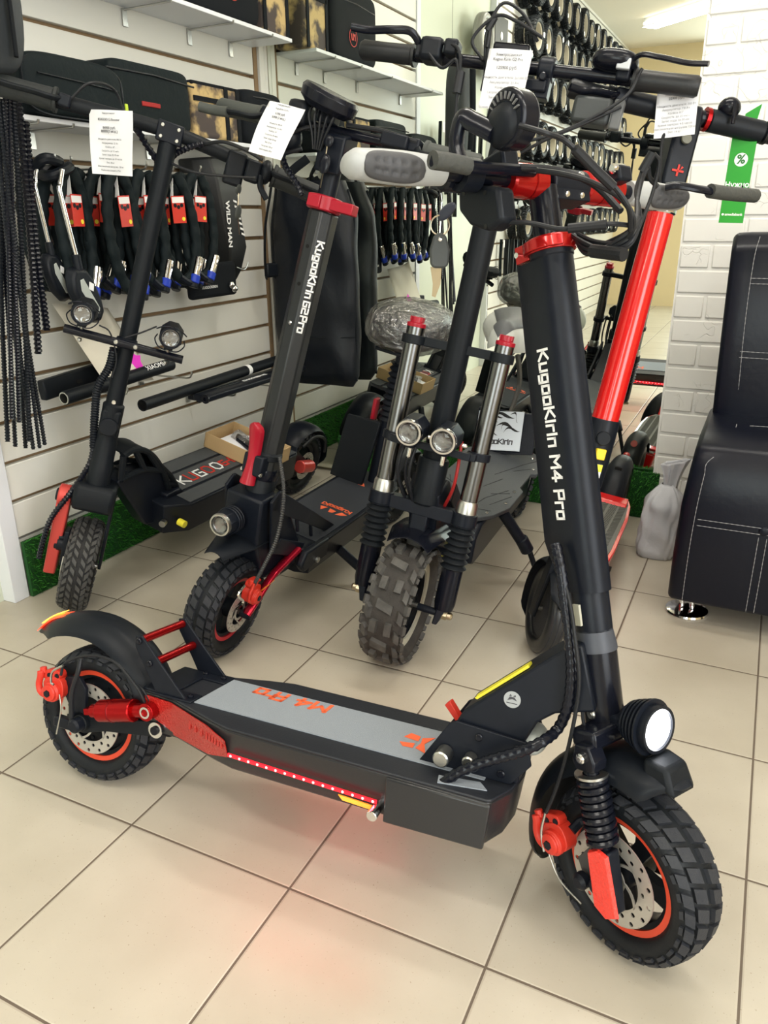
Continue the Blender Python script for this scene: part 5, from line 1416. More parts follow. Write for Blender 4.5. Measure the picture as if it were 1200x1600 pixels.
def wrap_seat(R0, c, r):
    """crinkled clear film round a seat"""
    rnd = random.Random(5); g = MB()
    dirs = [Vector((rnd.uniform(-1, 1), rnd.uniform(-1, 1), rnd.uniform(-1, 1))).normalized() for _ in range(46)]
    nu, nv = 56, 30; vs = []; fs = []
    def S(v, p=.75): return math.copysign(abs(v)**p, v)
    for j in range(nv+1):
        t = -pi/2+pi*j/nv
        for i in range(nu):
            a = 2*pi*i/nu; d = Vector((cos(t)*cos(a), cos(t)*sin(a), sin(t)))
            k = 0
            for m_, q in enumerate(dirs):
                e = abs(d.dot(q)-.35*((m_ % 5)-2)*.4); k = max(k, 1-e*14)
            f_ = .94+.07*k
            vs.append((c[0]+r[0]*S(cos(t))*S(cos(a))*f_, c[1]+r[1]*S(cos(t))*S(sin(a))*f_, c[2]+r[2]*S(sin(t))*f_))
    for j in range(nv):
        for i in range(nu): fs.append((j*nu+i, j*nu+(i+1) % nu, (j+1)*nu+(i+1) % nu, (j+1)*nu+i))
    g.add(vs, fs)
    film = D.materials.get('wrapping_film')
    if not film:
        film = D.materials.new('wrapping_film'); film.use_nodes = True; nt = film.node_tree; nt.nodes.clear()
        o_ = nt.nodes.new('ShaderNodeOutputMaterial'); mx = nt.nodes.new('ShaderNodeMixShader'); tr = nt.nodes.new('ShaderNodeBsdfTransparent'); gl = nt.nodes.new('ShaderNodeBsdfGlossy')
        tr.inputs[0].default_value = (.93, .94, .95, 1); gl.inputs['Roughness'].default_value = .16
        lw = nt.nodes.new('ShaderNodeLayerWeight'); lw.inputs[0].default_value = .35
        n = nt.nodes.new('ShaderNodeTexNoise'); n.inputs['Scale'].default_value = 22; n.inputs['Detail'].default_value = 6; n.inputs['Distortion'].default_value = 1.5
        tc = nt.nodes.new('ShaderNodeTexCoord'); nt.links.new(tc.outputs['Object'], n.inputs['Vector'])
        bp = nt.nodes.new('ShaderNodeBump'); bp.inputs['Strength'].default_value = 1; bp.inputs['Distance'].default_value = .02
        nt.links.new(n.outputs['Fac'], bp.inputs['Height']); nt.links.new(bp.outputs[0], gl.inputs['Normal'])
        ma = nt.nodes.new('ShaderNodeMath'); ma.operation = 'MULTIPLY_ADD'; ma.inputs[1].default_value = .55; ma.inputs[2].default_value = .20
        nt.links.new(lw.outputs['Fresnel'], ma.inputs[0]); nt.links.new(ma.outputs[0], mx.inputs[0])
        nt.links.new(tr.outputs[0], mx.inputs[1]); nt.links.new(gl.outputs[0], mx.inputs[2]); nt.links.new(mx.outputs[0], o_.inputs[0])
    g.build('plastic_wrap', film, R0, ang=28)
FC, SCC = scooter_c()

# ================================================================== D: big twin-fork scooter
def scooter_d():
    F = Fr(.7978, .445, -1.5347, -.1522, 1.043, .0129, .1696, .0509, .1530, .0477)
    R0 = empty('electric_scooter', M=F.B, label='large black scooter with steel twin fork tubes, two spot lamps and knobbly tyre', cat='scooter')
    A, W = F.A, F.wc
    wheel(F, R0, True, 'knob', .102, 'hub', mat('cream_rim_ring', (.62, .60, .50), .4, .2, bump=(200, .1)), None, tm=mat('tyre_worn', (.028, .025, .023), .8, bump=(250, .4), noise=(24, .25, (.06, .053, .048))), ringw=.015, tread=mat('worn_knobs', (.05, .047, .045), .65, spec=.35, bump=(250, .3), noise=(40, .25, (.10, .096, .09))))
    wheel(F, R0, False, 'knob', .094, 'hub', None, .05, .06)
    fw = .102
    for s in (-1, 1):
        y = s*fw
        MB(A).lathe([(.0205, .40), (.0205, .785)], xf((.012, y, 0)), 32).build('fork_tube', FRK, R0)
        MB(A).lathe([(.0205, .395), (.024, .397), (.024, .425), (.021, .432)], xf((.012, y, 0)), 32).build('fork_wiper', STE, R0)
        cp = MB(A).lathe([(.021, .782), (.0215, .784), (.0215, .790), (.015, .792), (.015, .803), (0, .803)], xf((.012, y, 0)), 24)
        for k in range(6): cp.box((.012+.013*cos(k*pi/3), y+.013*sin(k*pi/3), .799), (.006, .006, .010), None)
        cp.build('fork_cap', CRM, R0)
        MB(A).rings([(.012, y, .375), (.012, y, .268)], .0265, .0148, .17, 28).build('fork_boot', RUB, R0)
        MB(A).lathe([(.022, .275), (.025, .272), (.025, .18), (.022, .165), (0, .165)], xf((.012, y, 0)), 28).build('fork_slider', GLB, R0)
        MB(A).hexa([(-.012, y-s*.004, W.z-.025), (W.x+.022, y-s*.004, W.z-.025), (W.x+.022, y-s*.016, W.z-.025), (-.012, y-s*.016, W.z-.025), (-.008, y+s*.010, .175), (.030, y+s*.010, .175), (.030, y-s*.012, .175), (-.008, y-s*.012, .175)]).build('dropout', BLK, R0, bevel=.003)
        MB(A).cyl((W.x+.004, s*(fw-.06), W.z), (W.x+.004, s*(fw-.01), W.z), .009, n=14).build('axle_spacer', BLK, R0)
        n_ = MB(A).cyl((W.x+.004, s*(fw-.004), W.z), (W.x+.004, s*(fw+.014), W.z), .012, n=6, ch=.001)
        n_.lathe([(.009, 0), (.0092, .010), (.006, .014), (0, .0145)], zto((W.x+.004, s*(fw+.012), W.z), (W.x+.004, s*(fw+.05), W.z)), 16)
        n_.build('axle_nut', BRS, R0)
    # clamps
    def clamp(z, h, name, m=BLK, t=.022):
        q = MB(A).box((.006, 0, z), (t*1.2, fw*2-.03, h))
        for s in (-1, 1): q.lathe([(.0208, z-h*.5), (.0265, z-h*.5), (.0265, z+h*.5), (.0208, z+h*.5)], xf((.012, s*fw, 0)), 28, closed=True)
        return q.build(name, m, R0, bevel=.0015)
    clamp(.755, .020, 'upper_clamp', MBK, .012)
    clamp(.385, .030, 'fork_crown', BLK, .03)
    for s in (-1, 1): MB(A).lathe([(.021, .37), (.029, .372), (.029, .402), (.021, .404)], xf((.012, s*fw, 0)), 28, closed=True).build('crown_ring', BLK, R0)
    # lamp bracket
    br = MB(A).box((.055, 0, .535), (.012, fw*2-.02, .016))
    for s in (-1, 1): br.lathe([(.0208, .527), (.026, .527), (.026, .545), (.0208, .545)], xf((.012, s*fw, 0)), 28, closed=True).box((.035, s*(fw-.01), .535), (.04, .022, .016))
    br.build('lamp_bracket', BLK, R0, bevel=.0015)
    for l in (-.042, .036):
        M = A@Matrix.Translation((.098, l, .565))@Matrix.Rotation(radians(100), 4, 'Y')@Matrix.Rotation(radians(-90), 4, 'Z')
        spot_lamp(M, R0, BLK, CHR, R=.029, L=.05)
        b_ = MB(A); bolt(b_, (.07, l, .527), (.07, l, .505), .005); bolt(b_, (.075, l+.036, .560), (.075, l+.047, .560), .005); b_.build('lamp_bolt', CHR, R0)
    # stem
    MB(A).lathe([(.030, .395), (.034, .40), (.036, .50), (.034, .505)], None, 32).build('head_tube', MBK, R0)
    MB(A).lathe([(.026, .50), (.0275, .505), (.0265, 1.00), (.026, 1.30)], None, 32).build('stem', MBK, R0)
    MB(A).box((-.01, 0, .445), (.07, .055, .05)).build('neck_block', BLK, R0, bevel=.005)
    for k, (l, f_) in enumerate(((-.055, .05), (-.03, .055), (.058, .03), (-.045, .03), (-.065, .02))):
        MB(A).tube(catmull([(f_-.01, l, .56), (f_+.01, l*1.15, .50), (f_, l*1.1, .45), (f_-.05, l*.7, .38), (-.08, l*.4, .30)]), .0038, 8).build('cable', CABL if k != 2 else mat('red_cable', (.3, .01, .01), .5, bump=(200, .05)), R0)
    # mudguard
    g = MB(A)
    def mg(u, v):
        q = v*2-1; x = -.10+.175*u; wv = .066*(1-.25*max(0, u-.55)/.45); return (x, q*wv, .338-.020*abs(q)**2-.04*max(0, u-.4)**2)
    g.grid(mg, 16, 10, lambda u, v: (0, 0, .003)); g.build('mudguard', GLB, R0, ang=60)
    MB(A).box((.0, 0, .352), (.045, .04, .045)).build('mudguard_mount', BLK, R0, bevel=.004)
    # deck: battery box and wide engraved plate
    dz = .2853
    MB().prism([(.17, .155), (.17, .27), (.74, .27), (.78, .24), (.78, .165), (.75, .150)], -.088, .088, 'y').build('battery_box', BLK, R0, bevel=.008)
    pl = [(.10, .06), (.12, .085), (.22, .128), (.30, .128), (.315, .112), (.45, .112), (.475, .128), (.62, .128), (.70, .105), (.775, .055)]
    pl = pl+[(x, -y) for x, y in pl[::-1]]
    dk = MB().prism(pl, dz-.012, dz, 'z').build('deck_plate', mat('slate_deck_plate', (.045, .05, .056), .5, bump=(250, .1)), R0, bevel=.002)
    gm = MB(); rnd = random.Random(3)
    for s in (-1, 1):
        for (x0, y0, x1, y1) in ((.74, .03, .60, .05), (.60, .05, .50, .09), (.70, .02, .68, .09), (.40, .02, .25, .07), (.25, .07, .18, .10), (.52, .02, .42, .05), (.64, .075, .54, .11), (.33, .06, .27, .10), (.56, .055, .52, .10)):
            a = Vector((x0, s*y0, dz)); b_ = Vector((x1, s*y1, dz)); d = (b_-a).normalized(); n_ = Vector((-d.y, d.x, 0))*.0014
            gm.hexa([tuple(p+Vector((0, 0, zz))) for zz in (0, .0006) for p in (a-n_*.2, b_-n_, b_+n_, a+n_*.2)])
    gm.build('engraved_lines', mat('groove_black', (.012, .013, .015), .7, bump=(200, .1)), dk)
    b_ = MB()
    for x, y in ((.70, .085), (.60, .110), (.50, .108), (.27, .108), (.17, .08)):
        for s in (-1, 1): bolt(b_, (x, s*y, dz), (x, s*y, dz+.003), .0055)
    b_.build('deck_screw', CHR, dk)
    MB().cyl((.778, .05, .205), (.788, .05, .205), .0115, n=18, ch=.002).build('charge_cap', YEL, R0)
    MB().box((.73, .02, .150), (.04, .05, .012)).build('yellow_label', YEL, R0, bevel=.002)
    MB().box((.45, 0, .146), (.5, .15, .01)).build('belly_plate', STE, R0, bevel=.002)
    MB().prism([(.74, .16), (.80, .20), (.98, .30), (1.0, .42), (.93, .44), (.82, .32), (.74, .27)], -.035, .035, 'y').build('neck_frame', BLK, R0, bevel=.005)
    for s in (-1, 1): MB().prism([(.78, .30), (.80, .275), (.96, .40), (.94, .44)], s*.045, s*.055, 'y').build('neck_gusset', BLK, R0, bevel=.002)
    # kickstand on the right of the photo
    f_ = .24
    k = MB().cyl((.60, .105, .26), (.56, .165, .175), .016, n=16, ch=.003).cyl((.56, .165, .18), (.545, .19, .14), .019, n=16, ch=.003).cyl((.545, .19, .15), (.52, f_, ground(F, .52, f_)+.008), .008, n=12)
    k.build('kickstand', BLK, R0)
    k = MB().cyl((.62, -.095, .20), (.60, -.12, .10), .012, n=14)
    k.build('side_hook', BLK, R0)
    # rear mast: patterned plate, suspension, saddle
    c = [F.x(742, 640, .16), F.x(820, 645, .16), F.x(835, 705, .20), F.x(742, 705, .20)]
    o = F.x(742, 705, .22); 
    rp = MB().hexa([tuple(F.x(735, 708, .20)), tuple(F.x(832, 712, .20)), tuple(F.x(832, 712, .20)+Vector((-.01, 0, 0))), tuple(F.x(735, 708, .20)+Vector((-.01, 0, 0))),
                    tuple(F.x(748, 636, .13)), tuple(F.x(838, 648, .13)), tuple(F.x(838, 648, .13)+Vector((-.01, 0, 0))), tuple(F.x(748, 636, .13)+Vector((-.01, 0, 0)))]).build('rear_footrest', BLK, R0, bevel=.003)
    P0, P1, P2, P3 = F.x(741, 702, .2005), F.x(812, 706, .2005), F.x(752, 641, .1335), F.x(822, 650, .1335)
    up = (P2-P0); rt = (P1-P0); M = plane_M(P0+rt.cross(up).normalized()*(.003), rt, up)
    wd, ht = rt.length, up.length
    pt_ = MB(M).prism([(0, 0), (wd, 0), (wd, ht*.98), (0, ht*.98)], 0, .002, 'z').build('pattern_plate', mat('silver_blue_plate', (.55, .60, .66), .35, .3, bump=(200, .05)), rp)
    fl = MB(M)
    def wave(x0, y0, L, a, th):
        pts = []
        for k in range(9):
            t = k/8; x = x0+L*t*cos(a)-.012*sin(t*5)*sin(a); y = y0+L*t*sin(a)+.010*sin(t*5)*cos(a); pts.append((x, y))
        up_ = [(x, y+th*sin(pi*(k/8))) for k, (x, y) in enumerate(pts)]
        fl.prism(pts+up_[::-1][1:-1], .002, .0026, 'z')
    for q in ((.02, ht*.93, wd*.60, -.08, .006), (wd*.25, ht*.72, wd*.30, .5, .008), (wd*.70, ht*.90, wd*.25, -.5, .008), (wd*.12, ht*.60, wd*.22, -.5, .007), (wd*.55, ht*.52, wd*.22, .6, .006), (.01, ht*.86, wd*.42, -.2, .008), (wd*.3, ht*.80, wd*.5, .15, .009), (.01, ht*.66, wd*.35, .2, .007), (wd*.42, ht*.60, wd*.5, -.1, .010), (wd*.1, ht*.50, wd*.4, -.15, .008), (wd*.6, ht*.44, wd*.35, .3, .007), (wd*.02, ht*.42, wd*.3, .4, .006)): wave(*q)
    stroke_text(fl, 'KugooKirin', M@M.inverted()@xf((wd*.06, ht*.16, .002)), wd*.105, th=.2, gap=.22)
    fl.build('flame_print', mat('plate_black_print', (.01, .01, .012), .5, bump=(200, .05)), pt_)
    MB().cyl((.14, .10, .30), (.08, .125, .27), .010, n=12).build('rear_peg', RED, R0)
    MB().cyl((.19, .128, .30), (.19, .150, .30), .008, n=12, ch=.002).build('peg_bolt', CHR, R0)
    fender(F, R0, F.rear(), radians(200), radians(20), .160, .06, name='rear_fender', m=PLA, crown=.014, n=16)
    # flat curved saddle post
    sx = [(.10, -.04, .285), (.14, -.035, .36), (.10, -.03, .44), (.085, -.03, .50), (.12, -.035, .56), (.15, -.04, .60)]
    post = catmull([Vector(p) for p in sx], 6)
    vs = []; fs = []
    for i, p in enumerate(post):
        w2 = .020
        for dx, dy in ((-.016, -w2*.25), (.016, -w2*.25), (.016, w2*.25), (-.016, w2*.25)): vs.append((p.x+dx, p.y+dy, p.z))
    for i in range(len(post)-1):
        for k in range(4): fs.append((i*4+k, i*4+(k+1) % 4, i*4+4+(k+1) % 4, i*4+4+k))
    fs.append((0, 1, 2, 3)); e = (len(post)-1)*4; fs.append((e+3, e+2, e+1, e))
    MB().add(vs, fs).build('saddle_post', mat('warm_grey_bracket', (.055, .052, .045), .55, bump=(200, .1)), R0, bevel=.002)
    saddle(R0, Vector((.15, -.075, .655)))
    # handlebar
    sb = 1.323; bw = .3495
    pt = bars(F, R0, sb, bw, -.0, .0, glen=.125, gm=mat('soft_black_grip', (.012, .013, .015), .45, bump=(300, .1)), r=.0125, gr=.0195)
    for s in (-1, 1): brake_lever_(F, R0, pt, bw, .125, s, fwd=.05, up=.024, ln=.15, m=GLB)
    for l in (-.055, .055):
        q = MB(A).cyl((0, l-.016, sb), (0, l+.016, sb), .024, n=24, ch=.003).box((0, l, sb-.03), (.03, .028, .05))
        o = q.build('bar_clamp', BLK, R0, bevel=.002)
        b_ = MB(A); bolt(b_, (.02, l, sb-.018), (.032, l, sb-.020), .0075); b_.build('clamp_bolt', GLB, o)
    MB(A).box((.0, 0, sb-.035), (.05, .13, .022)).build('riser_plate', BLK, R0, bevel=.004)
    MB(A).box((.005, -.02, sb+.026), (.05, .075, .016)).build('display_back', GLB, R0, bevel=.005)
    MB(A).ball((.012, .185, sb+.024), (.036, .045, .020), nu=22, nv=12, p=.8).build('display', GLB, R0)
    MB(A).box((.038, .205, sb+.014), (.010, .026, .020)).build('silver_switch', mat('silver_plate_mid', (.45, .47, .5), .4, .5, bump=(200, .05)), R0, bevel=.002)
    MB(A).box((.01, -.185, sb+.008), (.055, .05, .045)).build('switch_cluster', PLA, R0, bevel=.01)
    MB(A).box((.025, -.14, sb+.012), (.04, .03, .03)).build('horn_button', PLA, R0, bevel=.006)
    MB(A).box((.015, .165, sb-.070), (.045, .075, .05)).build('key_housing', mat('dark_grey_housing', (.035, .04, .042), .45, bump=(200, .1)), R0, bevel=.008)
    MB(A).prism([(.01, sb-.045), (.035, sb-.045), (.04, sb-.10), (.02, sb-.10)], .205, .225, 'y').build('thumb_lever', mat('grey_thumb_lever', (.10, .105, .11), .4, bump=(200, .1)), R0, bevel=.003)
    loops = [[(.02, -.07, sb+.0), (.03, -.075, sb+.05), (.03, -.055, sb+.10), (.03, -.01, sb+.085), (.03, .03, sb+.04)],
             [(.02, -.075, sb+.0), (.035, -.10, sb+.03), (.035, -.062, sb+.075), (.035, -.02, sb+.07), (.035, .04, sb+.045)],
             [(.02, -.065, sb-.01), (.03, -.07, sb+.06), (.03, -.068, sb+.02)],
             [(.03, -.165, sb+.02), (.05, -.12, sb+.005), (.05, -.105, sb-.05), (.045, -.10, sb-.12), (.04, -.08, sb-.20)],
             [(.03, -.20, sb+.01), (.045, -.15, sb-.03), (.05, -.12, sb-.015), (.05, -.105, sb-.07), (.04, -.09, sb-.20)],
             [(.04, .22, sb-.06), (.05, .16, sb-.10), (.05, .09, sb-.14), (.04, .03, sb-.18)],
             [(.035, .24, sb+.01), (.05, .22, sb-.05), (.05, .12, sb-.12), (.045, .0, sb-.17), (.03, -.02, sb-.24)]]
    for P in loops: MB(A).tube(catmull(P), .0033, 8).build('cable', CABL, R0)
    MB(A).tube([loops[0][1], Vector(loops[0][1])*.5+Vector(loops[0][2])*.5], .0075, 8).build('cable_sleeve', CABL, R0)
    MB(A).cyl((.05, -.106, sb-.035), (.05, -.105, sb-.075), .010, n=10).build('cable_sleeve', CABL, R0)
    # sheet
    Y = (F.B@A@Vector((.03, 0, sb))).y
    a, b_, c_ = onY(765, 76, Y-.02), onY(832, 78, Y-.02), onY(752, 170, Y-.03)
    rt = b_-a; dn = c_-a
    ln = [('Электросамокат', .006, .0075, 1), ('Kugoo Kirin G2 Pro', .015, .0085, 1), ('125900 руб.', .032, .0095, 1)]+[(t, .052+.0105*i, .0072, 0) for i, t in enumerate(('Мощность двигателя: 2x1000 Вт', 'Аккумулятор: 23 Ач', 'Колёса: 11"', 'Скорость: до 80 км/ч', 'Запас хода: 70 км', 'Вес: 46 кг', 'Время зарядки: до 10 часов'))]
    k = rt.length/.10
    paper_tag(plane_M((a+b_)/2, rt, -dn), rt.length, dn.length, [(t, y*k+.006, s*k, b) for t, y, s, b in ln], 'white price sheet on the middle of the tall twin-fork scooter handlebar', bend=.01)
    return F, R0
def saddle(R0, c, rot=0.0):
    def sh(u, v, k=1.0, dz=0):
        x = .13-.26*u; wv = (.042+.095*max(0, (u-.22)/.78)**1.3)*k
        e = 1.0
        if u < .12: e = math.sqrt(max(0, 1-(1-u/.12)**2)); wv *= .15+.85*e
        if u > .92: e = math.sqrt(max(0, 1-((u-.92)/.08)**2)); wv *= .2+.8*e
        a = -pi*.62+v*pi*1.24
        return Vector((c.x+x, c.y+wv*sin(a), c.z+dz+(.066+.010*u)*(cos(a)*(.3+.7*e)-.2)+(.018*(u-.5)**2*4)*(1 if u > .5 else .4)))
    MB().grid(lambda u, v: sh(u, v), 22, 18, lambda u, v: (0, 0, -.002)).build('saddle', mat('white_saddle_shell', (.60, .62, .58), .4, bump=(60, .1)), R0, ang=80)
    MB().grid(lambda u, v: sh(u, .28+.44*v, 1.02, .0025), 22, 12, lambda u, v: (0, 0, -.001)).build('saddle_top', mat('grey_saddle_pad', (.10, .105, .11), .45, bump=(200, .1)), R0, ang=80)
FD, SD = scooter_d()

# ================================================================== E: red scooter by the mirror
def scooter_e():
    F = Fr(1.1600, .475, -1.5574, -.1448, .892, .0642, .1712, .4546, .1100, .0243)
    R0 = empty('electric_scooter', M=F.B, label='red and black scooter with a glossy red stem standing beside the plastic bag', cat='scooter')
    A, W = F.A, F.wc
    wheel(F, R0, True, 'smooth', .072, 'hub', None, None, tm=mat('slick_tyre', (.014, .015, .017), .3, bump=(200, .1)))
    wheel(F, R0, False, 'smooth', .072, 'hub', None, None, tm=mat('slick_tyre', (0, 0, 0)))
    fender(F, R0, A@Matrix.Translation(W)@Matrix.Rotation(radians(-90), 4, 'X'), radians(215), radians(20), .128, .034, name='front_fender', m=PLA, crown=.012, n=20)
    for s in (-1, 1): MB(A).hexa([(W.x-.018, s*.030, W.z-.02), (W.x+.018, s*.030, W.z-.02), (W.x+.018, s*.040, W.z-.02), (W.x-.018, s*.040, W.z-.02), (-.02, s*.026, .27), (.02, s*.026, .27), (.02, s*.038, .27), (-.02, s*.038, .27)]).build('fork_blade', PLA, R0, bevel=.003)
    MB(A).box((.004, 0, .275), (.05, .075, .03)).build('fork_crown', BLK, R0, bevel=.005)
    MB(A).lathe([(.026, .28), (.028, .30), (.028, .44), (.026, .45)], None, 28).build('head_tube', BLK, R0)
    dz = .158
    pl = [(.13, .050), (.18, .062), (.30, .072), (.55, .075), (.66, .068), (.74, .045)]; pl = pl+[(x, -y) for x, y in pl[::-1]]
    pi_ = [(x, y*.86) for x, y in pl]
    dk = MB().prism([(x, y*.9) for x, y in pl], .095, dz-.006, 'z', inset=pl).build('deck', REDP, R0, bevel=.004)
    MB().prism(pl, dz-.006, dz-.001, 'z').build('deck_rim', REDP, dk, bevel=.002)
    tp = MB().prism(pi_, dz-.001, dz+.002, 'z').build('deck_mat', mat('ribbed_grey_mat', (.14, .14, .125), .75, bump=(300, .2)), dk)
    rb = MB()
    for k in range(46):
        x = .20+k*.011
        for s in (-1, 1):
            for j in range(2):
                y0 = s*(.004+j*.028); y1 = s*(.026+j*.026)
                a = Vector((x, y0, dz+.002)); b_ = Vector((x+.020*(1 if j == 0 else -1), y1, dz+.002)); n_ = Vector((.0012, 0, 0))
                rb.hexa([tuple(p+Vector((0, 0, zz))) for zz in (0, .0012) for p in (a-n_, b_-n_, b_+n_, a+n_)])
    rb.build('mat_ribs', mat('dark_mat_ribs', (.05, .05, .045), .8, bump=(200, .1)), tp)
    MB().prism([(.155, dz), (.215, dz-.002), (.20, dz+.010), (.15, dz+.012)], -.05, .05, 'y').build('rear_red_band', REDP, dk, bevel=.003)
    # rear guard with slot
    g = MB()
    def rg(u, v):
        a = radians(8+150*u); q = v*2-1; r = .128+.012*(1-abs(q)**3); wv = .042-.008*u
        return (.01+r*cos(a)*1.05, q*wv-.012, F.r+r*sin(a)*1.05-.02*abs(q)**3)
    g.grid(rg, 22, 12, lambda u, v: (0, 0, .003)); rgd = g.build('rear_fender', PLA, R0, ang=60)
    MB().box((.085, -.012, .238), (.012, .022, .012), None).build('fender_slot', mat('hole_black', (0, 0, 0)), rgd)
    MB().cyl((-.07, -.012, .235), (-.082, -.012, .240), .012, n=18).build('tail_lamp', mat('dark_red_lens', (.3, .01, .01), .2, coat=.4, bump=(200, .1)), R0)
    MB().prism([(.70, .10), (.80, .115), (.93, .30), (.95, .42), (.89, .42), (.84, .28), (.74, .16), (.68, .156)], -.030, .030, 'y').build('neck_frame', REDP, R0, bevel=.006)
    # black folding neck with yellow latch
    MB(A).lathe([(.028, .44), (.031, .45), (.033, .50), (.033, .595), (.031, .60)], None, 30).build('folding_neck', BLK, R0)
    MB(A).cyl((.028, -.004, .560), (.038, -.004, .560), .016, n=22, ch=.002).build('neck_button', PLA, R0)
    MB(A).box((.034, -.002, .525), (.012, .022, .024)).build('yellow_latch', mat('yellow_latch', (.85, .62, .03), .4, bump=(200, .05)), R0, bevel=.002)
    q = MB(A).box((.0335, -.002, .487), (.003, .024, .030)); o = q.build('neck_sticker', WHT, R0)
    MB(A).box((.0355, -.002, .494), (.001, .024, .016)).build('sticker_band', YEL, o)
    MB(A).lathe([(.030, .60), (.0295, .605), (.0270, 1.03), (.0265, 1.045)], None, 36).build('stem', REDP, R0)
    sb = 1.225; bw = .2488
    MB(A).lathe([(.024, 1.04), (.0245, 1.10)], None, 24).build('stem_neck', GLB, R0)
    MB(A).prism([(-.03, 1.085), (.03, 1.085), (.026, 1.215), (.010, 1.245), (-.030, 1.235)], -.026, .026, 'y').build('stem_head', BLK, R0, bevel=.006)
    MB(A).cyl((.028, .0, 1.175), (.033, .0, 1.176), .010, n=18).build('head_button', mat('dull_grey_button', (.16, .16, .13), .5, bump=(200, .05)), R0)
    rm = MB(A); Mr = plane_M((.0305, 0, 1.115), (0, 1, 0), (0, 0, 1))
    for t in ([(-.012, -.002), (.012, -.002), (.012, .002), (-.012, .002)], [(-.002, -.010), (.002, -.010), (.002, .012), (-.002, .012)], [(.004, .002), (.010, .008), (.006, .010)]): rm.prism(t, 0, .0006, 'z', Mr)
    rm.build('head_mark', REP, R0)
    MB(A).lathe([(.0275, 1.035), (.030, 1.038), (.030, 1.05), (.0275, 1.053)], None, 30, closed=True).build('stem_ring', CHR, R0)
    pt = bars(F, R0, sb, bw, 0, 0, glen=.085, gm=mat('soft_black_grip', (0, 0, 0)), r=.0155, gr=.0185)
    MB(A).cyl((0, -.165, sb), (0, -.06, sb), .021, n=26, ch=.002).build('switch_barrel', PLA, R0)
    MB(A).cyl((0, .045, sb), (0, .16, sb), .0215, n=26, ch=.002).build('throttle_barrel', PLA, R0)
    MB(A).cyl((0, .035, sb), (0, .043, sb), .0225, n=26).build('red_ring', RED, R0)
    MB(A).ball((.006, .078, sb+.028), (.022, .022, .020), nu=22, nv=12).build('bell', GLB, R0)
    MB(A).tube([(.026, .078, sb+.032), (.034, .080, sb+.012), (.034, .082, sb-.006)], .004, 8).build('bell_lever', GLB, R0)
    for s in (-1,):
        brake_lever_(F, R0, pt, bw, .085, s, fwd=.04, up=-.01, ln=.11, m=GLB)
    Mp = [(.01, -.03, sb-.02), (.04, -.05, sb-.06), (.045, -.04, sb-.12), (.03, -.02, sb-.17)]
    MB(A).tube(catmull(Mp), .0035, 8).build('cable', CABL, R0)
    along(F, [A@Vector((-.02, .0, 1.0)), A@Vector((-.045, -.0, .8)), A@Vector((-.05, 0, .62)), (.86, 0, .40)], .004, R0, 'stem_cable')
    kick(F, R0, (.42, .045, .10), (.37, .055, ground(F, .37, .055)+.006), .006)
    # sheet and swing tag
    Y = (F.B@A@Vector((.03, 0, sb))).y
    a, b_, c_ = onY(1027, 146, Y-.03), onY(1092, 138, Y-.03), onY(1043, 211, Y-.035)
    rt = b_-a; dn = c_-a; k = rt.length/.10
    ln = [('Электросамокат', .004, .0075, 1), ('22900 руб.', .015, .0085, 1)]+[(t, .034+.0105*i, .0072, 0) for i, t in enumerate(('Мощность двигателя: 350 Вт', 'Аккумулятор: 7.8 Ач', 'Колёса: 8.5"', 'Скорость: до 25 км/ч', 'Запас хода: 20-30 км', 'Время зарядки: 4-5 часов', 'Максимальная нагрузка: 120 кг', 'Вес: 14 кг'))]
    paper_tag(plane_M((a+b_)/2, rt, -dn), rt.length, dn.length*1.02, [(t, y*k*.86+.004, s*k*.95, b) for t, y, s, b in ln], 'white price sheet on the red scooter handlebar next to the green tag', bend=.008)
    Yt = (F.B@A@Vector((.0, bw-.07, sb))).y-.022
    a, b_, c_ = onY(1147, 197, Yt), onY(1187, 196, Yt), onY(1128, 348, Yt)
    rt = b_-a; dn = c_-a; M = plane_M(a, rt, -dn); wd, ht = rt.length, -(M.inverted()@onY(1128, 348, Yt)).y
    GRN = mat('green_card', (.015, .30, .02), .5, bump=(200, .03))
    body = [(0, 0), (wd*.30, 0)]+[(wd*.5+wd*.19*cos(t), wd*.19*-sin(t)) for t in [pi+0+pi*k/8-pi for k in range(9)][::-1]]+[(wd, 0), (wd, -ht), (0, -ht)]
    tg = tag(MB(M).prism(body, 0, .0008, 'z').build('swing_tag', GRN, None), 'green discount tag with a white percent roundel hanging from the right handlebar grip', 'tag')
    p1 = M.inverted()@onY(1160, 195, Yt-.002); 
    MB(M).prism([(wd*.30, .0), (wd*.78, 0), (wd*.92, wd*.92), (wd*.32, wd*.55)], -.045, -.0442, 'z').build('tag_flap', GRN, tg)
    cc = (wd*.5, -ht*.34)
    MB(M).lathe([(0, .0009), (wd*.27, .0009), (wd*.27, .0013), (0, .0013)], xf((cc[0], cc[1], 0)), 28).build('roundel', WHT, tg)
    font_mesh('percent_sign', '%', wd*.50, mat('green_ink', (.02, .16, .03), .6, bump=(200, .02)), tg, M@Matrix.Translation((cc[0], cc[1], .0015)), bold=.0006)
    font_mesh('tag_word', 'Нужно', wd*.30, WHT, tg, M@Matrix.Translation((wd*.5, -ht*.60, .0010)), bold=.0004)
    font_mesh('tag_bank_name', 'amediabank', wd*.15, WHT, tg, M@Matrix.Translation((wd*.56, -ht*.91, .0010)), bold=.0002)
    MB(M).lathe([(0, .0009), (wd*.05, .0009), (wd*.05, .0012), (0, .0012)], xf((wd*.12, -ht*.91, 0)), 16).build('tag_dot', WHT, tg)
    return F, R0
FE, SE = scooter_e()

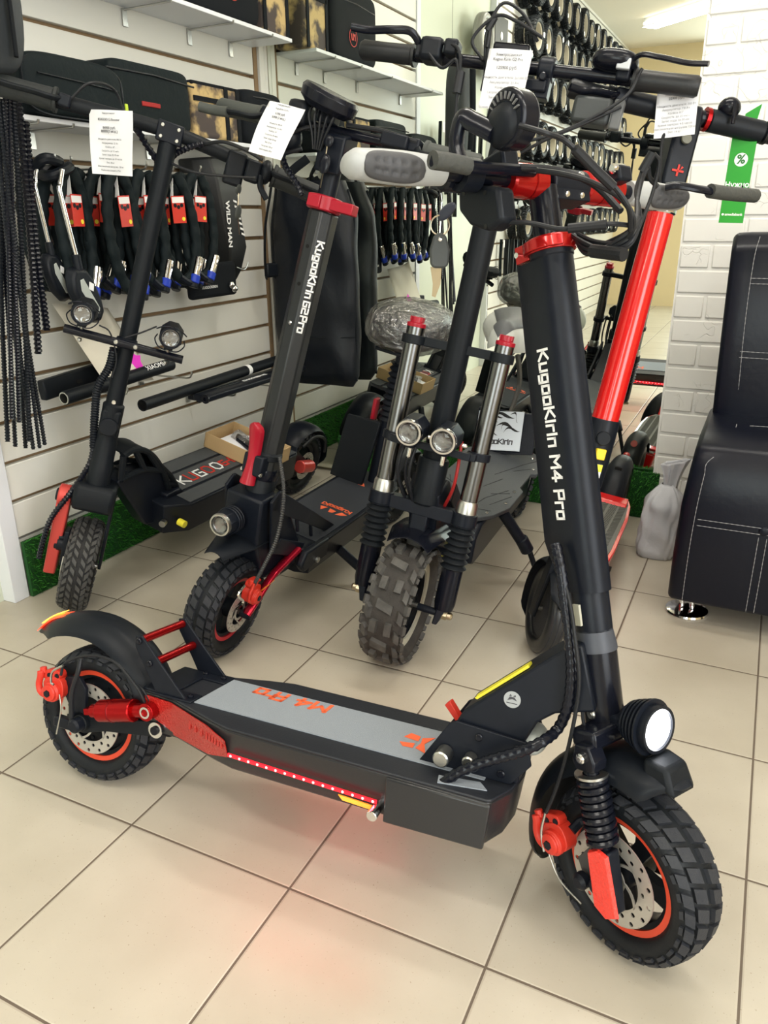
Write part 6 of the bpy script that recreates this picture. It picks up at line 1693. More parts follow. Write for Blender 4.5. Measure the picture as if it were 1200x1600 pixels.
# ================================================================== goods on the slat wall
def hook(y, z, ln, label, grp='steel display hooks on the slat wall'):
    r = empty('display_hook', (X0+.001, y, z), label, 'hook', grp)
    MB().box((.003, 0, -.012), (.004, .022, .05)).build('hook_plate', STE, r, bevel=.001)
    MB().tube(catmull([(.004, 0, 0), (ln*.5, 0, 0), (ln*.92, 0, .001), (ln, 0, .012), (ln+.002, 0, .022)]), .0028, 8).build('hook_rod', STE, r)
    return r
def shelf(y0, y1, z, depth, label, ys, group=None):
    r = empty('wall_shelf', (X0+.001, (y0+y1)/2, z), label, 'shelf', group)
    MB().box((depth/2, 0, .006), (depth, y1-y0, .012)).build('shelf_board', WTRIM, r, bevel=.0015)
    for y in ys:
        yy = y-(y0+y1)/2
        b = MB().box((.003, yy, -.026), (.004, .020, .046)).build('shelf_bracket', STE, r, bevel=.001)
        MB().tube([(.004, yy, -.006), (depth*.9, yy, -.0035), (depth*1.02, yy, -.0035), (depth*1.04, yy, .004)], .003, 8).build('bracket_rod', STE, b)
    return r
shelf(-.70, .552, 1.580, .170, 'long white shelf high on the slat wall under the stored bags', (-.55, -.09, .20, .42))
shelf(-.70, .552, 1.232, .150, 'white shelf lower on the slat wall with four soft cases on it', (-.60, -.49, -.05, .30))
def softbox(name, c, d, m, label, cat='bag', group=None, p=.25, rz=0.0):
    r = empty(name, (c[0], c[1], c[2]-d[2]/2), label, cat, group); r.rotation_euler.z = rz
    MB().ball((0, 0, d[2]/2), (d[0]/2, d[1]/2, d[2]/2), nu=40, nv=20, p=p).build('bag_body', m, r, ang=60)
    return r
# upper shelf
b = softbox('storage_bag', (-.165, .20, 1.592+.13), (.14, .40, .26), FAB, 'black cloth bag with a round red emblem on the upper wall shelf')
q = MB(plane_M((.073, .035, .085), (0, 1, 0), (0, 0, 1)))
q.lathe([(.030, 0), (.033, 0), (.033, .001), (.030, .001)], None, 32, closed=True)
for t in ([(-.018, -.01), (-.012, -.01), (-.012, .014), (-.018, .014)], [(-.012, .0), (-.004, .008), (-.004, .014), (-.012, .008)], [(-.002, -.01), (.004, -.01), (.004, .014), (-.002, .014)], [(.004, -.01), (.016, -.012), (.016, -.006), (.004, -.004)], [(.010, -.01), (.016, -.01), (.018, .012), (.012, .012)]): q.prism(t, 0, .001, 'z')
q.build('emblem', REP, b)
MB().tube([(.066, -.17, .20), (.070, 0, .205), (.066, .17, .20)], .003, 6).build('piping', PLA, b)
def camo_case(c, d, label, straps):
    r = empty('camouflage_bag', (c[0], c[1], c[2]-d[2]/2), label, 'bag', 'camouflage cases')
    MB().box((0, 0, d[2]/2), d).build('bag_body', CAMO, r, bevel=.012, seg=3)
    for y in straps: MB().box((d[0]/2+.0015, y, d[2]/2), (.004, .018, d[2]*.98)).build('strap', FAB, r)
    MB().box((d[0]/2+.0015, 0, d[2]*.70), (.004, d[1]*.96, .014)).build('zip_band', FAB, r)
    MB().box((0, 0, d[2]-.004), (d[0]*.98, d[1]*.98, .012)).build('lid_edge', FAB, r, bevel=.003)
    return r
r = camo_case((-.17, .505, 1.592+.12), (.13, .165, .24), 'tall camouflage bag with black straps on the upper shelf beside the mirror', (.06, -.078)); 
MB().box((.068, .0, .215), (.004, .008, .03)).build('zip_tag', WHT, r)
# lower shelf
def bagA():
    r = empty('scooter_bag', (-.115, -.475, 1.245), 'long black zipped case with rounded ends, leftmost on the lower wall shelf', 'bag')
    MB().ball((0, 0, .070), (.045, .165, .070), nu=44, nv=22, p=.45).build('bag_body', NYL, r, ang=70)
    def lp(x, k=1.0):
        return [Vector((x, .162*k*math.copysign(abs(cos(t))**.5, cos(t)), .068+.066*k*math.copysign(abs(sin(t))**.5, sin(t)))) for t in [2*pi*i/48 for i in range(49)]]
    MB().tube(lp(.030), .0028, 6).build('piping', PLA, r)
    MB().tube(lp(-.030), .0028, 6).build('piping', PLA, r)
    MB().tube([(.046, -.13, .088), (.047, 0, .084), (.046, .13, .078)], .002, 6).build('zip_line', PLA, r)
    MB().box((.040, .10, .075), (.006, .012, .010)).build('red_puller', REP, r, bevel=.002)
    MB().box((.030, .172, .045), (.006, .010, .020)).build('zip_puller', mat('yellow_green_puller', (.55, .7, .05), .5, bump=(200, .1)), r, bevel=.002)
    return r
bagA()
r = softbox('scooter_bag', (-.165, -.16, 1.247+.085), (.12, .33, .165), NYL, 'black soft case with a red pull strap behind the zipped case on the lower shelf', p=.22)
MB().box((.060, -.02, .062), (.006, .075, .012)).build('red_strap', mat('dark_red_strap', (.35, .02, .02), .7, bump=(200, .2)), r, bevel=.002)
MB().tube([(.058, -.18, .135), (.062, 0, .138), (.058, .18, .13)], .003, 6).build('piping', PLA, r)
camo_case((-.175, .15, 1.247+.078), (.11, .235, .155), 'camouflage case with black straps on the lower shelf right of the black cases', (.045, .105)).rotation_euler.z = -.03
r = softbox('scooter_bag', (-.17, .40, 1.247+.085), (.13, .24, .165), FAB, 'small black case on the lower shelf between the camouflage case and the mirror', p=.3)
MB().tube([(.062, -.07, .14), (.066, 0, .142), (.062, .07, .14)], .003, 6).build('piping', PLA, r)

# chain locks in fabric sleeves with red cards
def lock_proto():
    r = empty('chain_lock', (0, 0, 0), 'x', 'chain lock', 'sleeved chain locks with red cards')
    P = [(0, -.012, -.01), (.0, -.038, -.05), (0, -.052, -.13), (0, -.040, -.22), (0, -.006, -.272), (0, .032, -.25), (0, .052, -.17), (0, .040, -.07), (0, .012, -.01)]
    MB().tube(resample(catmull(P, 8), .006), .013, 10, rad=lambda i, a, L: .0135+.0014*sin(i*.9)+.0008*sin(a*3+i)).build('sleeve', NYL, r, ang=60)
    c = MB().box((.012, .0, -.095), (.0012, .040, .066)).build('card', REDB, r)
    MB().box((.0128, 0, -.072), (.0006, .036, .014)).build('card_header', WHT, c)
    d = MB()
    for k in range(3): d.cut().cyl((.0122, -.010+.010*k, -.085-.004*(k % 2)), (.0134, -.010+.010*k, -.085-.004*(k % 2)), .005, n=10)
    d.build('card_picture', BLK, c)
    MB().cyl((.0122, .012, -.118), (.0134, .012, -.118), .005, n=12).build('card_spot', YEL, c)
    MB().hexa([(-.004, -.012, -.065), (.010, -.012, -.065), (.010, -.011, -.065), (-.004, -.011, -.065), (-.001, -.002, -.02), (.003, -.002, -.02), (.003, -.001, -.02), (-.001, -.001, -.02)]).build('card_strap', WHT, r)
    lk = MB().cyl((.012, .030, -.262), (.012, .050, -.215), .0115, n=14, ch=.002).build('lock_body', CHR, r)
    MB().cyl((.012, .022, -.280), (.012, .031, -.260), .014, n=16, ch=.002).build('blue_cap', BLU, lk)
    MB().cyl((.012, .017, -.292), (.012, .022, -.280), .0138, n=16, ch=.002).build('rubber_cap', PLA, lk)
    MB().tube([(.022, .036, -.25), (.026, .040, -.238), (.024, .046, -.225)], .003, 6).build('chain_link', CHR, lk)
    MB().tube([(.012, -.02, -.262), (.012, .0, -.276), (.012, .012, -.28)], .0095, 8).build('chain_end', BLK, r)
    return r
hooks = [(-.53, 1.137, .17), (-.40, 1.137, .20), (-.29, 1.137, .20), (-.175, 1.137, .20), (-.055, 1.137, .20)]
hlab = ['steel display hook nearest the bar end mirrors holding chain locks', 'steel display hook second from the left holding chain locks', 'steel display hook half hidden by the far left scooter stem', 'steel display hook just right of the far left scooter stem', 'steel display hook with the rightmost chain locks']
rowlab = ['hook by the bar end mirrors', 'second hook from left', 'third hook from left', 'fourth hook from left', 'rightmost lock hook']
plab = ['black sleeved chain lock, front one on the %s', 'black sleeved chain lock, second on the %s', 'black sleeved chain lock, third on the %s', 'black sleeved chain lock at the wall, %s']
proto = lock_proto(); first = True; rnd = random.Random(11)
for hi, (y, z, ln) in enumerate(hooks):
    hook(y, z, ln, hlab[hi])
    for k, x in enumerate((ln-.012, ln*.70, ln*.44, ln*.18)):
        o = proto if first else copy_tree(proto); first = False
        o.location = (X0+x, y+rnd.uniform(-.004, .004), z+.006); o.rotation_euler = (rnd.uniform(-.10, .05), 0, rnd.uniform(-.25, .25))
        s = rnd.uniform(1.10, 1.24); o.scale = (1, s, s)
        o['label'] = plab[k] % rowlab[hi]
# pair of bar-end mirrors
def bem(o, d1, label, sc=1.0, rz=0.0):
    r = empty('bar_mirror', o, label, 'mirror', 'black bar end mirrors hanging by the locks')
    r.rotation_euler = (0, 0, rz); r.scale = (sc, sc, sc)
    MB().tube(catmull([(0, .005, -.005), (0, -.006, -.035), (0, -.010, -.05), (0, .0, -.12), (0, .010, -.185)], 6), .0055, 12).build('mirror_rod', CHR, r)
    MB().cyl((0, .009, -.180), (0, .012, -.215), .010, n=16, ch=.002).build('rod_socket', PLA, r)
    h = MB()
    hx = [(-.018, -.205), (.020, -.205), (.040, -.228), (.062, -.285), (.066, -.315), (.050, -.338), (.025, -.335), (-.010, -.305), (-.030, -.255), (-.030, -.225)]
    h.prism([(y+.005, z) for y, z in hx], -.012, .012, 'x', inset=[(y*.82+.008, z*.86-.038) for y, z in hx])
    s = h.build('mirror_shell', PLA, r, bevel=.006, seg=3)
    MB().prism([(.000, -.235), (.010, -.232), (.048, -.300), (.044, -.312), (.034, -.312), (.0, -.258)], .0115, .0135, 'x').build('grey_insert', mat('grey_insert', (.42, .45, .42), .5, bump=(200, .1)), s, bevel=.001)
    MB().prism([(.026, -.240), (.038, -.246), (.034, -.262), (.022, -.256)], .0125, .0140, 'x').build('price_sticker', WHT, s)
bem((-.09, -.635, 1.13), 0, 'black bar end mirror on a chrome rod, the rear of the two by the cords', .95, .2)
bem((-.045, -.60, 1.13), 0, 'black bar end mirror with white sticker, the front of the two', 1.12, 0)
r = empty('lock_bundle', (-.10, -.60, 1.13), 'crumpled black rubber strap bundle on the hook above the bar end mirrors', 'strap')
MB().tube(catmull([(.0, -.03, 0), (.03, -.02, .018), (.03, .02, .014), (-.01, .05, .012), (-.02, .01, -.014), (.03, .0, -.018), (.03, .05, .0), (.0, .08, .006)]), .013, 10).build('strap_loop', PLA, r)
hook(-.60, 1.137, .19, 'steel display hook above the bar end mirrors')

# hard-shell case with WILD MAN print
def wildman():
    r = empty('hard_shell_bag', (X0+.002, .215, .80), 'black faceted hard-shell case with WILD MAN print hanging on the slat wall', 'bag')
    sec = [(-.080, .00), (.085, .00), (.085, .055), (.045, .115), (-.045, .115), (-.080, .06)]
    lo = [(-.055, .0), (.060, .0), (.062, .035), (.035, .085), (-.030, .085), (-.055, .04)]
    levels = [(0.0, .75, lo), (.03, 1.0, lo), (.10, 1.0, sec), (.30, 1.0, sec), (.36, .82, sec)]
    vs = []; fs = []
    for z, k, s_ in levels:
        for y, x in s_: vs.append((x*k, y*k+z*-.10+.02, z))
    K = 6
    for i in range(len(levels)-1):
        for k in range(K): fs.append((i*K+k, i*K+(k+1) % K, (i+1)*K+(k+1) % K, (i+1)*K+k))
    fs.append(tuple(range(K))[::-1]); fs.append(tuple((len(levels)-1)*K+k for k in range(K)))
    b = MB().add(vs, fs).build('case_shell', mat('carbon_shell', (.014, .015, .016), .4, bump=(600, .3)), r, bevel=.006)
    r.rotation_euler.x = .10; r.scale = (1.08, 1.08, 1.12)
    MB().box((.105, -.0, .30), (.03, .05, .022)).build('case_latch', GLB, r, bevel=.004)
    q = MB()
    for k in range(7): q.hexa([(.1165-.010*(k % 1), .010+.006*k*.6, .235-.016*k), (.1165, .026+.006*k*.6, .229-.016*k), (.118, .026+.006*k*.6, .229-.016*k), (.118, .010+.006*k*.6, .235-.016*k), (.1165, .010+.006*k*.6, .241-.016*k), (.1165, .026+.006*k*.6, .235-.016*k), (.118, .026+.006*k*.6, .235-.016*k), (.118, .010+.006*k*.6, .241-.016*k)])
    q.build('slash_print', WHT, b)
    font_mesh('case_lettering', 'WILD MAN', .026, WHT, b, plane_M((.1185, -.030, .175), (0, -.10, -1), (0, 1, -.1)), bold=.0008)
    MB().tube(catmull([(.118, -.02, .05), (.120, .02, .038), (.118, .045, .055)]), .002, 6).build('shell_ridge', STE, b)
    return r
wildman()
# flat pouch with a small emblem under it
def pouch():
    r = empty('phone_pouch', (-.13, .06, .765), 'small flat black pouch with an orange scooter emblem below the hard-shell case', 'bag')
    MB().box((0, 0, .055), (.03, .24, .11)).build('pouch_body', FAB, r, bevel=.012, seg=3)
    M = plane_M((.0165, -.035, .068), (0, 1, 0), (0, 0, 1)); q = MB(M)
    for t in ([(-.018, -.022), (.018, -.022), (.020, -.014), (.014, -.014), (.013, -.018), (-.014, -.018), (-.015, -.012), (-.019, -.012)],): q.prism(t, 0, .0008, 'z')
    q.build('emblem', ORP, r)
    q = MB(M).prism([(-.012, -.014), (-.007, -.014), (-.006, .012), (-.012, .012)], 0, .0008, 'z').prism([(.004, -.014), (.009, -.014), (.008, .012), (.002, .012)], 0, .0008, 'z'); q.build('emblem_legs', STE, r)
    font_mesh('pouch_lettering', 'KUGOOKIRIN', .013, WHT, r, M@Matrix.Translation((0, -.033, .0005)))
    q = MB()
    for y, z in ((.075, .035), (.090, .022)): q.ball((.022, y, z), (.012, .014, .012), nu=14, nv=8)
    q.build('chrome_toggle', CHR, r)
pouch()
# large draw-string sack in front of the mirror corner
def sack():
    r = empty('carry_bag', (-.008, .56, .385), 'large shiny black carry bag hanging in the corner against the mirror', 'bag')
    rnd = random.Random(2)
    def fn(u, v):
        a = 2*pi*u; wv = .176+.006*sin(v*3); z = .005+v*.745
        dp = .050*(1-.2*abs(v-.4)); c, s = cos(a), sin(a)
        x = wv*math.copysign(abs(c)**.55, c); y = dp*math.copysign(abs(s)**.8, s)
        if v < .06: k = math.sqrt(v/.06*.9+.1); x *= .80+.2*k; y *= k
        y += .006*sin(x*30+v*9)+.004*sin(v*22+x*12)
        if v > .85: x *= 1-.25*(v-.85)/.15
        return (x-.018, min(y, .055), z-.02*abs(x/.19)**3*0)
    g = MB(); g.grid(fn, 48, 36, None, closed_u=True); g.build('bag_body', BAGM, r, ang=70)
    MB().tube([(.154, -.01, .03), (.158, -.012, .3), (.158, -.01, .62), (.13, 0, .72)], .004, 6).build('side_seam', FAB, r)
    MB().tube([(-.14, -.040, .20), (.02, -.056, .195), (.16, -.030, .20)], .003, 6, flat=(1, .4)).build('cross_seam', FAB, r)
    for s in (-1, 1): MB().tube(catmull([(s*.11-.02, -.01, .72), (s*.09-.02, 0, .78), (s*.03-.02, .03, .83)]), .010, 8, flat=(1.6, .3)).build('bag_strap', FAB, r)
    return r
sack()
# straps hanging left of the sack
r = empty('hanging_strap', (-.16, .50, 1.16), 'pair of flat black webbing straps hanging left of the large carry bag', 'strap')
for k, (y0, y1) in enumerate(((-.045, -.10), (-.01, -.045))):
    P = catmull([Vector((.01, y0+.03, 0)), Vector((.02, y0, -.06)), Vector((.02, (y0+y1)/2-.02, -.18)), Vector((.015, y1, -.30)), Vector((.01, y1+.01, -.36))], 8)
    MB().tube(P, .014, 8, flat=(.25, 1.2)).build('strap_band', FAB, r)
MB().box((.02, -.07, -.33), (.02, .07, .05)).build('strap_buckle', PLA, r, bevel=.006)

# scooter tubes resting on hooks
def bar_tube(a, b, rr, label, m=MBK, inner=True, name='stem_tube', square=False, grp='spare stem tubes on the hooks'):
    a = Vector(a); b = Vector(b); r = empty(name, a, label, 'tube', grp); L = (b-a).length; d = (b-a)
    M = zto((0, 0, 0), d, up=(0, 0, 1))
    if square:
        MB(M).prism([(-rr*.6, -rr*1.5), (rr*.6, -rr*1.5), (rr*.75, 0), (rr*.6, rr*1.5), (-rr*.6, rr*1.5), (-rr*.75, 0)], 0, L, 'z').build('tube_body', m, r, bevel=.004)
    else: MB(M).lathe([(rr-.003, 0), (rr, 0), (rr, L), (rr-.003, L), ], None, 28, closed=True).build('tube_body', m, r, bevel=.0005)
    return r, M, L
for yy, zz, n_ in ((-.48, .548, 0), (-.20, .545, 1), (.02, .445, 2), (.28, .430, 3)):
    hook(yy, zz, .21, ['steel hook under the left pair of spare stem tubes', 'steel hook holding the far end of the left spare tubes', 'steel hook under the right stack of spare tubes', 'steel hook under the right stack near the mirror'][n_])
t1, M, L = bar_tube((-.085, -.66, .572), (-.085, -.235, .592), .0185, 'round black stem tube with open steel end resting on the hooks, lower left')
MB(M).lathe([(.0135, -.002), (.0165, -.002), (.0165, .05), (.0135, .05)], None, 24, closed=True).build('inner_sleeve', STE, t1)
font_mesh('tube_lettering', 'XIAOMI', .022, WHT, t1, plane_M(M@Vector((-.0, -.0187, L*.80)), (0, 1, .04), (-.7, 0, .7)) if False else plane_M(Vector((.0135, L*.80, .0135+.016)), (0, 1, .04), (-.7, 0, .7)))
t2, M, L = bar_tube((-.165, -.66, .585), (-.165, -.36, .605), .018, 'flat sided black stem tube with an oval slot behind the round one', square=True)
MB(M).prism([(0, 0)]*0 or [(.0135, .0), (.0140, .0), (.0140, .001), (.0135, .001)], .1, .101, 'z') if False else None
MB().box((.0135, .12, .004), (.001, .020, .010)).build('slot', mat('hole_black', (0, 0, 0)), t2, bevel=.003)
t3, M, L = bar_tube((-.065, -.40, .500), (-.10, .46, .510), .0180, 'long round black stem tube on the right hooks above the flat bars')
t3b = MB(M).lathe([(.0, .004), (.0150, .004)], None, 20).build('tube_bore', mat('hole_black', (0, 0, 0)), t3)
MB(M).lathe([(.0183, L*.64), (.0187, L*.64), (.0187, L*.665), (.0183, L*.665)], None, 24, closed=True).build('white_ring', WHT, t3)
for k, (x, z0, y0, y1) in enumerate(((-.10, .465, -.12, .50), (-.035, .478, -.17, .42))):
    lab = ['flat black side bar lying under the long tube, the one nearer the wall', 'flat black side bar with KUGOOKIRIN print, nearest the room on the right hooks'][k]
    o = tag(empty('side_bar', (x, y0, z0)), lab, 'tube', 'flat side bars on the hooks')
    L = y1-y0
    MB().prism([(-.030, -.010), (.022, -.014), (.034, -.008), (.034, .006), (.022, .012), (-.030, .010)], 0, L, 'y').build('bar_body', BLK, o, bevel=.003)
    MB().lathe([(.006, 0), (.015, 0), (.015, .006), (.006, .006)], xf((.020, 0.001, -.001), rx=pi/2), 20, closed=True).build('bar_socket', GLB, o)
    if k: font_mesh('bar_lettering', 'KUGOOKIRIN M2', .018, WHT, o, plane_M((.0, .30, .0125), (0, 1, 0), (-1, 0, .05)), bold=.0004)
    MB().box((-.012, .18, .0108), (.002, .16, .0008)).build('bar_stripe', STE, o)
# card sheet with a pink mark
o = onX(118, 470, -.12)
r = empty('card_sheet', (-.10, -.45, .60), 'curled cream card sheet with a pink star mark leaning on the tubes', 'paper')
def cs(u, v):
    y = -.10+.22*u+.05*v; z = .20-.215*v+.0*u-.035*u; x = -.10+.10*v+.03*sin(pi*u)-.02*u
    return (x, y, z)
MB().grid(cs, 16, 12, lambda u, v: (.0006, 0, 0)).build('sheet', mat('cream_card', (.72, .68, .58), .8, bump=(20, .2)), r, ang=80)
pk = MB(); M = plane_M(Vector(cs(.72, .74))+Vector((.006, 0, .003)), (0, 1, -.15), (-.35, 0, 1))
pts = [(.030*(1 if k % 2 else .62)*cos(2*pi*k/10), .030*(1 if k % 2 else .62)*sin(2*pi*k/10)) for k in range(10)]
pk.prism(pts, 0, .0006, 'z', M); pk.build('pink_star', mat('magenta_print', (.75, .03, .55), .6, bump=(200, .02)), r)
# hanging ribbed cable wraps at the left edge
n_c = 0
rnd = random.Random(21)
cords = [(8, 150, 18, 655, -.05, .0052, 1), (14, 150, 30, 660, -.05, .0052, 1), (20, 145, 46, 690, -.05, .0060, 0), (27, 140, 60, 553, -.08, .0085, 1), (40, 190, 73, 517, -.08, .0085, 1), (0, 160, 12, 690, -.09, .0055, 0), (-8, 170, 52, 702, -.06, .0048, 0),
         (-4, 150, 62, 700, -.05, .0045, 0), (3, 155, 70, 695, -.05, .0048, 0), (-12, 160, 40, 700, -.10, .0050, 0), (-16, 150, 24, 698, -.10, .0052, 1), (10, 150, 35, 600, -.12, .0060, 0), (-6, 150, 28, 560, -.12, .0062, 1)]
for i, (x0, y0, x1, y1, X, rr, sp) in enumerate(cords):
    a = onX(x0, y0, X); b = onX(x1, y1, X); b.y = a.y+(b.y-a.y)*1.0
    m_ = a.lerp(b, .55)+Vector((rnd.uniform(-.006, .006), rnd.uniform(-.012, .012), 0))
    o = empty('cable_wrap', b, 'ribbed black cable wrap hanging in the bunch at the left edge', 'cable wrap', 'ribbed cable wraps hanging at the left edge')
    if i == 3: o['label'] = 'thick twisted black cable wrap second from the right of the bunch'
    if i == 4: o['label'] = 'thick twisted black cable wrap at the right side of the bunch'
    P = catmull([a-b, m_-b, Vector((0, 0, 0))], 14)
    mb = MB()
    (mb.spiral if sp else mb.rings)(P, rr, .011 if rr > .007 else .0075, .22, 8)
    mb.build('wrap', GLB if sp else PLA, o)
r = empty('backpack', (-.02, -.765, 1.30), 'dark grey backpack hanging at the top left edge of the picture', 'bag')
MB().ball((0, -.02, .22), (.06, .085, .22), nu=36, nv=20, p=.5).build('bag_body', mat('grey_black_nylon', (.035, .04, .045), .6, bump=(60, .4)), r, ang=70)
MB().tube([(.07, .0, .03), (.078, .0, .2), (.07, 0, .42)], .012, 8, flat=(.4, 1.4)).build('bag_strap', FAB, r)

# ================================================================== open parcel on the booster deck
def parcel():
    B = FB.B
    p0 = FB.z(318, 698, .272); p1 = FB.z(392, 732, .272)
    rt = (p1-p0); d = Vector((-rt.y, rt.x, 0)).normalized()
    if d.x > 0: d = -d
    wd, dp, ht = .24, .16, .052
    rt = Vector((rt.x, rt.y, 0)).normalized()
    o = p0+rt*0; o.z = .2735
    M = plane_M(o, rt, d); W_ = B@M
    r = empty('cardboard_box', M=W_, label='open shallow cardboard box lying on the deck of the KUGOO lettered scooter', cat='box')
    sg = 1 if (rt.cross(d)).z > 0 else -1
    q = MB(); h = ht*sg
    q.box((wd/2, dp/2, .001*sg), (wd, dp, .002)).box((wd/2, .0015, h/2), (wd, .003, ht)).box((wd/2, dp-.0015, h/2), (wd, .003, ht)).box((.0015, dp/2, h/2), (.003, dp, ht)).box((wd-.0015, dp/2, h/2), (.003, dp, ht))
    q.build('box_tray', CARD, r)
    pp = tag(empty('paper_pad', M=W_@Matrix.Translation((wd/2+.008, dp/2, .012*sg))), 'white paper padding inside the open cardboard box', 'paper')
    MB().grid(lambda u, v: ((u-.5)*wd*.86, (v-.5)*dp*.86, (.012+.006*sin(u*5))*sg), 8, 6, lambda u, v: (0, 0, -.0008*sg)).build('sheet', PAP, pp)
    tl = tag(empty('air_pump', M=W_@Matrix.Translation((wd/2, dp*.5, .034*sg))), 'black hand tool in clear wrap lying in the open cardboard box', 'tool')
    MB().tube([(-.055, .02, 0), (.055, -.015, 0)], .0115, 14).build('tool_body', PLA, tl)
    MB().tube([(-.045, .002, -.001*sg), (.035, -.03, -.001*sg)], .007, 10).build('tool_arm', GLB, tl)
    MB().ball((-.058, .021, .006*sg), (.006, .006, .004), nu=12, nv=8).build('tool_stud', CHR, tl)
    f_ = MB().tube(catmull([(-.07, .028, 0), (-.03, .012, 0), (.03, -.01, 0), (.07, -.024, 0)]), .019, 14, flat=(1.2, .85)); f_.build('clear_wrap', D.materials['wrapping_film'], tl, ang=30)
parcel()
# price sheet on scooter C
Y = (FC.B@FC.A@Vector((.03, -.15, 1.223))).y
a, b_, c_ = onY(421, 158, Y-.02), onY(472, 170, Y-.04), onY(362, 214, Y-.02)
rt = b_-a; dn = c_-a
mid = onY(448, 164, Y-.03)
ln = [('Электросамокат', .004, .006, 0), ('KugooKirin G2 Pro', .012, .006, 0), ('61900 руб.', .022, .008, 1), ('56900 (3 мод.)', .030, .008, 1)]+[(t, .043+.0078*i, .0056, 0) for i, t in enumerate(('Мощность: 800 Вт', 'Аккумулятор: 15.6 Ач', 'Колёса: 10"', 'Скорость: 45 км/ч', 'Запас хода: 50 км', 'Вес: 25 кг', 'Нагрузка: 120 кг', 'Влагозащита IP54'))]
paper_tag(plane_M(mid, rt, -dn), .100, .108, [(t, y, s*.78, b) for t, y, s, b in ln], 'curling white price sheet on the left handlebar of the crimson-lever scooter', curl=.012, bend=.02)

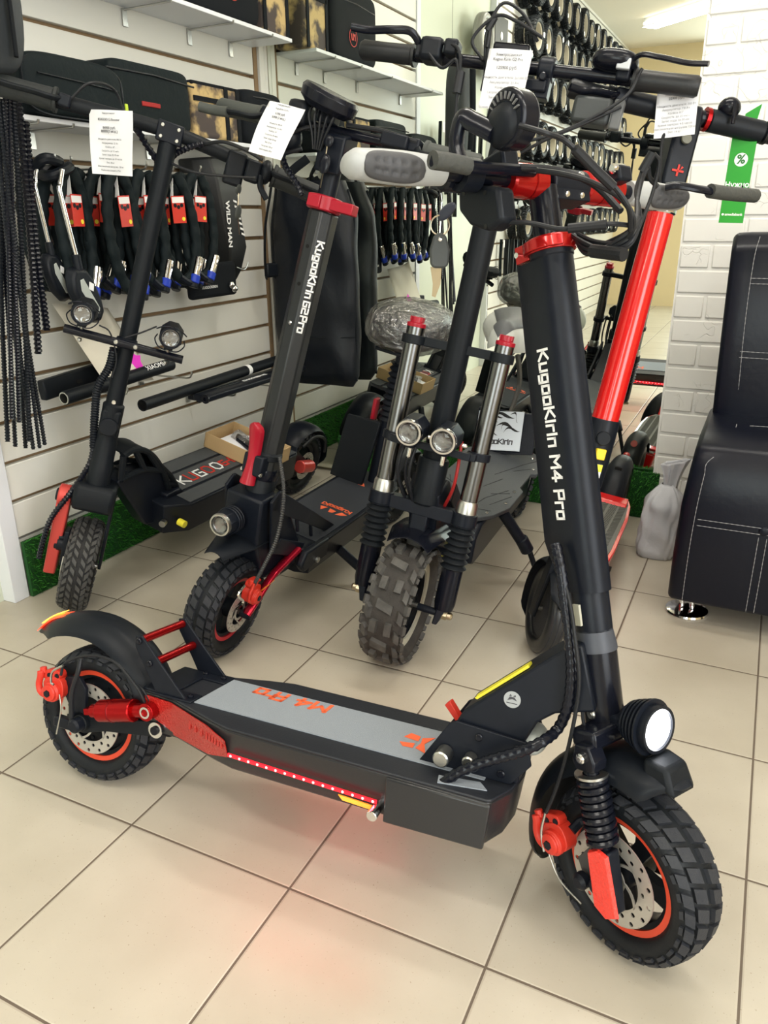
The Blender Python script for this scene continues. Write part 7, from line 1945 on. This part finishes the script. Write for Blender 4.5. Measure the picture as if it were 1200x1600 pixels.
# ================================================================== sofa, plastic bag
LEA = mat('black_leatherette', (.004, .005, .011), .33, bump=(60, .12), spec=.30)
STI = mat('pale_stitching', (.26, .26, .27), .8, bump=(200, .1))
def sofa():
    xa = 1.418; yf = -.165; wd = 1.15
    r = empty('leather_sofa', (xa, yf, 0), 'black leather sofa with white stitching in front of the brick wall', 'sofa')
    # seat block: front face nearly upright, rounded over the top
    prof = [(0, .072), (-.012, .20), (-.012, .34), (-.002, .43), (.025, .480), (.085, .508), (.20, .515), (.36, .512), (.36, .072)]
    def sx(u): return -.0
    g = MB(); n = 28; vs = []; fs = []
    xs = [0, .012, .035, .07, .15, .3, .5, .7, .9, wd]
    K = len(prof)
    for i, x in enumerate(xs):
        k = [0.86, .94, .985, 1, 1, 1, 1, 1, 1, 1][i]
        for (y, z) in prof:
            # swell and lean: left edge goes right with height
            lean = .0+.022*max(0, (z-.10)/.40)**3*(1 if x < .1 else .6)
            zz = .072+(z-.072)*(.95+.05*k); yy = y if k == 1 else (y+(.18-y)*(1-k)*.5)
            vs.append((x+lean, yy, zz))
    for i in range(len(xs)-1):
        for k in range(K): fs.append((i*K+k, i*K+(k+1) % K, (i+1)*K+(k+1) % K, (i+1)*K+k))
    fs.append(tuple(range(K))); fs.append(tuple((len(xs)-1)*K+k for k in range(K))[::-1])
    g.add(vs, fs); seat = g.build('seat_block', LEA, r, bevel=.018, seg=4, ang=60)
    bp = [(0, .40), (-.02, .60), (-.01, .80), (.02, .93), (.06, .965), (.12, .965), (.15, .90), (.17, .40)]
    g = MB(); vs = []; fs = []; K = len(bp); xs = [0, .012, .04, .09, .25, .5, .8, wd-.02]
    for i, x in enumerate(xs):
        k = [.88, .95, .99, 1, 1, 1, 1, 1][i]
        for y, z in bp:
            lean = .035+.022*sin((z-.40)/.56*pi*.9)*0+(-.012)*((z-.5)/.45)
            zz = z if z < .5 else .5+(z-.5)*(.9+.1*k); yy = y+(.08-y)*(1-k)*.6
            vs.append((x+lean, yy+.27, zz))
    for i in range(len(xs)-1):
        for k in range(K): fs.append((i*K+k, i*K+(k+1) % K, (i+1)*K+(k+1) % K, (i+1)*K+k))
    fs.append(tuple(range(K))); fs.append(tuple((len(xs)-1)*K+k for k in range(K))[::-1])
    g.add(vs, fs); back = g.build('backrest', LEA, r, bevel=.02, seg=4, ang=60)
    # stitching as fine raised thread
    def sew(name, pts, par):
        P = resample(catmull(pts, 10), .006)
        MB().tube(P, .0009, 5, rad=lambda i, a, L: .0011 if i % 2 else .0005).build(name, STI, par)
    def fy(z, x=.1):   # front skin y at height z
        for (y0, z0), (y1, z1) in zip(prof, prof[1:]):
            if z0 <= z <= z1: return y0+(y1-y0)*(z-z0)/(z1-z0+1e-9)-.0012
        return prof[5][0]
    def ln_(z): return .022*max(0, (z-.10)/.40)**3
    sew('stitching', [(.038+ln_(z)*.95, fy(z), z) for z in (.08, .15, .22, .30, .36, .42, .45)]+[(.095, .05, .487), (.10, .15, .515)], seat)
    for z in (.292, .308): sew('stitching', [(.028+.02, fy(z), z), (.3, fy(z)-.001, z), (.7, fy(z)-.001, z), (1.1, fy(z), z)], seat)
    for x in (.188, .206): sew('stitching', [(x, fy(.08), .08), (x, fy(.15), .15), (x, fy(.22), .22), (x, fy(.27), .285)], seat)
    sew('stitching', [(.085, .045, .486), (.13, .040, .484), (.3, .040, .484), (.9, .04, .484)], seat)
    sew('stitching', [(.13, .15, .5135), (.25, .15, .5165), (.6, .15, .5165)], seat)
    MB().ball((.197, fy(.30)+.001, .300), (.012, .005, .012), nu=16, nv=8).build('button', LEA, seat)
    sew('stitching', [(.092, .262, .53), (.088, .248, .62), (.083, .246, .72), (.080, .252, .82), (.080, .275, .91), (.085, .31, .955)], back)
    for z in (.665, .680, .845, .858): sew('stitching', [(.080, .248 if z < .8 else .262, z), (.2, .2455 if z < .8 else .261, z), (.6, .2455 if z < .8 else .261, z)], back)
    for fx, fyy in ((.048, .10), (wd-.1, .10), (.12, .40), (wd-.1, .40)):
        f_ = MB().lathe([(0, 0), (.054, 0), (.056, .004), (.054, .009), (.042, .012), (0, .013)], xf((fx, fyy, 0)), 40)
        ft = f_.build('foot', CHR, r)
        for s in (-1, 1): MB().tube(catmull([(fx+s*.014, fyy-.004, .010), (fx+s*.013-.002, fyy-.006, .03), (fx+s*.014-.008, fyy-.0, .075)]), .0068, 12).build('foot_post', CHR, ft)
    MB().box((wd/2, .2, .078), (wd-.06, .34, .012)).build('base_frame', FAB, r)
    return r
sofa()
def plastic_bag():
    c = onZ(1012, 868, 0)
    r = empty('plastic_bag', (1.335, .30, 0), 'knotted grey plastic bag on the floor between the red scooter and the sofa', 'bag')
    rnd = random.Random(9)
    ph = [rnd.uniform(0, 6.28) for _ in range(8)]
    def fn(u, v):
        a = 2*pi*u
        w_ = .060*(1.0-.05*v)*(1 if v < .72 else 1-((v-.72)/.28)**1.6*.70); d_ = .052*(1 if v < .72 else 1-((v-.72)/.28)**1.6*.7)
        if v < .05: w_ *= .93; d_ *= .93
        c_, s_ = cos(a), sin(a)
        x = w_*math.copysign(abs(c_)**.6, c_); y = d_*math.copysign(abs(s_)**.6, s_)
        f_ = 1+.05*sin(a*7+ph[0]+v*6)*min(1, v*3)+.03*sin(a*13+ph[1]-v*9)+.04*sin(v*17+a*3)
        return (x*f_+.012*v, y*f_, .002+.235*v)
    g = MB(); g.grid(fn, 64, 30, None, closed_u=True)
    o = g.build('bag_body', mat('grey_plastic_film', (.52, .52, .56), .35, bump=(26, .9), spec=.6), r, ang=60)
    md = o.modifiers.new('solid', 'SOLIDIFY'); md.thickness = .001
    def kn(u, v):
        a = 2*pi*u; s = [.022, .012, .016, .034, .05][min(4, int(v*4.99))]
        w_ = .018+.022*v*v; return (.020+w_*cos(a)+.008*v+.004*sin(5*a), .010*sin(a)*(1+v)+.003*sin(9*a), .225+.085*v+.012*cos(a)*v)
    g = MB(); g.grid(kn, 30, 12, None, closed_u=True)
    k = g.build('bag_neck', MT['grey_plastic_film'], r, ang=60); md = k.modifiers.new('solid', 'SOLIDIFY'); md.thickness = .001
plastic_bag()

# ================================================================== things met only in the mirror: tyres, cases and two more scooters
def tyre_stock():
    p = empty('spare_tyre', (0, 0, 0), 'black spare tyre hanging on the left wall, seen in the mirror', 'tyre', 'spare tyres hanging on the wall, seen in the mirror')
    tyre(MB(), None, .125, .03, .085, 'smooth')
    mb = MB(xf(ry=pi/2)); tyre(mb, None, .125, .034, .078, 'road'); body = mb.build('tyre_body', RUB, p, ang=28)
    MB(xf(ry=pi/2)).lathe([(.0765, -.022), (.0800, -.026), (.0800, .026), (.0765, .022)], None, 40, closed=True).build('bead_ring', mat('pale_bead_lining', (.55, .50, .40), .7, bump=(200, .1)), p)
    MB().box((.036, .02, .09), (.001, .03, .035), xf(rx=.3)).build('tyre_tag', WHT, p)
    rnd = random.Random(4); first = True; n = 0
    for z, rn in ((2.42, 'top'), (2.14, 'second'), (1.86, 'third'), (1.52, 'fourth'), (1.24, 'fifth'), (.96, 'lowest')):
        y = -2.45
        while y > -5.9:
            for x in (X0+.045, X0+.125):
                o = p if first else copy_tree(p); first = False
                s = rnd.choice((1.0, 1.0, .86, .92)); o.scale = (s, s, s)
                o.location = (x, y+rnd.uniform(-.012, .012), z+rnd.uniform(-.010, .010)); o.rotation_euler = (rnd.uniform(0, 6), 0, rnd.uniform(-.05, .05)); n += 1
                o['label'] = 'spare tyre in the %s wall row, %s, seen in the mirror' % (rn, 'outer layer' if x > X0+.08 else 'next to the wall')
            y -= .265
    return n
NT = tyre_stock()
r = empty('speaker_box', (X0+.02, -1.86, 1.98), 'flat black box with a white disc on the wall, seen in the mirror', 'box')
MB().box((.03, 0, 0), (.06, .26, .34)).build('box_body', FAB, r, bevel=.004); MB().box((.061, 0, 0), (.004, .262, .342)).build('box_frame', STE, r, bevel=.001); MB().box((.0635, 0, 0), (.004, .245, .325)).build('box_front', BLK, r)
MB().lathe([(0, 0), (.022, 0), (.022, .002), (0, .002)], plane_M((.0655, .0, .06), (0, 1, 0), (0, 0, 1)), 24).build('white_disc', WHT, r)
r = empty('hub_wheel', (X0+.06, -1.60, 2.0), 'chromed scooter hub wheel hanging on the plain panel, seen in the mirror', 'wheel')
mb = MB(xf(ry=pi/2)); tyre(mb, None, .12, .03, .08, 'smooth'); mb.build('tyre_body', mat('clear_wrapped_rubber', (.30, .30, .28), .3, bump=(60, .4)), r); MB(xf(ry=pi/2)).lathe([(0, -.02), (.03, -.025), (.075, -.02), (.08, 0), (.075, .02), (.03, .025), (0, .02)], None, 32).build('rim', CHR, r)
def hang_strip(y, z, n, label):
    for k in range(n):
        o = empty('packed_cable', (X0+.03+.02*(k % 3), y-.07*k, z), label, 'accessory', 'black accessories hanging in rows, seen in the mirror')
        L = .25+.12*((k*7) % 3)
        MB().tube([(0, 0, 0), (0, .006, -L*.5), (0, 0, -L)], .016+.006*((k*5) % 3), 8, flat=(1, .5)).build('packed_body', [NYL, PLA, RUB][k % 3], o)
        if k % 3 == 0: MB().box((.02, 0, -.03), (.002, .03, .05)).build('hang_card', [WHT, REDB][k % 2], o)
hang_strip(-1.02, 1.50, 9, 'black packed accessory on the plain panel, seen in the mirror')
hang_strip(-2.2, .86, 14, 'black packed accessory below the tyres, seen in the mirror')
